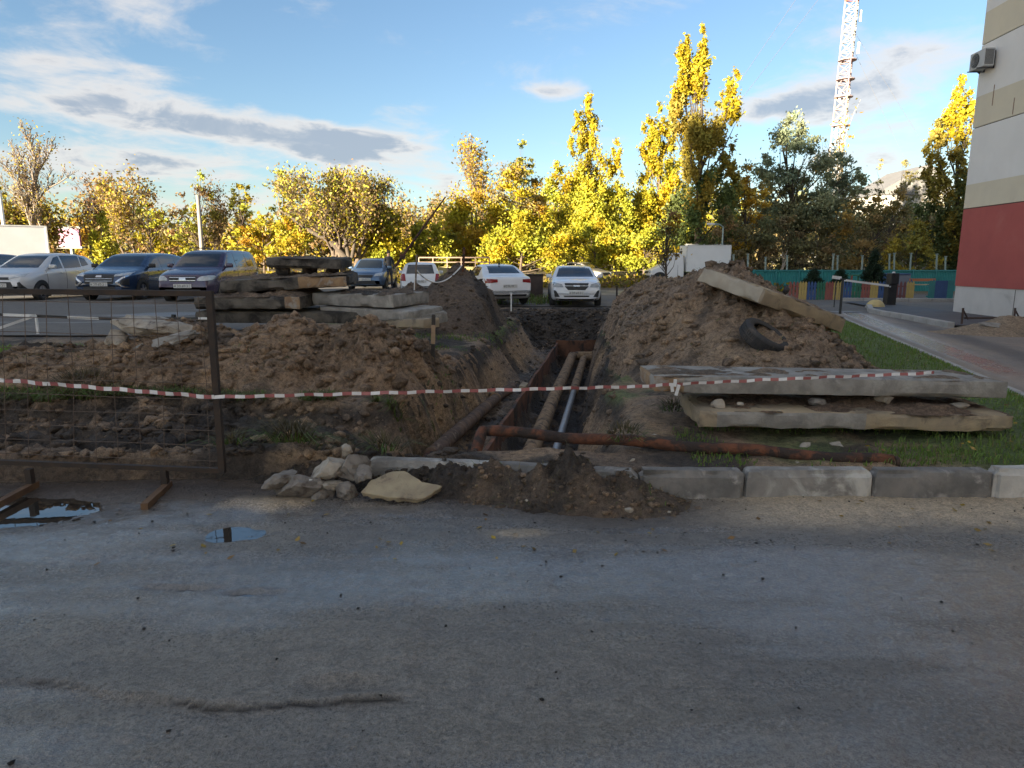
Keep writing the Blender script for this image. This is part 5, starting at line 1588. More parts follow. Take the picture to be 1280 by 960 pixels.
c.patch('bumper_underside', 'F', [(-.7, .27), (.7, .27), (.7, .33), (-.7, .33)], MAT_BLK)
c.plate('F', .54); c.wheels(1.38, -1.3, .325, spokes=5); c.mirrors(.80, 1.05, P_WHITE2); c.seams([1.0, .02, -.9], .32, 1.0); c.handles([.12, -.78], .92)

# ---- distant car beyond the crossover
P_BEIGE = paint('pale_beige_paint', (.36, .33, .29), .3, .1, .2)
sp = dict(W=1.75, bot=.24, paint=P_BEIGE, nose=.82, tail=.86,
          top=[(2.1, .42), (2.09, .7), (1.9, .86), (1.1, .98), (.45, 1.38), (.1, 1.45), (-.9, 1.44), (-1.5, 1.1), (-2.05, 1.0), (-2.1, .5)],
          belt=[(2.1, .62), (1.9, .76), (1.1, .92), (-1.6, 1.0), (-2.1, .85)])
c = Car('sedan', sp, (4.75, 47.0, .42), -.75, 'small beige car far behind the white car at the trench end', 'car')
c.patch('windscreen', 'F', [(-.6, 1.02), (.6, 1.02), (.5, 1.38), (-.5, 1.38)], MAT_GLASS)
c.side_glass([[(.85, .98), (.05, 1.0), (.03, 1.36), (.40, 1.32)], [(-.02, 1.0), (-.9, 1.03), (-.8, 1.34), (-.05, 1.36)]])
c.sym('headlight', 'F', [(.45, .68), (.76, .7), (.76, .82), (.5, .8)], MAT_LAMP, off=.014); c.patch('grille', 'F', [(-.38, .6), (.38, .6), (.4, .76), (-.4, .76)], MAT_BLK)
c.wheels(1.3, -1.3, .31)

# ---- dark car cut by the left frame edge
sp = dict(W=1.72, bot=.22, paint=P_BLUE, nose=.78, tail=.84,
          top=[(2.0, .42), (1.99, .66), (1.9, .82), (1.5, .93), (1.05, 1.02), (.45, 1.40), (.15, 1.48), (-.5, 1.51), (-1.2, 1.48), (-1.65, 1.40), (-1.9, 1.0), (-2.0, .82), (-2.0, .5)],
          belt=[(2.0, .60), (1.9, .74), (1.05, .94), (-1.7, 1.02), (-2.0, .8)])
c = Car('hatchback', sp, (-19.1, 24.6, .66), HEAD, 'dark car beside the silver white hatchback, cut by the frame edge', 'car', 'cars parked in a row at left')
c.patch('windscreen', 'F', [(-.60, 1.04), (.60, 1.04), (.50, 1.42), (-.50, 1.42)], MAT_GLASS, nu=14)
c.side_glass([[(.82, 1.0), (.10, 1.01), (.05, 1.40), (.36, 1.36)], [(.02, 1.01), (-.85, 1.04), (-.95, 1.41), (-.03, 1.41)]])
c.wheels(1.25, -1.25, .30); c.mirrors(.74, 1.02, P_BLUE)

# ---- box lorries and vans
P_VAN = paint('van_white_paint', (.80, .80, .80), .35, 0, .1)
MAT_BOX = M('van_box_panel', (.82, .82, .81), (.77, .77, .76), 1.5, .5, c3=(.55, .54, .52), s3=1.2, t3=(.6, .8))
def box_van(loc, heading, label, boxL=3.3, boxH=2.05, cabmat=P_VAN, group=None):
    r = empty('box_van', loc, heading, label, 'van', group)
    # cab: side profile extruded across, bonnet to the front (+x)
    prof = [(2.75, .42), (2.78, .72), (2.68, .98), (2.02, 1.22), (1.62, 1.93), (1.42, 2.02), (.62, 2.04), (.55, 1.2), (.55, .42)]
    pr = chaikin(prof, 2)
    vs = []; fs = []; n = len(pr); ws = [-.98, -.94, -.6, 0, .6, .94, .98]
    for k, y in enumerate(ws):
        for x, z in pr:
            f = 1 if abs(y) < .97 else .985
            yy_ = y * (1 - .13 * ss(z, 1.15, 2.05))
            xx_ = x - (.16 * (abs(y) / .98) ** 3 if x > 1.9 else .04 * (abs(y)) ** 3 if x > .7 else 0)
            vs.append((xx_, yy_, .42 + (z - .42) * f))
    for k in range(len(ws) - 1):
        for i in range(n):
            fs.append((k * n + i, k * n + (i + 1) % n, (k + 1) * n + (i + 1) % n, (k + 1) * n + i))
    fs.append(tuple(range(n - 1, -1, -1))); fs.append(tuple((len(ws) - 1) * n + i for i in range(n)))
    mb = MB(); mb.addvf(vs, fs); me = mb.mesh('cab', cabmat, True); me.set_sharp_from_angle(angle=.9)
    cab = link('cab', me, r)
    for s in (1, -1):
        mb = MB(); mb.prism([(1.92, 1.24), (1.58, 1.84), (1.0, 1.88), (.95, 1.24)], s * .945, s * .90, 'Y')
        for i in range(4, 8): pass
        mb.v = [(x, y - s * .13 * .94 * float(ss(z, 1.15, 2.05)) + s * .012, z) for x, y, z in mb.v]
        mb.build('side_window', MAT_GLASS, cab)
        mb = MB(); mb.box((1.88, s * 1.10, 1.38), (.10, .16, .28), bev=.03); mb.box((1.86, s * 1.0, 1.30), (.04, .16, .03)); mb.build('wing_mirror', MAT_BLK, r)
        mb = MB(); mb.box((2.66, s * .68, .84), (.16, .36, .17), (0, -.25, s * -.12), bev=.04); mb.build('headlight', MAT_LAMP, r)
        mb = MB(); mb.box((.93, s * .985, .86), (.015, .006, .78)); mb.build('door_seam', MAT_BLK, cab)
    wsx = [(2.02 + .02, 1.235), (1.66 + .02, 1.88)]
    mb = MB(); vs = []
    for y in np.linspace(-.78, .78, 9):
        for x, z in wsx:
            vs.append((x - .16 * (abs(y) / .98) ** 3 + .012, y * (1 - .13 * float(ss(z, 1.15, 2.05))), z + .008))
    fs = [(2 * i, 2 * i + 1, 2 * i + 3, 2 * i + 2) for i in range(8)]
    n0 = len(vs); vs += [(x - .03, y, z - .02) for x, y, z in vs]; fs += [tuple(q + n0 for q in f[::-1]) for f in fs]
    mb.addvf(vs, fs); mb.build('windscreen', MAT_GLASS, cab, smooth=False)
    mb = MB(); mb.box((2.76, 0, .50), (.14, 1.86, .20), bev=.04); mb.build('bumper', MAT_BLK, r)
    mb = MB(); mb.box((2.73, 0, .80), (.10, .82, .15), (0, -.2, 0), bev=.02); mb.build('grille', MAT_BLK, r)
    # cargo box with corner posts and a rail
    bx = .40 - boxL / 2
    mb = MB(); mb.box((bx, 0, .86 + boxH / 2), (boxL, 2.05, boxH), bev=.02); bo = mb.build('cargo_box', MAT_BOX, r)
    for s in (1, -1):
        for x in (.40, .40 - boxL):
            mb = MB(); mb.box((x, s * 1.02, .86 + boxH / 2), (.06, .06, boxH + .02)); mb.build('corner_post', MAT_WHITE_P, bo)
        for z in (.86, .86 + boxH):
            mb = MB(); mb.box((bx, s * 1.022, z), (boxL, .06, .055)); mb.build('edge_rail', MAT_WHITE_P, bo)
    mb = MB(); mb.box((bx + .2, 0, .70), (boxL + 1.0, .8, .16)); mb.build('chassis', MAT_BLK, r)
    for x in (2.05, -1.35):
        for s in (1, -1):
            wh = empty('wheel', (x, s * .86, .34)); wh.parent = r
            mb = MB(); mb.lathe([(.2, -.1), (.3, -.1), (.34, -.07), (.34, .07), (.3, .1), (.2, .1)], 24, axis='Y', close=True); mb.build('tyre', MAT_TYRE, wh, smooth=True)
            mb = MB(); mb.lathe([(.001, s * .07), (.1, s * .085), (.2, s * .06), (.21, s * -.05)], 20, axis='Y'); mb.build('rim', MAT_RIM, wh, smooth=True)
    for s in (1, -1):
        mb = MB(); vs = []
        mb.prism([(2.05 + .45 * math.cos(a), .42 + .40 * math.sin(a)) for a in np.linspace(0, math.pi, 14)], s * .99, s * .80, 'Y'); mb.build('wheel_arch', MAT_BLK, r)
    return r
tv = aty(870, 340, 44.0)
box_van((tv.x - .2, 45.0, .42), math.pi - .03, 'white box van facing left behind the right soil heap', 2.75, 1.62)
tv = aty(826, 340, 50.0)
box_van((tv.x + 2.2, 50.5, .5), math.pi - .2, 'grey box van standing half hidden behind the white box van', 2.6, 1.75, paint('grey_van_paint', (.45, .44, .43), .35))
box_van((-25.0, 31.5, .64), -math.pi / 2 - .9, 'white box van cut by the left frame edge behind the silver hatchback', 3.6, 2.0)

# ------------------------------------------------------------------ person beside the blue hatchback
MAT_SKIN = M('skin', (.42, .26, .19), (.38, .23, .17), 8, .6)
MAT_JACKET = M('dark_jacket_cloth', (.022, .024, .03), (.04, .042, .05), 6, .85)
MAT_TROUSER = M('grey_trouser_cloth', (.06, .065, .08), (.09, .09, .10), 6, .9)
MAT_HAIR = M('dark_hair', (.02, .016, .013), (.035, .027, .02), 12, .8)
def skin_body(name, J, E, mats, parent, sub=1):
    me = bpy.data.meshes.new(name)
    me.from_pydata([j[:3] for j in J], E, [])
    o = link(name, me, parent)
    md = o.modifiers.new('skin', 'SKIN')
    for i, j in enumerate(J):
        me.skin_vertices[0].data[i].radius = (j[3], j[4] if len(j) > 4 else j[3])
    me.skin_vertices[0].data[0].use_root = True
    md.use_smooth_shade = True
    s = o.modifiers.new('sub', 'SUBSURF'); s.levels = sub; s.render_levels = sub
    dg = bpy.context.evaluated_depsgraph_get()
    m2 = bpy.data.meshes.new_from_object(o.evaluated_get(dg))
    o.modifiers.clear(); o.data = m2
    m2.materials.clear()
    for m in mats: m2.materials.append(m)
    return o
pf = aty(487, 361, 32.0)
per = empty('person', (pf.x, 32.0, pf.z), .5, 'standing person in a dark jacket and grey trousers beside the blue hatchback', 'person')
J = [(0, 0, .95, .13, .10), (0, .01, 1.12, .135, .095), (0, .015, 1.30, .155, .10), (0, .02, 1.43, .11, .08), (0, .01, 1.50, .052), (0, -.01, 1.58, .075, .085), (0, -.015, 1.68, .075, .085),
     (-.17, .02, 1.41, .062), (-.22, .01, 1.15, .05), (-.20, -.10, .93, .038), (-.19, -.15, .86, .032), (.17, .02, 1.41, .062), (.23, .03, 1.15, .05), (.23, -.06, .92, .038), (.23, -.10, .84, .032),
     (-.09, 0, .88, .088), (-.10, -.04, .50, .062), (-.10, .02, .09, .045), (-.10, -.13, .04, .04), (.09, 0, .88, .088), (.12, -.01, .50, .062), (.13, .05, .09, .045), (.14, -.10, .04, .04)]
E = [(0, 1), (1, 2), (2, 3), (3, 4), (4, 5), (5, 6), (3, 7), (7, 8), (8, 9), (9, 10), (3, 11), (11, 12), (12, 13), (13, 14), (0, 15), (15, 16), (16, 17), (17, 18), (0, 19), (19, 20), (20, 21), (21, 22)]
bo = skin_body('body', J, E, [MAT_JACKET, MAT_TROUSER, MAT_SKIN, MAT_BLK], per)
for p in bo.data.polygons:
    z = p.center.z; x = abs(p.center.x)
    p.material_index = 2 if (z > 1.485 or (z < .92 and x > .165)) else (0 if z > .86 else (1 if z > .09 else 3))
for s in (-1, 1):      # fingers curled at the end of each hand
    hx, hy, hz = (-.19, -.15, .86) if s < 0 else (.23, -.10, .84)
    for k in range(4):
        mb = MB(); mb.tube([(hx + s * .0 + (k - 1.5) * .016, hy - .01, hz - .01), (hx + (k - 1.5) * .016, hy - .025, hz - .05), (hx + (k - 1.5) * .016, hy - .01, hz - .085 + .006 * abs(k - 1.5))], [.010, .009, .007], 6)
        mb.build('finger', MAT_SKIN, per, smooth=True)
    mb = MB(); mb.tube([(hx - s * .03, hy - .01, hz + .01), (hx - s * .045, hy - .03, hz - .03)], [.011, .008], 6); mb.build('thumb', MAT_SKIN, per, smooth=True)
mb = MB(); mb.lathe([(.001, .125), (.05, .115), (.082, .07), (.092, .02), (.088, -.02)], 14, (0, .005, 1.645)); mb.build('hair', MAT_HAIR, per, smooth=True)
mb = MB(); mb.tube([(0, -.095, 1.63), (0, -.112, 1.60)], [.008, .014], 6); mb.build('nose', MAT_SKIN, per, smooth=True)
for s in (-1, 1):
    mb = MB(); mb.box((s * .03, -.092, 1.635), (.02, .008, .008), bev=.003); mb.build('eye', MAT_INK, per)
mb = MB(); mb.box((0, -.088, 1.565), (.035, .008, .007), bev=.003); mb.build('mouth', MAT_TAIL, per)
# ================================================================== BUILDINGS
MAT_PANEL_G = M('light_grey_facade', (.80, .78, .74), (.75, .73, .69), .8, .85, .002, 60, c3=(.70, .68, .64), s3=.5, t3=(.55, .8))
MAT_PANEL_B = M('beige_facade', (.70, .63, .48), (.65, .585, .45), .8, .85, .002, 60, c3=(.60, .54, .42), s3=.5, t3=(.55, .8))
MAT_PANEL_R = M('red_facade', (.44, .105, .090), (.39, .092, .080), .9, .8, .002, 60, c3=(.46, .14, .12), s3=.6, t3=(.55, .8))
MAT_PLINTH = M('grey_plinth', (.64, .61, .57), (.57, .545, .51), 1.2, .9, .003, 50, c3=(.36, .34, .315), s3=1.2, t3=(.58, .8))
MAT_JOINT = M('dark_joint', (.10, .085, .075), (.14, .12, .10), 6, .9)
MAT_ROOF = M('bitumen_roof', (.08, .08, .08), (.11, .10, .10), 1, .9)
MAT_WIN = M('window_glass', (.03, .035, .04), (.05, .055, .06), 1, .06, spec=.8)
MAT_STAIN = M('rust_streak', (.22, .13, .085), (.30, .20, .14), 9, .9)

bld = empty('apartment_building', (15.8, 24.5, 0), label='tall building at right with grey, beige and red facade bands', cat='building')
WD = Vector((-.058, -1, 0)).normalized()          # along the facade toward the camera
WN = Vector((-1, .058, 0)).normalized()           # facade normal, toward the road
def wall_band(name, z0, z1, mat, proud=0.0, s0=0.0, s1=62.0):
    a = WD * s0 + WN * proud; b = WD * s1 + WN * proud; d = -WN * 13.0
    mb = MB()
    vs = [a + Vector((0, 0, z0)), b + Vector((0, 0, z0)), b + d + Vector((0, 0, z0)), a + d + Vector((0, 0, z0))]
    vs += [v + Vector((0, 0, z1 - z0)) for v in vs]
    mb.addvf(vs, [(0, 3, 2, 1), (4, 5, 6, 7), (0, 1, 5, 4), (1, 2, 6, 5), (2, 3, 7, 6), (3, 0, 4, 7)])
    return mb.build(name, mat, bld)
bands = [(-.4, 1.02, MAT_PLINTH, -.03), (1.02, 3.66, MAT_PANEL_R, 0), (3.69, 4.48, MAT_PANEL_B, 0), (4.48, 6.33, MAT_PANEL_G, 0), (6.36, 7.36, MAT_PANEL_B, 0), (7.36, 9.0, MAT_PANEL_G, 0)]
z = 9.03
for fl in range(3):
    bands += [(z, z + 1.0, MAT_PANEL_B, 0), (z + 1.0, z + 2.64, MAT_PANEL_G, 0)]; z += 2.67
for z0, z1, m, pr in bands:
    wall_band('facade_panel', z0, z1 - .001, m, pr)
wall_band('joint_core', -.3, z - .1, MAT_JOINT, -.045, .04, 61.9)
wall_band('roof_parapet', z, z + .5, MAT_PANEL_G, .08, -.08, 62)
# vertical panel joints on the plinth and streaks of rust
for s_ in (3.2, 6.4, 9.6):
    mb = MB(); q = WD * s_ + WN * (-.028); mb.box((q.x, q.y, .5), (.012, .02, 1.0), (0, 0, .058)); mb.build('plinth_joint', MAT_JOINT, bld)
for s_, z0, z1 in ((.95, 6.9, 7.55), (2.05, 6.4, 6.9)):
    mb = MB(); q = WD * s_ + WN * .004; mb.box((q.x, q.y, (z0 + z1) / 2), (.006, .035, z1 - z0), (0, .0, .058)); mb.build('rust_streak', MAT_STAIN, bld)
# air conditioner on brackets
q = Vector((15.8, 24.5, 0)) + WD * .55
ac = empty('air_conditioner', (q.x, q.y, 8.12), math.atan2(WN.y, WN.x), 'grey air conditioner unit mounted high on the building edge', 'air conditioner')
MAT_AC = M('ac_casing', (.50, .50, .49), (.42, .42, .41), 3, .5)
mb = MB(); mb.box((.26, 0, .29), (.32, .80, .55), bev=.015); mb.build('casing', MAT_AC, ac)
mb = MB(); mb.lathe([(.001, .0), (.22, .0), (.22, .012), (.001, .012)], 28, (.425, -.09, .29), 'X'); mb.build('fan_grille', MAT_BLK, ac)
for k in range(5):
    mb = MB(); mb.lathe([(.03 + .04 * k, .012), (.036 + .04 * k, .02), (.03 + .04 * k, .02)], 24, (.425, -.09, .29), 'X', close=True); mb.build('grille_ring', MAT_AC, ac)
for k in range(9):
    mb = MB(); mb.box((.15 + .03 * k, .403, .29), (.012, .008, .46)); mb.build('fin', MAT_BLK, ac)
for y in (-.25, .25):
    mb = MB(); mb.box((.27, y, -.015), (.56, .03, .03)); mb.box((.015, y, .25), (.03, .03, .55)); mb.build('bracket', MAT_BLK, ac)
mb = MB(); mb.tube([(.1, -.41, .12), (.06, -.52, .05), (.0, -.50, .0)], .03, 8); mb.build('hose', MAT_BLK, ac, smooth=True)

# long apartment block on the near side of the street; it keeps the road and the dig in shade
blk = empty('apartment_block', (-111.0, -100, 0), label='long pale panel apartment block on the near side of the street', cat='building')
BX0, BX1, BH = -143.0, -79.0, 37.5
MAT_BLK_WALL = M('pale_panel_wall', (.50, .47, .42), (.44, .415, .375), .4, .9)
mb = MB(); mb.box((0, -7, BH / 2), (BX1 - BX0, 14, BH)); mb.build('wall', MAT_BLK_WALL, blk)
mb = MB(); mb.box((0, -7, BH + .25), (BX1 - BX0 + .6, 14.6, .5)); mb.build('roof', MAT_ROOF, blk)
wm = MB(); wm.box((0, .03, 0), (1.5, .06, 1.5)); wme = wm.mesh('window', MAT_WIN)
i = 0
for fl in range(0, 13, 1):
    for k in range(11):
        o = link('window', wme, blk, ((BX0 - BX1) / 2 + 4 + k * 5.6, 0, 2.2 + fl * 2.8)); i += 1

# pale roofed house among the trees
hx = aty(1112, 300, 88)
house = empty('distant_house', (hx.x, 88, 1.0), label='distant house with a pale sloping roof among the right hand trees', cat='house')
zt = aty(1112, 212, 88).z - 1.0
MAT_PALE_ROOF = M('pale_metal_roof', (.20, .195, .19), (.17, .165, .16), 1, .5)
mb = MB(); mb.box((0, 0, zt * .36), (8.5, 8, zt * .72)); mb.build('wall', M('house_wall', (.48, .45, .40), (.42, .40, .36), .6, .9), house)
mb = MB(); mb.prism([(-4.6, zt * .72), (4.6, zt * .72), (3.2, zt * .95), (1.2, zt)], -4.4, 4.4, 'Y'); mb.build('roof', MAT_PALE_ROOF, house)
for k in (-2.5, 0, 2.5):
    mb = MB(); mb.box((k, -4.03, zt * .5), (1.2, .08, 1.4)); mb.build('window', MAT_WIN, house)

# ================================================================== LATTICE MAST WITH GUYS
MAT_MAST_W = M('mast_white', (.40, .385, .36), (.34, .325, .30), 2, .5)
MAT_MAST_GOLD = M('mast_faded_orange', (.46, .26, .18), (.50, .42, .36), .8, .5)
MAT_MAST_GREY = M('mast_faded_red', (.33, .26, .27), (.28, .20, .20), 2, .5)
MAT_MAST_R = M('mast_red', (.46, .12, .07), (.36, .10, .06), 2, .5)
MY = 120.0
mbp = aty(1047, 195, MY); 
mast = empty('lattice_mast', (mbp.x, MY, .5), label='tall red and white lattice radio mast held by guy wires', cat='radio mast')
tpt = aty(1067, 0, MY)
lean = (tpt.x - mbp.x) / (tpt.z - mbp.z)
mast.rotation_euler = (0, math.atan(lean) * .0 , 0)
MW = 2.0; BAYH = 2.35; zlow = mbp.z - .5
def mast_pt(k, z):
    a = 2 * math.pi * k / 3 + .5
    return Vector((MW * .62 * math.cos(a) + lean * (z - zlow), MW * .62 * math.sin(a), z))
def mast_z(py): return aty(1055, py, MY).z - mast.location.z
cuts = [2.0] + [mast_z(v) for v in (196, 152, 106, 66, 0, -70)]
for sec, (za, zb, mm) in enumerate(zip(cuts[:-1], cuts[1:], (MAT_MAST_W, MAT_MAST_W, MAT_MAST_GOLD, MAT_MAST_GREY, MAT_MAST_W, MAT_MAST_R))):
    nb = max(2, round((zb - za) / 1.7)); hb = (zb - za) / nb
    mb = MB()
    for k in range(3):
        mb.tube([mast_pt(k, za), mast_pt(k, zb - .05)], .11, 6)
    for b in range(nb):
        z0, z1 = za + b * hb, za + (b + 1) * hb
        for k in range(3):
            k2 = (k + 1) % 3
            mb.tube([mast_pt(k, z0), mast_pt(k2, z1 - .05)], .062, 5)
            mb.tube([mast_pt(k2, z0), mast_pt(k, z1 - .05)], .062, 5)
            mb.tube([mast_pt(k, z0 + .02), mast_pt(k2, z0 + .02)], .062, 5)
    mb.build('lattice_section', mm, mast)
for zf in (mast_z(158), mast_z(122), mast_z(100), mast_z(76)):
    mb = MB(); c = sum((mast_pt(k, zf) for k in range(3)), Vector()) / 3
    mb.lathe([(.6, zf), (1.45, zf), (1.45, zf + .14), (.6, zf + .14)], 14, (c.x, c.y, 0), close=True); mb.build('platform', MAT_MAST_GREY, mast)
for zf, az in ((mast_z(166), .4), (mast_z(120), .6), (mast_z(118), 2.0), (mast_z(60), .2), (mast_z(40), 2.7), (mast_z(20), -1.0)):
    mb = MB(); c = mast_pt(int(az * 3) % 3, zf); mb.box((c.x + .5 * math.cos(az), c.y - .6, c.z), (.35, .25, 1.8), bev=.05); mb.build('antenna_panel', MAT_WHITE_P, mast)
MAT_CABLE = M('steel_cable', (.10, .10, .11), (.14, .14, .15), 10, .6)
for (p0, p1) in (((1035, -60), (905, 128)), ((1068, -60), (914, 138)), ((1080, 40), (1250, 330)), ((1072, 60), (1180, 300))):
    a = aty(p0[0], p0[1], MY) ; c0 = mast_pt(0, a.z - .5) + mast.location
    e = aty(p1[0], p1[1], MY - 8 if p1[0] < 1000 else MY + 4)
    a = Vector((a.x, MY, a.z)) if p0[0] < 1070 else c0
    d = (e - a)
    anchor = a + d * (a.z - 1.0) / max(.1, (a.z - e.z))
    top = a - d * ((tpt.z + 14 - a.z) / max(.1, (a.z - e.z))) if p0[1] < 0 else a
    mb = MB(); mb.tube([top - mast.location, (top + anchor) / 2 - mast.location - Vector((0, 0, .3)), anchor - mast.location], .030 if p0[0] < 1070 else .022, 5); mb.build('guy_wire', MAT_CABLE, mast)

# ================================================================== FENCES ON THE RIGHT
MAT_TURQ = M('turquoise_sheet', (.045, .30, .29), (.04, .25, .25), 2, .55, c3=(.07, .36, .34), s3=1, t3=(.5, .7))
MAT_TURQ_D = M('turquoise_post', (.035, .22, .22), (.03, .19, .19), 3, .6)
MAT_GREENPOST = M('pale_green_post', (.30, .37, .33), (.24, .30, .27), 3, .6)
TY = 42.0
fl = empty('sheet_fence', (aty(1050, 340, TY).x, TY, -.36), label='turquoise corrugated sheet fence behind the playground', cat='fence')
xa, xb = aty(905, 340, TY).x - 1, aty(1255, 340, TY).x
n = 13; wpan = (xb - xa) / n
pv = []; pf_ = []
m = 26
for k in range(m + 1):
    x = -wpan / 2 + .04 + (wpan - .08) * k / m
    y = .03 * (1 if k % 2 else -1)
    pv += [(x, y, .0), (x, y, 1.62), (x, y + .02, 1.62), (x, y + .02, .0)]
for k in range(m):
    for q in range(4):
        pf_.append((k * 4 + q, k * 4 + (q + 1) % 4, (k + 1) * 4 + (q + 1) % 4, (k + 1) * 4 + q))
pmb = MB(); pmb.addvf(pv, pf_); pme = pmb.mesh('fence_sheet', MAT_TURQ)
rmb = MB(); rmb.box((0, -.06, 1.66), (wpan - .02, .07, .08)); rme = rmb.mesh('top_rail', MAT_TURQ_D)
smb = MB(); smb.box((0, -.05, .85), (.09, .10, 1.86)); sme = smb.mesh('fence_post', MAT_TURQ_D)
for k in range(n):
    x = xa + (k + .5) * wpan - fl.location.x
    link('fence_sheet', pme, fl, (x, 0, .05)); link('top_rail', rme, fl, (x, 0, .05)); link('fence_post', sme, fl, (x - wpan / 2, 0, 0))
# tall thin posts rising behind it
POSTS = [(935, 318), (957, 322), (984, 320), (1040, 318), (1047, 320), (1078, 320), (1112, 318), (1118, 317), (1137, 317), (1171, 318), (1182, 321), (917, 319)]
ORD = 'first second third fourth fifth sixth seventh eighth ninth tenth eleventh twelfth'.split()
for i, (px, py) in enumerate(sorted(POSTS)):
    b = aty(px, 345, 43.5); t = aty(px + (2 if px in (1040, 1137) else 0), py, 43.5)
    o = empty('net_post', (b.x, 43.5, .4), label=ORD[i] + ' thin pale post from the left rising behind the turquoise sheet fence', cat='post', group='tall posts behind the sheet fence')
    h = t.z - .4
    mb = MB(); mb.tube([(0, 0, 0), (t.x - b.x, 0, h)], .055, 6); mb.build('shaft', MAT_GREENPOST, o)
    mb = MB(); mb.box((t.x - b.x, 0, h + .02), (.14, .14, .05)); mb.build('post_cap', MAT_GREENPOST, o)

# coloured picket fence of the playground
PC = {'red': (.33, .11, .085), 'yellow': (.56, .40, .13), 'blue': (.055, .11, .26), 'green': (.04, .17, .10), 'brown': (.21, .085, .08), 'teal': (.055, .25, .25)}
PM = {k: M(k + '_picket_paint', v, tuple(x * .85 for x in v), 3, .55, c3=tuple(x * .7 + .04 for x in v), s3=2, t3=(.55, .75)) for k, v in PC.items()}
FYP = 32.6
pk = empty('picket_fence', (aty(1070, 370, FYP).x, FYP, -.02), label='low playground picket fence painted red, yellow, blue and green in turn', cat='fence')
SEG = [(985, 998, 'red'), (998, 1008, 'yellow'), (1008, 1020, 'blue'), (1020, 1031, 'green'), (1031, 1041, 'red'), (1041, 1052, 'yellow'), (1052, 1064, 'blue'), (1064, 1076, 'green'), (1076, 1087, 'red'), (1087, 1097, 'yellow'), (1097, 1109, 'blue'), (1118, 1132, 'brown'), (1132, 1142, 'yellow')]
pmesh = {}
for k in PM:
    mb = MB()
    mb.prism([(-.054, .06), (.054, .06), (.054, .88), (.0, .98), (-.054, .88)], -.012, .012, 'Y'); pmesh[k] = mb.mesh('picket', PM[k])
for a, b, cname in SEG:
    x0, x1 = aty(a, 370, FYP).x - pk.location.x, aty(b, 370, FYP).x - pk.location.x
    for q in range(3):
        o = link('picket', pmesh[cname], pk, (x0 + (x1 - x0) * (q + .5) / 3, 0, 0))
        o['label'] = cname + ' picket'
    mb = MB()
    mb.box(((x0 + x1) / 2, .03, .28), (x1 - x0 - .01, .035, .07)); mb.build('rail', PM[cname], pk)
    mb = MB(); mb.box(((x0 + x1) / 2, .03, .74), (x1 - x0 - .01, .035, .07)); mb.build('rail', PM[cname], pk)
pk2 = empty('picket_fence', (aty(1173, 370, 31.5).x, 31.5, .0), label='closed board fence in teal and blue between red bench and building', cat='fence')
for k in range(12):
    x = aty(1161 + 2.6 * k, 370, 31.5).x - pk2.location.x
    mb = MB(); mb.box((x, 0, .52), (.088, .03, 1.0)); mb.build('picket', [PM['teal'], PM['blue'], PM['blue'], PM['teal']][(k // 3) % 4], pk2)
mb = MB(); mb.box((.0, .035, .3), (1.1, .03, .07)); mb.build('rail', PM['teal'], pk2)
mb = MB(); mb.box((.0, .035, .8), (1.1, .03, .07)); mb.build('rail', PM['teal'], pk2)
# bench with an orange back behind the pickets
bn = empty('bench', (aty(1152, 360, 36).x, 36, .08), label='long bench with orange red back rail behind the playground pickets', cat='bench')
MAT_ORANGE = M('orange_board', (.50, .17, .07), (.42, .15, .07), 4, .6)
mb = MB(); mb.box((0, 0, .86), (1.35, .05, .14)); mb.build('backrest', MAT_ORANGE, bn)
mb = MB(); mb.box((0, -.2, .62), (1.35, .35, .05)); mb.build('seat', M('pale_board', (.50, .40, .24), (.4, .32, .2), 4, .7), bn)
for s in (-.65, .65):
    mb = MB(); mb.box((s * .9, 0, .44), (.07, .065, .9)); mb.build('leg', PM['blue'], bn)
# two-tone shed at the fence
sh = empty('playground_shed', (aty(1122, 355, 37).x, 37, .1), label='small playground hut with one blue and one grey wall', cat='hut')
mb = MB(); mb.box((-.28, .3, .55), (.50, .9, 1.1)); mb.build('blue_wall', PM['blue'], sh)
mb = MB(); mb.box((.28, .3, .55), (.60, .9, 1.1)); mb.build('grey_wall', M('grey_hut_panel', (.20, .22, .27), (.17, .19, .23), 3, .7), sh)
mb = MB(); mb.box((0, .3, 1.13), (1.16, 1.0, .05)); mb.build('roof', PM['blue'], sh)
# climbing frame posts
cf = empty('climbing_frame', (aty(1064, 355, 37).x, 37, .1), label='small pink and green climbing frame behind the pickets', cat='play frame')
for k, cm in ((-.35, 'green'), (.0, 'red'), (.35, 'green')):
    mb = MB(); mb.tube([(k, 0, 0), (k, 0, 1.05)], .05, 8); mb.build('upright', PM[cm], cf)
mb = MB(); mb.box((0, 0, 1.06), (.9, .08, .08)); mb.build('cross_bar', PM['green'], cf)

# kerbs of the junction and of the island
def kerb_line(label, pts, w=.18, h=.16, top=None, n=None, mat=MAT_KERB2):
    k = empty('kerb', (pts[0][0], pts[0][1], 0), kind='structure')
    for a, b in zip(pts[:-1], pts[1:]):
        a = Vector(a); b = Vector(b); L = (b - a).length; m = max(1, round(L / 1.0))
        for i in range(m):
            p = a.lerp(b, (i + .5) / m); ang = math.atan2(b.y - a.y, b.x - a.x)
            zb = float(base_z(np.array([p.x]), np.array([p.y]))[0])
            mb = MB(); mb.box((0, 0, 0), (L / m - .015, w, h + .2), bev=.02)
            mb.build('kerb_stone', mat, k, loc=(p.x - pts[0][0], p.y - pts[0][1], zb + h / 2 - .08), rot=(0, 0, ang))
    return k
MAT_KERB_LT = M('pale_kerb', (.42, .40, .37), (.33, .315, .29), 4, .9, c3=(.22, .2, .18), s3=1.4, t3=(.55, .75))
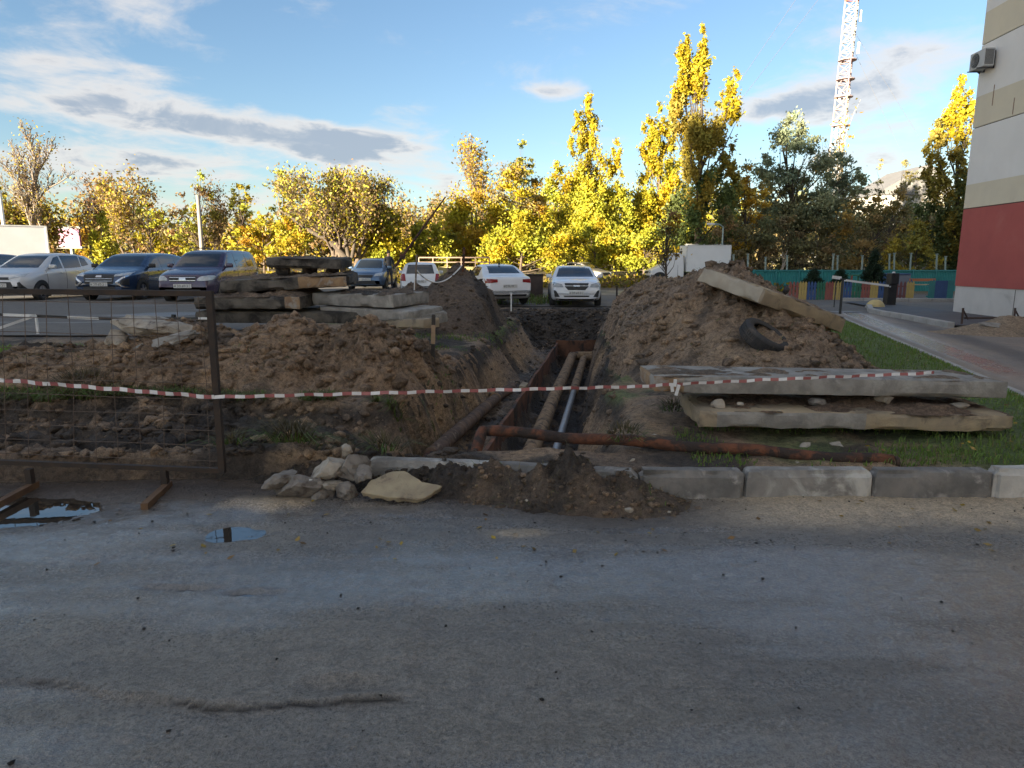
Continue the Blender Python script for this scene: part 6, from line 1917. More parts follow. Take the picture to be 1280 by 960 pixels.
isl = [atz(1086, 384, .10), atz(1088, 390, .10), atz(1103, 393.5, .10), atz(1130, 398, .10), atz(1162, 404, .10), atz(1189, 409, .10)]
kerb_line('island', [(p.x, p.y) for p in isl], mat=MAT_KERB_LT)
kerb_line('back', [(aty(1050, 377, 31.4).x, 31.4), (aty(1192, 377, 30.8).x, 30.8)], mat=MAT_KERB_LT)
lk = [(float(side_edge(y)) - .02, y) for y in (6.5, 9, 12, 15, 18, 21)]
kerb_line('lawn', lk, w=.10, h=.07, mat=MAT_KERB_LT)
# asphalt of the island
ip = [(p.x, p.y) for p in isl]
ivs = [(x, y, float(base_z(np.array([x]), np.array([y]))[0]) + .09) for x, y in ip + [(13.8, 18.6), (15.3, 21.5), (15.9, 30.2), (14.6, 30.2)]]
mb = MB(); mb.addvf(ivs, [tuple(range(len(ivs)))]); tag(mb.build('island_pavement', M('dark_island_asphalt', (.07, .07, .072), (.10, .098, .095), 1.5, .75, .003, 60)), kind='structure')
# yellow concrete hemisphere
p = atz(1094, 384, .12)
hs = empty('concrete_bollard', (p.x, p.y, .12), label='pale yellow concrete half sphere on the island kerb', cat='bollard')
mb = MB(); mb.lathe([(.001, .30)] + [(.33 * math.sin(t), .30 * math.cos(t)) for t in np.linspace(.15, 1.5, 9)] + [(.34, -.05)], 24); mb.build('dome', M('yellow_concrete', (.58, .45, .20), (.50, .40, .20), 4, .85, .003, 50), hs, smooth=True)
mb = MB(); mb.lathe([(.36, -.05), (.36, .03), (.30, .03)], 24); mb.build('footing', MAT_KERB_LT, hs)

# barrier with its black cabinet
p = atz(1111, 383, .08)
br_ = empty('boom_barrier', (p.x, p.y, .08), label='boom barrier with black cabinet and long white arm across the drive', cat='barrier')
MAT_CAB = M('black_cabinet', (.016, .016, .017), (.03, .03, .03), 4, .45)
mb = MB(); mb.box((0, 0, .45), (.36, .34, .90), bev=.02); mb.build('cabinet', MAT_CAB, br_)
mb = MB(); mb.box((.02, -.05, 1.12), (.32, .38, .44), bev=.03); mb.build('motor_head', MAT_CAB, br_)
e = aty(1052, 350, p.y); e2 = aty(1106, 357, p.y)
mb = MB(); mb.tube([Vector((e2.x - p.x, -.27, e2.z - .08)), Vector((e.x - p.x, -.27, e.z - .08))], .055, 4); mb.build('boom', MAT_WHITE_P, br_)
mb = MB(); mb.lathe([(.001, .06), (.05, .05), (.06, 0)], 12, (0, -.12, 1.34)); mb.build('lamp', MAT_WHITE, br_)
mb = MB(); mb.box((-.12, -.175, .80), (.05, .02, .05)); mb.build('sticker', MAT_WHITE, br_)
q = atz(1050, 393, .06)
rs = empty('boom_rest', (q.x, q.y, .06), label='thin black post catching the far end of the white boom', cat='post')
tq = aty(1050, 349, q.y)
mb = MB(); mb.tube([(0, 0, 0), (0, 0, tq.z - .06)], .045, 6); mb.build('shaft', MAT_CAB, rs)
mb = MB(); mb.box((.0, 0, tq.z - .06), (.16, .08, .05)); mb.build('fork', MAT_CAB, rs)
q = aty(1046, 347, 27)
sg = empty('road_sign', (q.x, 27, .08), label='small tilted white board on a thin post by the boom end', cat='sign')
mb = MB(); mb.box((0, 0, q.z - .08), (.36, .03, .12), (0, .12, 0)); mb.build('board', MAT_WHITE_P, sg)
mb = MB(); mb.tube([(0, .03, 0), (0, .03, q.z - .08)], .02, 6); mb.build('shaft', MAT_CAB, sg)
# black shape on the tilted slab (a rag) with wires
q = aty(983, 357, 10.6)
rg_ = chunk('black_rag', (q.x, q.y, q.z - .07), (.05, .05, .09), 91, MAT_BLACK, 'crumpled black rag standing on the tilted pale slab', 'rag', None, (.1, .3, .2), planes=5, sub=2, rough=.25)

# low pipe barrier at the foot of the building
MAT_DKPIPE = M('dark_iron_pipe', (.05, .035, .03), (.08, .05, .04), 6, .8)
q0 = aty(1196, 404, 17.6); q1 = aty(1300, 401, 17.2)
lb = empty('pipe_railing', (q0.x, 17.6, q0.z), label='low dark pipe railing on splayed legs at the building foot', cat='railing')
a = aty(1205, 397.5, 17.6); b = aty(1310, 397, 17.2)
mb = MB(); mb.tube([a - lb.location, b - lb.location], .025, 8); mb.build('rail', MAT_DKPIPE, lb)
for px in (1203, 1268):
    t = aty(px + 1, 385, 17.5); g0 = aty(px - 1, 405, 17.5); g1 = aty(px + 7, 399, 17.5)
    mb = MB(); mb.tube([t - lb.location, g0 - lb.location], .028, 6); mb.build('leg', MAT_DKPIPE, lb)
    mb = MB(); mb.tube([t.lerp(g0, .1) - lb.location, g1 - lb.location], .02, 6); mb.build('brace', MAT_DKPIPE, lb)
q = aty(1262, 408, 17.0)
chunk('concrete_lump', (q.x, q.y, q.z), (.75, .3, .07), 95, MAT_CONC, 'flat grey concrete sheet on the sandy heap by the building', 'concrete lump', None, (.1, .12, -.1))

# ================================================================== LEFT BACKGROUND FURNITURE
# billboard
MAT_POLE_GREY = M('billboard_frame', (.22, .22, .22), (.18, .18, .18), 4, .6)
p = aty(87, 297, 62.0)
bb = empty('billboard', (p.x, 62, 1.0), label='pink billboard with a white and violet pattern among the left trees', cat='billboard')
m_, b_, p_, o_ = new_mat('pink_print')
t_ = b_.n('ShaderNodeTexCoord').outputs['Object']
f1 = b_.ramp(b_.noise(t_, 1.6, 4, .7, 1.0), .45, .55); f2 = b_.ramp(b_.noise(t_, 2.7, 3, .6, 1.5), .55, .62)
b_.l(b_.mix(f2, b_.mix(f1, (.22, .012, .085), (.15, .012, .11)), (.30, .16, .23)), p_.inputs['Base Color']); p_.inputs['Roughness'].default_value = .5
w_ = 26 / FPX * 62; h_b = 21 / FPX * 62
zc = p.z - 1.0
mb = MB(); mb.box((0, 0, zc), (w_, .25, h_b)); mb.build('poster', m_, bb)
mb = MB(); mb.box((0, .05, zc + h_b / 2 + .1), (w_ + .3, .4, .18)); mb.build('frame', MAT_POLE_GREY, bb)
mb = MB(); mb.box((0, .05, zc - h_b / 2 - .1), (w_ + .3, .4, .18)); mb.build('frame', MAT_POLE_GREY, bb)
mb = MB(); mb.tube([(0, .2, 0), (0, .2, zc - h_b / 2)], .18, 10); mb.build('column', MAT_GREENPOST, bb)
# poles
def pole(px, top, bot, y, rad, mat, label, cat='utility pole', arm=None, name='utility_pole'):
    b = aty(px, bot, y); t = aty(px, top, y)
    z0 = float(base_z(np.array([b.x]), np.array([y]))[0])
    o = empty(name, (b.x, y, z0), label=label, cat=cat)
    mb = MB(); mb.tube([(0, 0, 0), (0, 0, t.z - z0)], [rad, rad * .75], 10); mb.build('shaft', mat, o, smooth=True)
    if arm == 'cross':
        mb = MB(); mb.box((0, 0, t.z - z0 - .4), (1.4, .1, .1)); mb.build('cross_arm', mat, o)
        for s in (-.6, 0, .6):
            mb = MB(); mb.lathe([(.03, 0), (.05, .06), (.03, .14)], 8, (s, 0, t.z - z0 - .35)); mb.build('insulator', MAT_WHITE, o)
    if arm == 'lamp':
        mb = MB(); mb.tube([(0, 0, t.z - z0 - .05), (-.3, -.2, t.z - z0 + .12), (-.8, -.4, t.z - z0 + .15)], .045, 8); mb.build('lamp_arm', mat, o)
        mb = MB(); mb.box((-.95, -.45, t.z - z0 + .13), (.5, .22, .12), bev=.04); mb.build('lamp_head', MAT_WHITE_P, o)
    return o
MAT_POLE = M('pale_concrete_pole', (.30, .27, .23), (.25, .23, .20), 3, .9)
pole(252.5, 244, 312, 40, .14, MAT_POLE, 'pale concrete utility pole behind the purple estate car')
pole(335, 268, 325, 52, .07, MAT_POLE, 'thin pale pole in front of the yellow bushes')
pole(491, 251, 318, 58, .12, MAT_WOOD, 'dark wooden utility pole above the blue hatchback')
pole(7, 239, 300, 42, .12, MAT_WHITE_P, 'white street lamp pole at the left frame edge', 'street lamp', 'lamp', 'street_lamp')
pole(902, 283, 320, 46, .06, MAT_GREENPOST, 'slim grey street lamp behind the white box van', 'street lamp', 'lamp', 'street_lamp')
# leaning rusty boom
a = aty(502, 322, 29.0); b = aty(557, 246, 29.5)
lp = empty('leaning_pole', a, label='long rusty pole leaning up to the right behind the blue hatchback', cat='pole')
mb = MB(); mb.tube([a - a - (b - a) * .15, (b - a) * .5, b - a], [.06, .05, .03], 8); mb.build('shaft', MAT_RUST, lp, smooth=True)
mb = MB(); mb.box(((b - a) * .02)[:], (.22, .22, .22), bev=.02); mb.build('socket', MAT_RUST, lp)
# yellow pipe shelter / rails behind the dark heap
x0 = aty(524, 330, 36).x; x1 = aty(612, 330, 36).x
zz0 = aty(560, 322, 36).z; 
ys = empty('yellow_enclosure', ((x0 + x1) / 2, 36, .35), label='yellow painted sheet enclosure with open top rails behind the dark heap', cat='enclosure')
MAT_YEL = M('faded_yellow_paint', (.40, .33, .13), (.35, .29, .12), 2, .6)
MAT_RAILP = M('pinkish_rail_paint', (.33, .23, .16), (.28, .20, .15), 3, .6)
hw = (x1 - x0) / 2; ht = zz0 - .35
for k in range(4):
    mb = MB(); mb.box((-hw * .3 + k * .62, 0, ht * .40), (.60, .04, ht * .66)); mb.build('sheet_panel', MAT_YEL, ys)
mb = MB(); mb.tube([(-hw, -.05, ht), (hw, -.05, ht)], .035, 6); mb.build('top_rail', MAT_RAILP, ys)
mb = MB(); mb.tube([(-hw, -.05, ht - .24), (hw, -.05, ht - .24)], .03, 6); mb.build('mid_rail', MAT_RAILP, ys)
for k in range(6):
    mb = MB(); mb.tube([(-hw + 2 * hw * k / 5, -.05, 0), (-hw + 2 * hw * k / 5, -.05, ht)], .03, 6); mb.build('upright', MAT_RAILP, ys)
# dark low wall/bin behind the white sedan
q = aty(656, 355, 29)
bn2 = empty('rubbish_bin', (q.x, 29, .35), label='low dark metal box between the white sedan and white crossing car', cat='container')
mb = MB(); mb.box((0, 0, .5), (1.5, .8, .9), bev=.02); mb.build('casing', M('dark_brown_metal', (.05, .032, .026), (.07, .045, .035), 4, .7), bn2)
mb = MB(); mb.box((0, 0, .98), (1.56, .86, .05)); mb.build('lid', MAT_RUST_DARK, bn2)
stake_obj(771, 357, 372, 27.5, .06, 'short dark bollard on the far verge beside white car', (MAT_RUST_DARK,), 0, name='short_bollard', cat='bollard')
# ================================================================== TREES
MAT_BARK = M('bark', (.13, .095, .068), (.08, .06, .045), 5, .95, .01, 20)
MAT_BARK_PALE = M('pale_bark', (.42, .36, .29), (.28, .23, .18), 5, .9, .006, 20)
MAT_BARK_DARK = M('dark_bark', (.06, .048, .038), (.09, .07, .052), 5, .95, .01, 20)

GOLD = (.385, .305, .020); LEMON = (.355, .335, .032); ORNG = (.39, .24, .028); OLIVE = (.20, .19, .035); DKGR = (.055, .075, .022); GREY = (.105, .125, .075)
YGRN = (.34, .34, .04); BROWN_L = (.27, .17, .075); KHAKI = (.25, .20, .085)

def leaves(name, C, S, K, parent, mat=None, seed=0, aspect=.62):
    """one quad per leaf spray; C centres, S sizes, K colours"""
    r = np.random.default_rng(seed); n = len(C)
    u = r.normal(size=(n, 3)); u /= np.linalg.norm(u, axis=1, keepdims=True)
    w = r.normal(size=(n, 3)); v = np.cross(u, w); v /= np.linalg.norm(v, axis=1, keepdims=True)
    a = u * S[:, None]; b = v * (S * aspect)[:, None]
    V = np.stack([C - a, C - b * .9 + a * .1, C + a, C + b * .9 - a * .1], 1)
    F = np.arange(n * 4).reshape(n, 4)
    K4 = np.repeat(K[:, None, :], 4, 1)
    return link(name, raw_mesh(name, V.reshape(-1, 3), F, [mat or MAT_LEAF], False, attrs={'Col': K4.reshape(-1, 3)}), parent)

def grow(mb, rnd, p, d, L, r, lvl, maxl, tips, kids=(3, 5), spread=.7, droop=0.0, upb=.25, seg=4, ratio=.62, minr=.006):
    pts = [p.copy()]; rad = [r]
    q = p.copy(); dd = d.copy()
    for i in range(seg):
        dd = (dd + Vector((rnd.gauss(0, .11), rnd.gauss(0, .11), rnd.gauss(0, .07) + upb * .12 - droop * .10 * lvl))).normalized()
        q = q + dd * (L / seg); pts.append(q.copy()); rad.append(max(minr, r * (1 - .62 * (i + 1) / seg)))
    mb.tube(pts, rad, 7 if lvl == 0 else (5 if lvl == 1 else 3), caps=False)
    if lvl >= maxl:
        tips += pts[1:]
        return
    if lvl >= maxl - 1: tips.append(pts[-1])
    n = rnd.randint(*kids) + (2 if lvl == 0 else 0)
    for k in range(n):
        t = (.28 if lvl == 0 else .2) + (.72 if lvl == 0 else .8) * (k + rnd.random()) / n
        f = t * seg; i = min(int(f), seg - 1)
        b = pts[i].lerp(pts[i + 1], f - i)
        ax = (pts[i + 1] - pts[i]).normalized()
        o = ax.orthogonal().normalized(); o.rotate(Matrix.Rotation(rnd.random() * 6.283, 3, ax))
        nd = (ax * (1 - spread * .55) + o * spread + Vector((0, 0, upb))).normalized()
        grow(mb, rnd, b, nd, L * ratio * rnd.uniform(.7, 1.12) * (1.05 - .35 * t), max(minr, rad[i] * .6), lvl + 1, maxl, tips, kids, spread, droop, upb, max(2, seg - 1), ratio, minr)

def tree(name, label, y, lobes, cols, leaf=.20, dens=1.0, group=None, bark=None, seed=1, base=None, stem_px=None, cat='tree', trunk_r=.2, holes=.35, limbs=26, leafn=None, low=0.0):
    """lobes: (px, top, bottom, half width) in photograph pixels at distance y, turned into round bodies of leaf clumps"""
    rnd = random.Random(seed); r = np.random.default_rng(seed)
    bx = stem_px if stem_px is not None else lobes[0][0]
    x0 = aty(bx, 330, y).x
    z0 = float(base_z(np.array([x0]), np.array([float(y)]))[0])
    root = empty(name, (x0, y, z0), label=label, cat=cat, group=group)
    CC, SS_, KK = [], [], []; clumps = []
    for (px, tp, bt, hw, *ex) in lobes:
        ci = ex[0] if ex else None
        dy = rnd.uniform(-.5, .5) * hw / FPX * y * .8
        c0 = aty(px, (tp + bt) / 2, y); cx = c0.x - x0
        zt_ = aty(px, tp, y).z - z0; zb_ = aty(px, bt, y).z - z0
        R = hw / FPX * y * (1.12 if 440 < px < 860 else 1.0); H = zt_ - zb_
        csz = min(max(R * .42, .4), 1.25)
        nc = int(max(8, 1.25 * (R * R * H) ** (.72) / csz ** 1.9 * .55))
        nc = min(int(nc * 2.1) + 4, 190)
        for k in range(nc):
            t = rnd.random() ** .9
            prof = (min(1, t / .30) ** .6) * (max(0, 1 - t) ** .48 if t > .35 else 1)
            a = rnd.random() * 6.283; q = R * prof * math.sqrt(rnd.uniform(.12, 1.0)) * .92
            clumps.append((cx + q * math.cos(a), dy + q * math.sin(a) * .9, zb_ + H * t, csz * rnd.uniform(.6, 1.15) * (1.0 if t < .75 else .72), ci, R))
    for (x, yy_, z, s, ci, R) in clumps:
        if rnd.random() < holes * .35: continue
        leaf_ = leaf * .72
        n = int((leafn or 215) * (1.6 if 440 < bx < 880 else 1.3) * dens * (s / .8) ** 1.6 * rnd.uniform(.6, 1.3) * (.20 / leaf) ** .6)
        n = max(n, 14)
        d = r.normal(size=(n, 3)); d /= np.linalg.norm(d, axis=1, keepdims=True)
        pop = name == 'poplar_tree'
        ax = np.array([[rnd.uniform(.55, .9), rnd.uniform(.55, .9), rnd.uniform(1.0, 1.7)]]) if pop else np.array([[rnd.uniform(.7, 1.35), rnd.uniform(.7, 1.35), rnd.uniform(.55, 1.0)]])
        P = d * (s * np.abs(r.normal(size=(n, 1))) * .62) * ax
        P[:, 0] += P[:, 2] * rnd.uniform(-.5, .5); P = P + np.array([[x, yy_, z]])
        base_c = np.array(cols[ci if ci is not None else rnd.randrange(len(cols))])
        kc = base_c[None] * (1 + .22 * rnd.uniform(-1, 1)) * (.72 + .56 * r.random((n, 1)))
        kc = kc * (1 + np.array([[.10, 0, -.1]]) * rnd.uniform(-1, 1))
        CC.append(P); KK.append(kc); SS_.append(leaf_ * (.4 + .95 * r.random(n)))
    C = np.concatenate(CC); K = np.clip(np.concatenate(KK), .008, .8); S = np.concatenate(SS_)
    keep = C[:, 2] > .1
    leaves('crown', C[keep], S[keep], K[keep], root, seed=seed)
    # trunk with limbs that reach into the clumps
    mb = MB(); bm_ = bark or MAT_BARK
    top = max(c[2] for c in clumps)
    tops = sorted(clumps, key=lambda c: -c[2])
    main = tops[min(2, len(tops) - 1)]
    th = top * .82
    tp_ = []
    for i in range(9):
        t = i / 8
        tp_.append(Vector((main[0] * t ** 1.4 + rnd.gauss(0, .05) * t * top * .12, main[1] * t ** 1.4 + rnd.gauss(0, .05) * t * top * .1, th * t - .1)))
    tr = [max(.02, trunk_r * (1.25 if i == 0 else 1) * (1 - .86 * i / 8)) for i in range(9)]
    mb.tube(tp_, tr, 9, caps=False)
    mb.build('trunk', bm_, root, smooth=True)
    lm = MB()
    pick = rnd.sample(clumps, min(limbs, len(clumps)))
    for c in pick:
        e = Vector(c[:3]); zf = max(.12, min(.86, (e.z * .62) / max(th, .1))); f = zf * 8; i = min(7, int(f))
        b = tp_[i].lerp(tp_[i + 1], f - i)
        m = b.lerp(e, .5) + Vector((rnd.gauss(0, .15), rnd.gauss(0, .15), -.05 * (e - b).length))
        rr = max(.018, tr[i] * .42)
        lm.tube([b, b.lerp(m, .5) + Vector((0, 0, -.02)), m, m.lerp(e, .5), e], [rr, rr * .8, rr * .6, rr * .4, .012], 5, caps=False)
    lb_ = lm.build('limbs', bm_, root, smooth=True)
    lb_['kind'] = 'stuff'
    return root

def bare_tree(name, label, y, px, top, bot_px, spreadpx, bark, seed, levels=3, leafcol=None, leafn=0, leaf=.12, group=None, r0=.16, kids=(4, 6), stems=1, ratio=.56, spread=.62, upb=.38, droop=0, lean=0.0, minr=.010, cat='tree', sig=.3, fork=.0):
    rnd = random.Random(seed); r = np.random.default_rng(seed)
    x0 = aty(px, 330, y).x; z0 = float(base_z(np.array([x0]), np.array([float(y)]))[0])
    H = aty(px, top, y).z - z0
    root = empty(name, (x0, y, z0), label=label, cat=cat, group=group)
    mb = MB(); tips = []
    for s in range(stems):
        d = Vector((lean + rnd.gauss(0, .12) * (stems > 1) + (s - (stems - 1) / 2) * .22, rnd.gauss(0, .08), 1)).normalized()
        grow(mb, rnd, Vector(((s - (stems - 1) / 2) * .25, 0, -.1)), d, H * .80 * rnd.uniform(.85, 1.0), r0 * (1 if stems == 1 else .75), 0, levels, tips, kids, spread, droop, upb, 7, ratio, minr)
    V = np.array(mb.v)
    # bring the outline to the size it has in the place
    zmax = V[:, 2].max(); xr = np.percentile(np.abs(V[:, 0] - lean * V[:, 2]), 98)
    sx = (spreadpx / FPX * y) / max(xr, .1); sz = H / zmax
    sc = np.array([sx, sx, sz])
    mb.v = [tuple(v * sc) for v in V]
    mb.build('trunk_and_branches', bark, root, smooth=True)
    if leafn:
        T = np.array([list(t) for t in tips]) * sc
        idx = r.integers(0, len(T), leafn)
        if fork: 
            w = (T[:, 2] / H); pr = np.clip(w, .05, 1) ** fork; pr /= pr.sum(); idx = r.choice(len(T), leafn, p=pr)
        C = T[idx] + r.normal(size=(leafn, 3)) * sig
        cc = np.array(leafcol)[r.integers(0, len(leafcol), leafn)] * (.65 + .6 * r.random((leafn, 1)))
        k = C[:, 2] > .15
        leaves('crown', C[k], leaf * (.5 + .8 * r.random(k.sum())), cc[k], root, seed=seed)
    return root

GL = 'bare and half bare trees at left'; GYB = 'yellow trees behind the parked cars'; GP = 'tall poplars'; GR_ = 'shaded trees behind the turquoise fence'
# ---- left
bare_tree('birch_tree', 'tall bare tree with pale twigs above the silver hatchback', 46, 66, 156, 312, 42, M('birch_bark', (.30, .25, .20), (.20, .16, .13), 5, .9), 11, 3, [BROWN_L, GOLD, KHAKI], 1700, .08, GL, .15, (9, 11), 1, .44, .50, .75, minr=.012)
tree('spruce_tree', 'dark evergreen cut by the left frame edge', 56, [(2, 228, 320, 16), (-10, 215, 320, 18)], [DKGR, OLIVE, (.09, .07, .03)], .2, 1.0, GL, seed=12, trunk_r=.16)
bare_tree('willow_tree', 'low golden twigged bush under the tall bare tree', 52, 30, 238, 320, 46, MAT_BARK, 13, 3, [BROWN_L, GOLD, OLIVE], 5200, .15, GL, .12, (5, 7), 3, .6, .8, .2, sig=.45)
bare_tree('willow_tree', 'reddish brown bare bush right of the tall bare tree', 54, 112, 214, 320, 34, MAT_BARK, 14, 3, [BROWN_L, (.22, .12, .06)], 2000, .12, GL, .12, (5, 7), 2, .58, .7, .35, sig=.3)
tree('poplar_tree', 'small lemon yellow columnar tree behind the pink billboard', 48, [(128, 268, 326, 15), (122, 290, 328, 12)], [LEMON, YGRN], .15, 1.2, GL, seed=15, trunk_r=.08)
tree('maple_tree', 'orange leaved tree peeking over the pink billboard', 66, [(103, 272, 320, 18)], [ORNG, GOLD], .2, 1.0, GL, seed=16, trunk_r=.1)
bare_tree('willow_tree', 'half bare brown tree with yellow patches behind the blue estate', 53, 165, 214, 318, 48, MAT_BARK, 17, 3, [BROWN_L, KHAKI, GOLD], 4200, .13, GL, .16, (5, 7), 2, .58, .75, .3, sig=.4)
tree('ash_tree', 'rounded yellow tree standing above the dark blue estate', 50, [(190, 244, 318, 26), (205, 268, 322, 22)], [GOLD, YGRN, BROWN_L], .17, .5, GL, seed=18, trunk_r=.12, holes=1.0)
tree('ash_tree', 'half bare tree with olive yellow top behind the concrete pole', 54, [(252, 217, 300, 28), (240, 240, 320, 24)], [OLIVE, YGRN, BROWN_L], .16, .42, GL, seed=19, trunk_r=.14, holes=1.2, limbs=50)
bare_tree('willow_tree', 'bare brown branches right of the concrete pole', 56, 272, 222, 318, 30, MAT_BARK, 20, 3, [BROWN_L, KHAKI], 1800, .12, GL, .14, (5, 7), 2, .56, .7, .35)
tree('ash_tree', 'yellow green tree above the purple estate car', 54, [(305, 221, 300, 22), (296, 245, 322, 22)], [YGRN, GOLD, OLIVE], .16, .6, GL, seed=21, trunk_r=.14, holes=.9)
tree('maple_tree', 'orange yellow bush behind the purple estate car', 50, [(330, 268, 330, 30), (365, 276, 330, 34), (305, 285, 330, 20)], [GOLD, ORNG, LEMON], .17, .9, GYB, seed=22, trunk_r=.1)
# ---- the big willow with leaning limbs
wr = bare_tree('willow_tree', 'broad willow with leaning trunks and fine brownish gold twigs', 45, 428, 212, 320, 62, MAT_BARK, 23, 4, [KHAKI, GOLD, BROWN_L, YGRN], 15000, .10, None, .20, (5, 6), 4, .60, .72, .42, sig=.32, minr=.010, fork=.3)
mb = MB(); wl = wr.location
for pts, rr in (([(432, 322), (415, 303), (385, 287), (360, 268), (348, 262)], .20), ([(436, 322), (432, 300), (415, 270), (402, 250)], .15), ([(440, 322), (446, 290), (456, 262)], .13)):
    q = [aty(a, b, 44.6) - wl for a, b in pts]; mb.tube(q, [rr * (1 - .7 * i / (len(q) - 1)) for i in range(len(q))], 8, caps=False)
mb.build('leaning_limbs', MAT_BARK_DARK, wr, smooth=True)
tree('ash_tree', 'yellow green tree behind the left edge of the willow', 60, [(352, 214, 300, 20), (378, 222, 300, 22)], [GOLD, YGRN], .18, .7, GYB, seed=24, trunk_r=.14, holes=.8)
tree('ash_tree', 'gold topped tree rising behind the right side of the willow', 60, [(430, 213, 310, 26), (455, 235, 318, 18)], [GOLD, KHAKI, YGRN], .18, .7, GYB, seed=25, trunk_r=.14, holes=.8)
tree('maple_tree', 'bright yellow round tree above the blue hatchback', 46, [(475, 252, 330, 30), (462, 275, 332, 24), (498, 278, 332, 20)], [LEMON, GOLD], .16, 1.25, GYB, seed=26, trunk_r=.12)
bare_tree('willow_tree', 'low brownish bush beside the leaning rusty pole', 60, 530, 244, 318, 34, MAT_BARK, 27, 3, [BROWN_L, GOLD, KHAKI], 4200, .14, GYB, .12, (5, 7), 3, .58, .75, .3, sig=.4)
tree('maple_tree', 'greenish yellow bush under the leaning rusty pole', 48, [(525, 282, 332, 26), (550, 275, 334, 24)], [YGRN, LEMON, OLIVE], .16, 1.0, GYB, seed=28, trunk_r=.1)
bare_tree('maple_tree', 'tall half bare tree above the yellow mass with gold inner leaves', 62, 598, 170, 300, 40, MAT_BARK, 29, 3, [GOLD, BROWN_L, ORNG], 2600, .14, GYB, .22, (5, 7), 2, .56, .68, .35, sig=.35)
tree('maple_tree', 'golden tree left in the yellow mass over the rusty post', 52, [(590, 238, 332, 36), (572, 272, 334, 26), (612, 262, 334, 28)], [GOLD, LEMON, ORNG], .17, 1.25, GYB, seed=30, trunk_r=.16)
tree('spruce_tree', 'pointed greenish tree topping the yellow mass', 70, [(652, 178, 290, 15), (664, 198, 300, 14), (640, 205, 300, 13)], [OLIVE, YGRN, DKGR], .18, .9, GYB, seed=31, trunk_r=.12, holes=.7)
tree('maple_tree', 'golden brown tree above the white sedan', 54, [(640, 215, 332, 38), (625, 245, 334, 28), (668, 225, 330, 26)], [GOLD, KHAKI, ORNG, GOLD], .17, 1.15, GYB, seed=32, trunk_r=.16)
tree('maple_tree', 'bright yellow low tree behind the white sedan', 46, [(650, 265, 336, 34), (618, 288, 338, 24), (683, 270, 336, 28)], [LEMON, GOLD, LEMON], .15, 1.35, GYB, seed=33, trunk_r=.12)
tree('ash_tree', 'yellow green narrow tree left of the first tall poplar', 60, [(697, 200, 330, 16), (688, 225, 332, 18), (706, 225, 332, 16)], [YGRN, GOLD, LEMON], .17, 1.05, GYB, seed=34, trunk_r=.14)
# ---- poplars
tree('poplar_tree', 'golden twin topped poplar above the white car at the trench', 56, [(735, 122, 215, 17, 0), (722, 135, 200, 11, 0), (732, 170, 260, 30, 0), (769, 176, 262, 14, 0), (742, 220, 336, 40, 1), (715, 240, 336, 26, 1), (770, 235, 336, 26, 1)], [GOLD, LEMON], .17, 1.5, GP, MAT_BARK, 35, stem_px=740, trunk_r=.24, holes=.6)
tree('maple_tree', 'lemon yellow bush right behind the white car at the trench', 51, [(745, 280, 338, 32), (712, 290, 338, 26), (782, 282, 338, 28)], [LEMON, GOLD, YGRN], .15, 1.35, GYB, seed=36, trunk_r=.1)
tree('poplar_tree', 'yellow poplar leaning against the left side of the tallest poplar', 58, [(822, 128, 215, 15, 0), (808, 148, 235, 14, 0), (836, 150, 240, 14, 0), (815, 190, 300, 32, 0), (806, 240, 336, 30, 1), (840, 200, 336, 28, 2)], [GOLD, LEMON, YGRN], .17, 1.5, GP, MAT_BARK, 37, stem_px=822, trunk_r=.24, holes=.6)
tree('poplar_tree', 'tallest poplar with several spires, gold top and dark green foot', 50, [(878, 34, 120, 10, 0), (860, 48, 130, 11, 0), (850, 58, 140, 10, 0), (866, 80, 190, 22, 0), (915, 82, 160, 13, 0), (903, 115, 220, 16, 1), (868, 150, 270, 34, 1), (845, 120, 165, 10, 1), (882, 215, 338, 42, 2), (855, 240, 338, 32, 2), (915, 205, 250, 16, 1)], [GOLD, (.36, .29, .055), (.14, .185, .06)], .18, 1.7, GP, MAT_BARK_DARK, 38, stem_px=872, trunk_r=.34, holes=.25)
tree('young_tree', 'young thin trunked tree with olive crown beside the white van', 27, [(836, 252, 318, 15), (828, 275, 322, 10), (845, 270, 320, 10)], [OLIVE, YGRN, BROWN_L, ORNG], .085, .55, None, MAT_BARK_DARK, 39, stem_px=834, trunk_r=.06, holes=1.0, limbs=34, leafn=110)
tree('maple_tree', 'yellow bush between the white car and the van', 50, [(805, 285, 338, 26), (832, 295, 338, 20)], [LEMON, GOLD, YGRN], .15, 1.3, GYB, seed=40, trunk_r=.1)
# ---- right
tree('willow_tree', 'large grey green willow in front of the radio mast', 54, [(985, 144, 250, 34, 0), (962, 180, 290, 30, 0), (1010, 175, 290, 32, 0), (1045, 190, 275, 32, 0), (1070, 205, 270, 18, 0), (985, 235, 335, 58, 1), (1035, 250, 335, 44, 1)], [(.280, .322, .196), (.238, .238, .119)], .17, 1.3, GR_, MAT_BARK_DARK, 41, stem_px=1000, trunk_r=.32, holes=.45, limbs=50)
tree('willow_tree', 'olive tree between the tallest poplar and the grey green willow', 52, [(932, 205, 335, 26), (918, 235, 338, 22), (948, 232, 338, 24), (935, 214, 250, 12, 1)], [(.280, .252, .098), (.630, .420, .056)], .17, .8, GR_, MAT_BARK_DARK, 42, trunk_r=.18, holes=.8)
bare_tree('ash_tree', 'bare branched tree with few gold leaves around the mast foot', 66, 1052, 128, 300, 34, MAT_BARK_PALE, 43, 2, [GOLD, ORNG], 420, .18, GR_, .2, (5, 6), 3, .55, .5, .55, sig=.3, minr=.02)
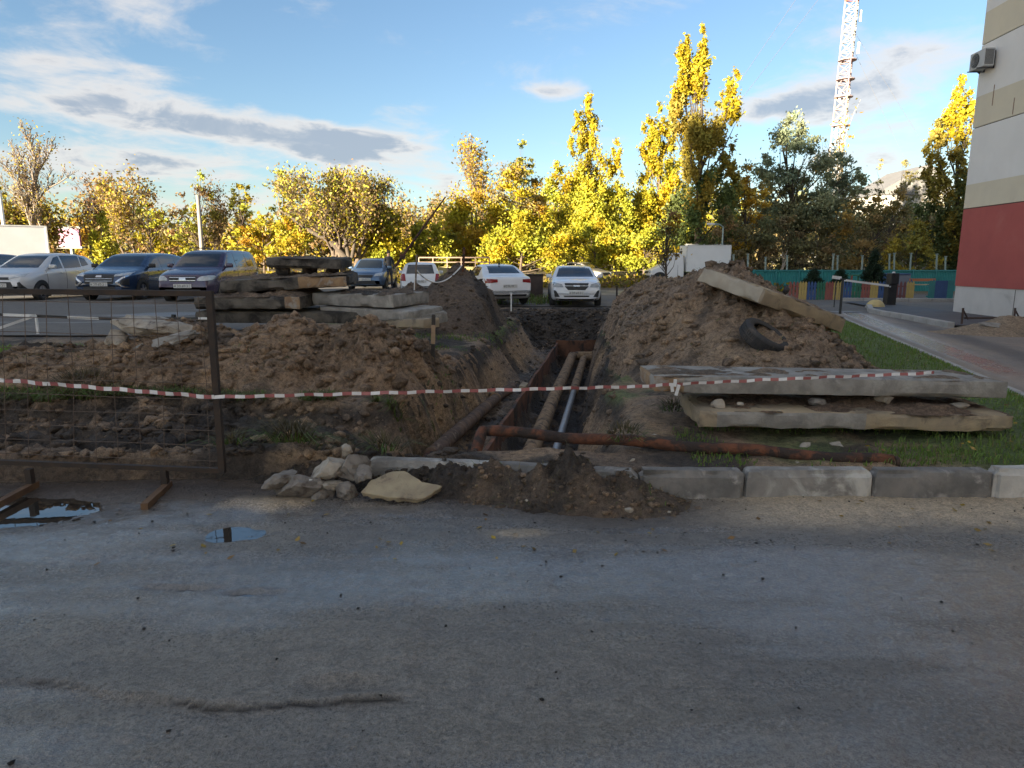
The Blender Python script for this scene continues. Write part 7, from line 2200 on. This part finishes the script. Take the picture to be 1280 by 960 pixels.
tree('maple_tree', 'brownish olive bush behind the spruce and the net posts', 50, [(1060, 252, 338, 34), (1095, 245, 338, 30), (1120, 235, 335, 24)], [(.308, .238, .105), (.392, .280, .084), (.238, .217, .091)], .16, .9, GR_, MAT_BARK_DARK, 44, trunk_r=.12, holes=.7)
tree('maple_tree', 'yellow olive bush left of the building edge', 47, [(1142, 280, 340, 28), (1125, 298, 340, 20), (1160, 300, 340, 18)], [(.40, .32, .05), (.27, .24, .05)], .15, 1.0, GR_, MAT_BARK_DARK, 45, trunk_r=.08, holes=.6)
tree('ash_tree', 'slender half bare tree before the pale roofed house', 62, [(1100, 195, 270, 9), (1128, 200, 280, 14), (1140, 215, 290, 14)], [(.322, .280, .112), (.266, .252, .112)], .15, .5, GR_, MAT_BARK_DARK, 46, trunk_r=.12, holes=1.2)
tree('poplar_tree', 'tall poplar beside the building with gold top and dark lower half', 54, [(1196, 96, 170, 11, 0), (1212, 100, 180, 9, 0), (1188, 140, 220, 26, 0), (1168, 150, 230, 15, 1), (1190, 185, 320, 34, 1), (1195, 225, 338, 40, 2), (1160, 235, 338, 26, 2)], [GOLD, (.34, .28, .06), (.14, .17, .06)], .18, 1.6, GP, MAT_BARK_DARK, 47, stem_px=1193, trunk_r=.28, holes=.5)
bare_tree('willow_tree', 'fallen pale trunked sapling leaning behind the turquoise fence', 45, 968, 312, 345, 10, MAT_BARK_PALE, 48, 1, None, 0, .1, GR_, .14, (3, 4), 1, .5, .4, .3, lean=.9, minr=.03)
for i, (px, tp, hw, lb) in enumerate([(905, 262, 26, 'first'), (945, 268, 30, 'second'), (985, 272, 28, 'third'), (1025, 270, 30, 'fourth')]):
    tree('hazel_bush', lb + ' dark brown olive bush from the left behind the turquoise fence', 48, [(px, tp, 342, hw), (px + 14, tp + 18, 342, hw * .7)], [(.224, .196, .091), (.280, .203, .098), (.175, .182, .084)], .15, .9, GR_, MAT_BARK_DARK, 50 + i, trunk_r=.07, holes=.8, cat='bush')
# spruce and dwarf pines by the playground
def conifer(name, label, y, px, top, bot, hw, seed, group=None):
    rnd = random.Random(seed); r = np.random.default_rng(seed)
    b = aty(px, bot, y); t = aty(px, top, y); H = t.z - b.z; R = hw / FPX * y
    root = empty(name, (b.x, y, b.z), label=label, cat='tree' if H > 1.5 else 'shrub', group=group)
    C = []; mb = MB(); mb.tube([(0, 0, 0), (0, 0, H * .95)], [.06, .012], 7, caps=False)
    for k in range(int(150)):
        h = rnd.random() ** 1.2; a = rnd.random() * 6.283; L = R * (1 - h) ** .8 * rnd.uniform(.7, 1.08) + .05
        p0 = Vector((0, 0, H * (.05 + .92 * h))); p1 = p0 + Vector((math.cos(a) * L, math.sin(a) * L, -.16 * L + .1 * h))
        mb.tube([p0, p1], [.012, .004], 3, caps=False)
        n = int(26 + 60 * L); tt = r.random((n, 1)) ** .7
        C.append(np.array(p0)[None] * (1 - tt) + np.array(p1)[None] * tt + r.normal(size=(n, 3)) * .055)
    C = np.concatenate(C); n = len(C)
    leaves('crown', C, .07 * (.6 + .8 * r.random(n)), np.array([[.028, .05, .026]]) * (.6 + .9 * r.random((n, 1))), root, seed=seed, aspect=.3)
    mb.build('trunk', MAT_BARK_DARK, root)
    return root
conifer('spruce_tree', 'dark young spruce behind the boom barrier', 34, 1090, 314, 362, 17, 61)
conifer('pine_shrub', 'low dark pine shrub behind the blue and green pickets', 33.6, 1016, 340, 358, 14, 62, 'evergreen shrubs by the pickets')
conifer('pine_shrub', 'low dark pine shrub above the white boom end', 34.2, 1050, 340, 356, 11, 63, 'evergreen shrubs by the pickets')

# ---- far woods closing the view (one mass)
def woods(name, x0, x1, ya, yb, hfn, cols, n, seed, label):
    r = np.random.default_rng(seed)
    nc = 900
    cx = x0 + (x1 - x0) * r.random(nc); cy = ya + (yb - ya) * r.random(nc)
    hh = hfn(cx) * (.55 + .5 * r.random(nc)); cz = 1.0 + hh * r.random(nc) ** .7
    k = r.integers(0, nc, n)
    P = np.stack([cx[k], cy[k], cz[k]], 1) + r.normal(size=(n, 3)) * np.array([[.9, .9, .7]])
    cc = np.array(cols)[r.integers(0, len(cols), nc)][k] * (.55 + .6 * r.random((n, 1)))
    P[:, 2] = np.maximum(P[:, 2], .7)
    o = leaves(name, P, .26 * (.6 + .8 * r.random(n)), cc, None, seed=seed)
    return tag(o, label, 'woods', kind='stuff')
woods('far_woods', -78, -6, 72, 84, lambda x: 6.2 + 1.2 * np.sin(x * .25), [BROWN_L, KHAKI, GOLD, OLIVE], 36000, 71, 'distant brown and gold woods behind the left trees')
woods('far_woods', -8, 26, 74, 86, lambda x: 8 + 1.0 * np.sin(x * .3), [GOLD, LEMON, LEMON, KHAKI], 30000, 72, 'distant golden woods behind the yellow trees')
woods('far_woods', 22, 76, 64, 80, lambda x: 6.5 + 1.0 * np.sin(x * .3), [(.266, .238, .105), (.322, .245, .112), (.210, .217, .091)], 34000, 73, 'distant dark woods behind the turquoise fence')
# weeds at the foot of the trees
r = np.random.default_rng(81)
n = 16000
X = -40 + 60 * r.random(n); Y = 40.5 + 7 * r.random(n)
P = np.stack([X, Y, base_z(X, Y) + .05 + .5 * r.random(n) ** 2], 1)
cc = np.array([GOLD, KHAKI, OLIVE, BROWN_L])[r.integers(0, 4, n)] * (.5 + .6 * r.random((n, 1)))
tag(leaves('verge_weeds', P, .13 * (.6 + .8 * r.random(n)), cc, None, seed=81), 'withered weeds and leaf litter at the foot of the yellow trees', 'weeds', kind='stuff')
n = 900
X = 0 - 3.5 * r.random(n); Y = 24.0 + 4 * r.random(n)
k = (X > -1.5) | (r.random(n) < .4); X = X[k]; Y = Y[k]
sp_ = blades(np.stack([X + 2.2, Y + 1.0, base_z(X + 2.2, Y + 1.0)], 1), np.full(len(X), .34), .7, gcol(len(X), 82, .35), 82, .014)
grass_obj('verge_grass', [sp_], 'rough grass between the white sedan and the white car')
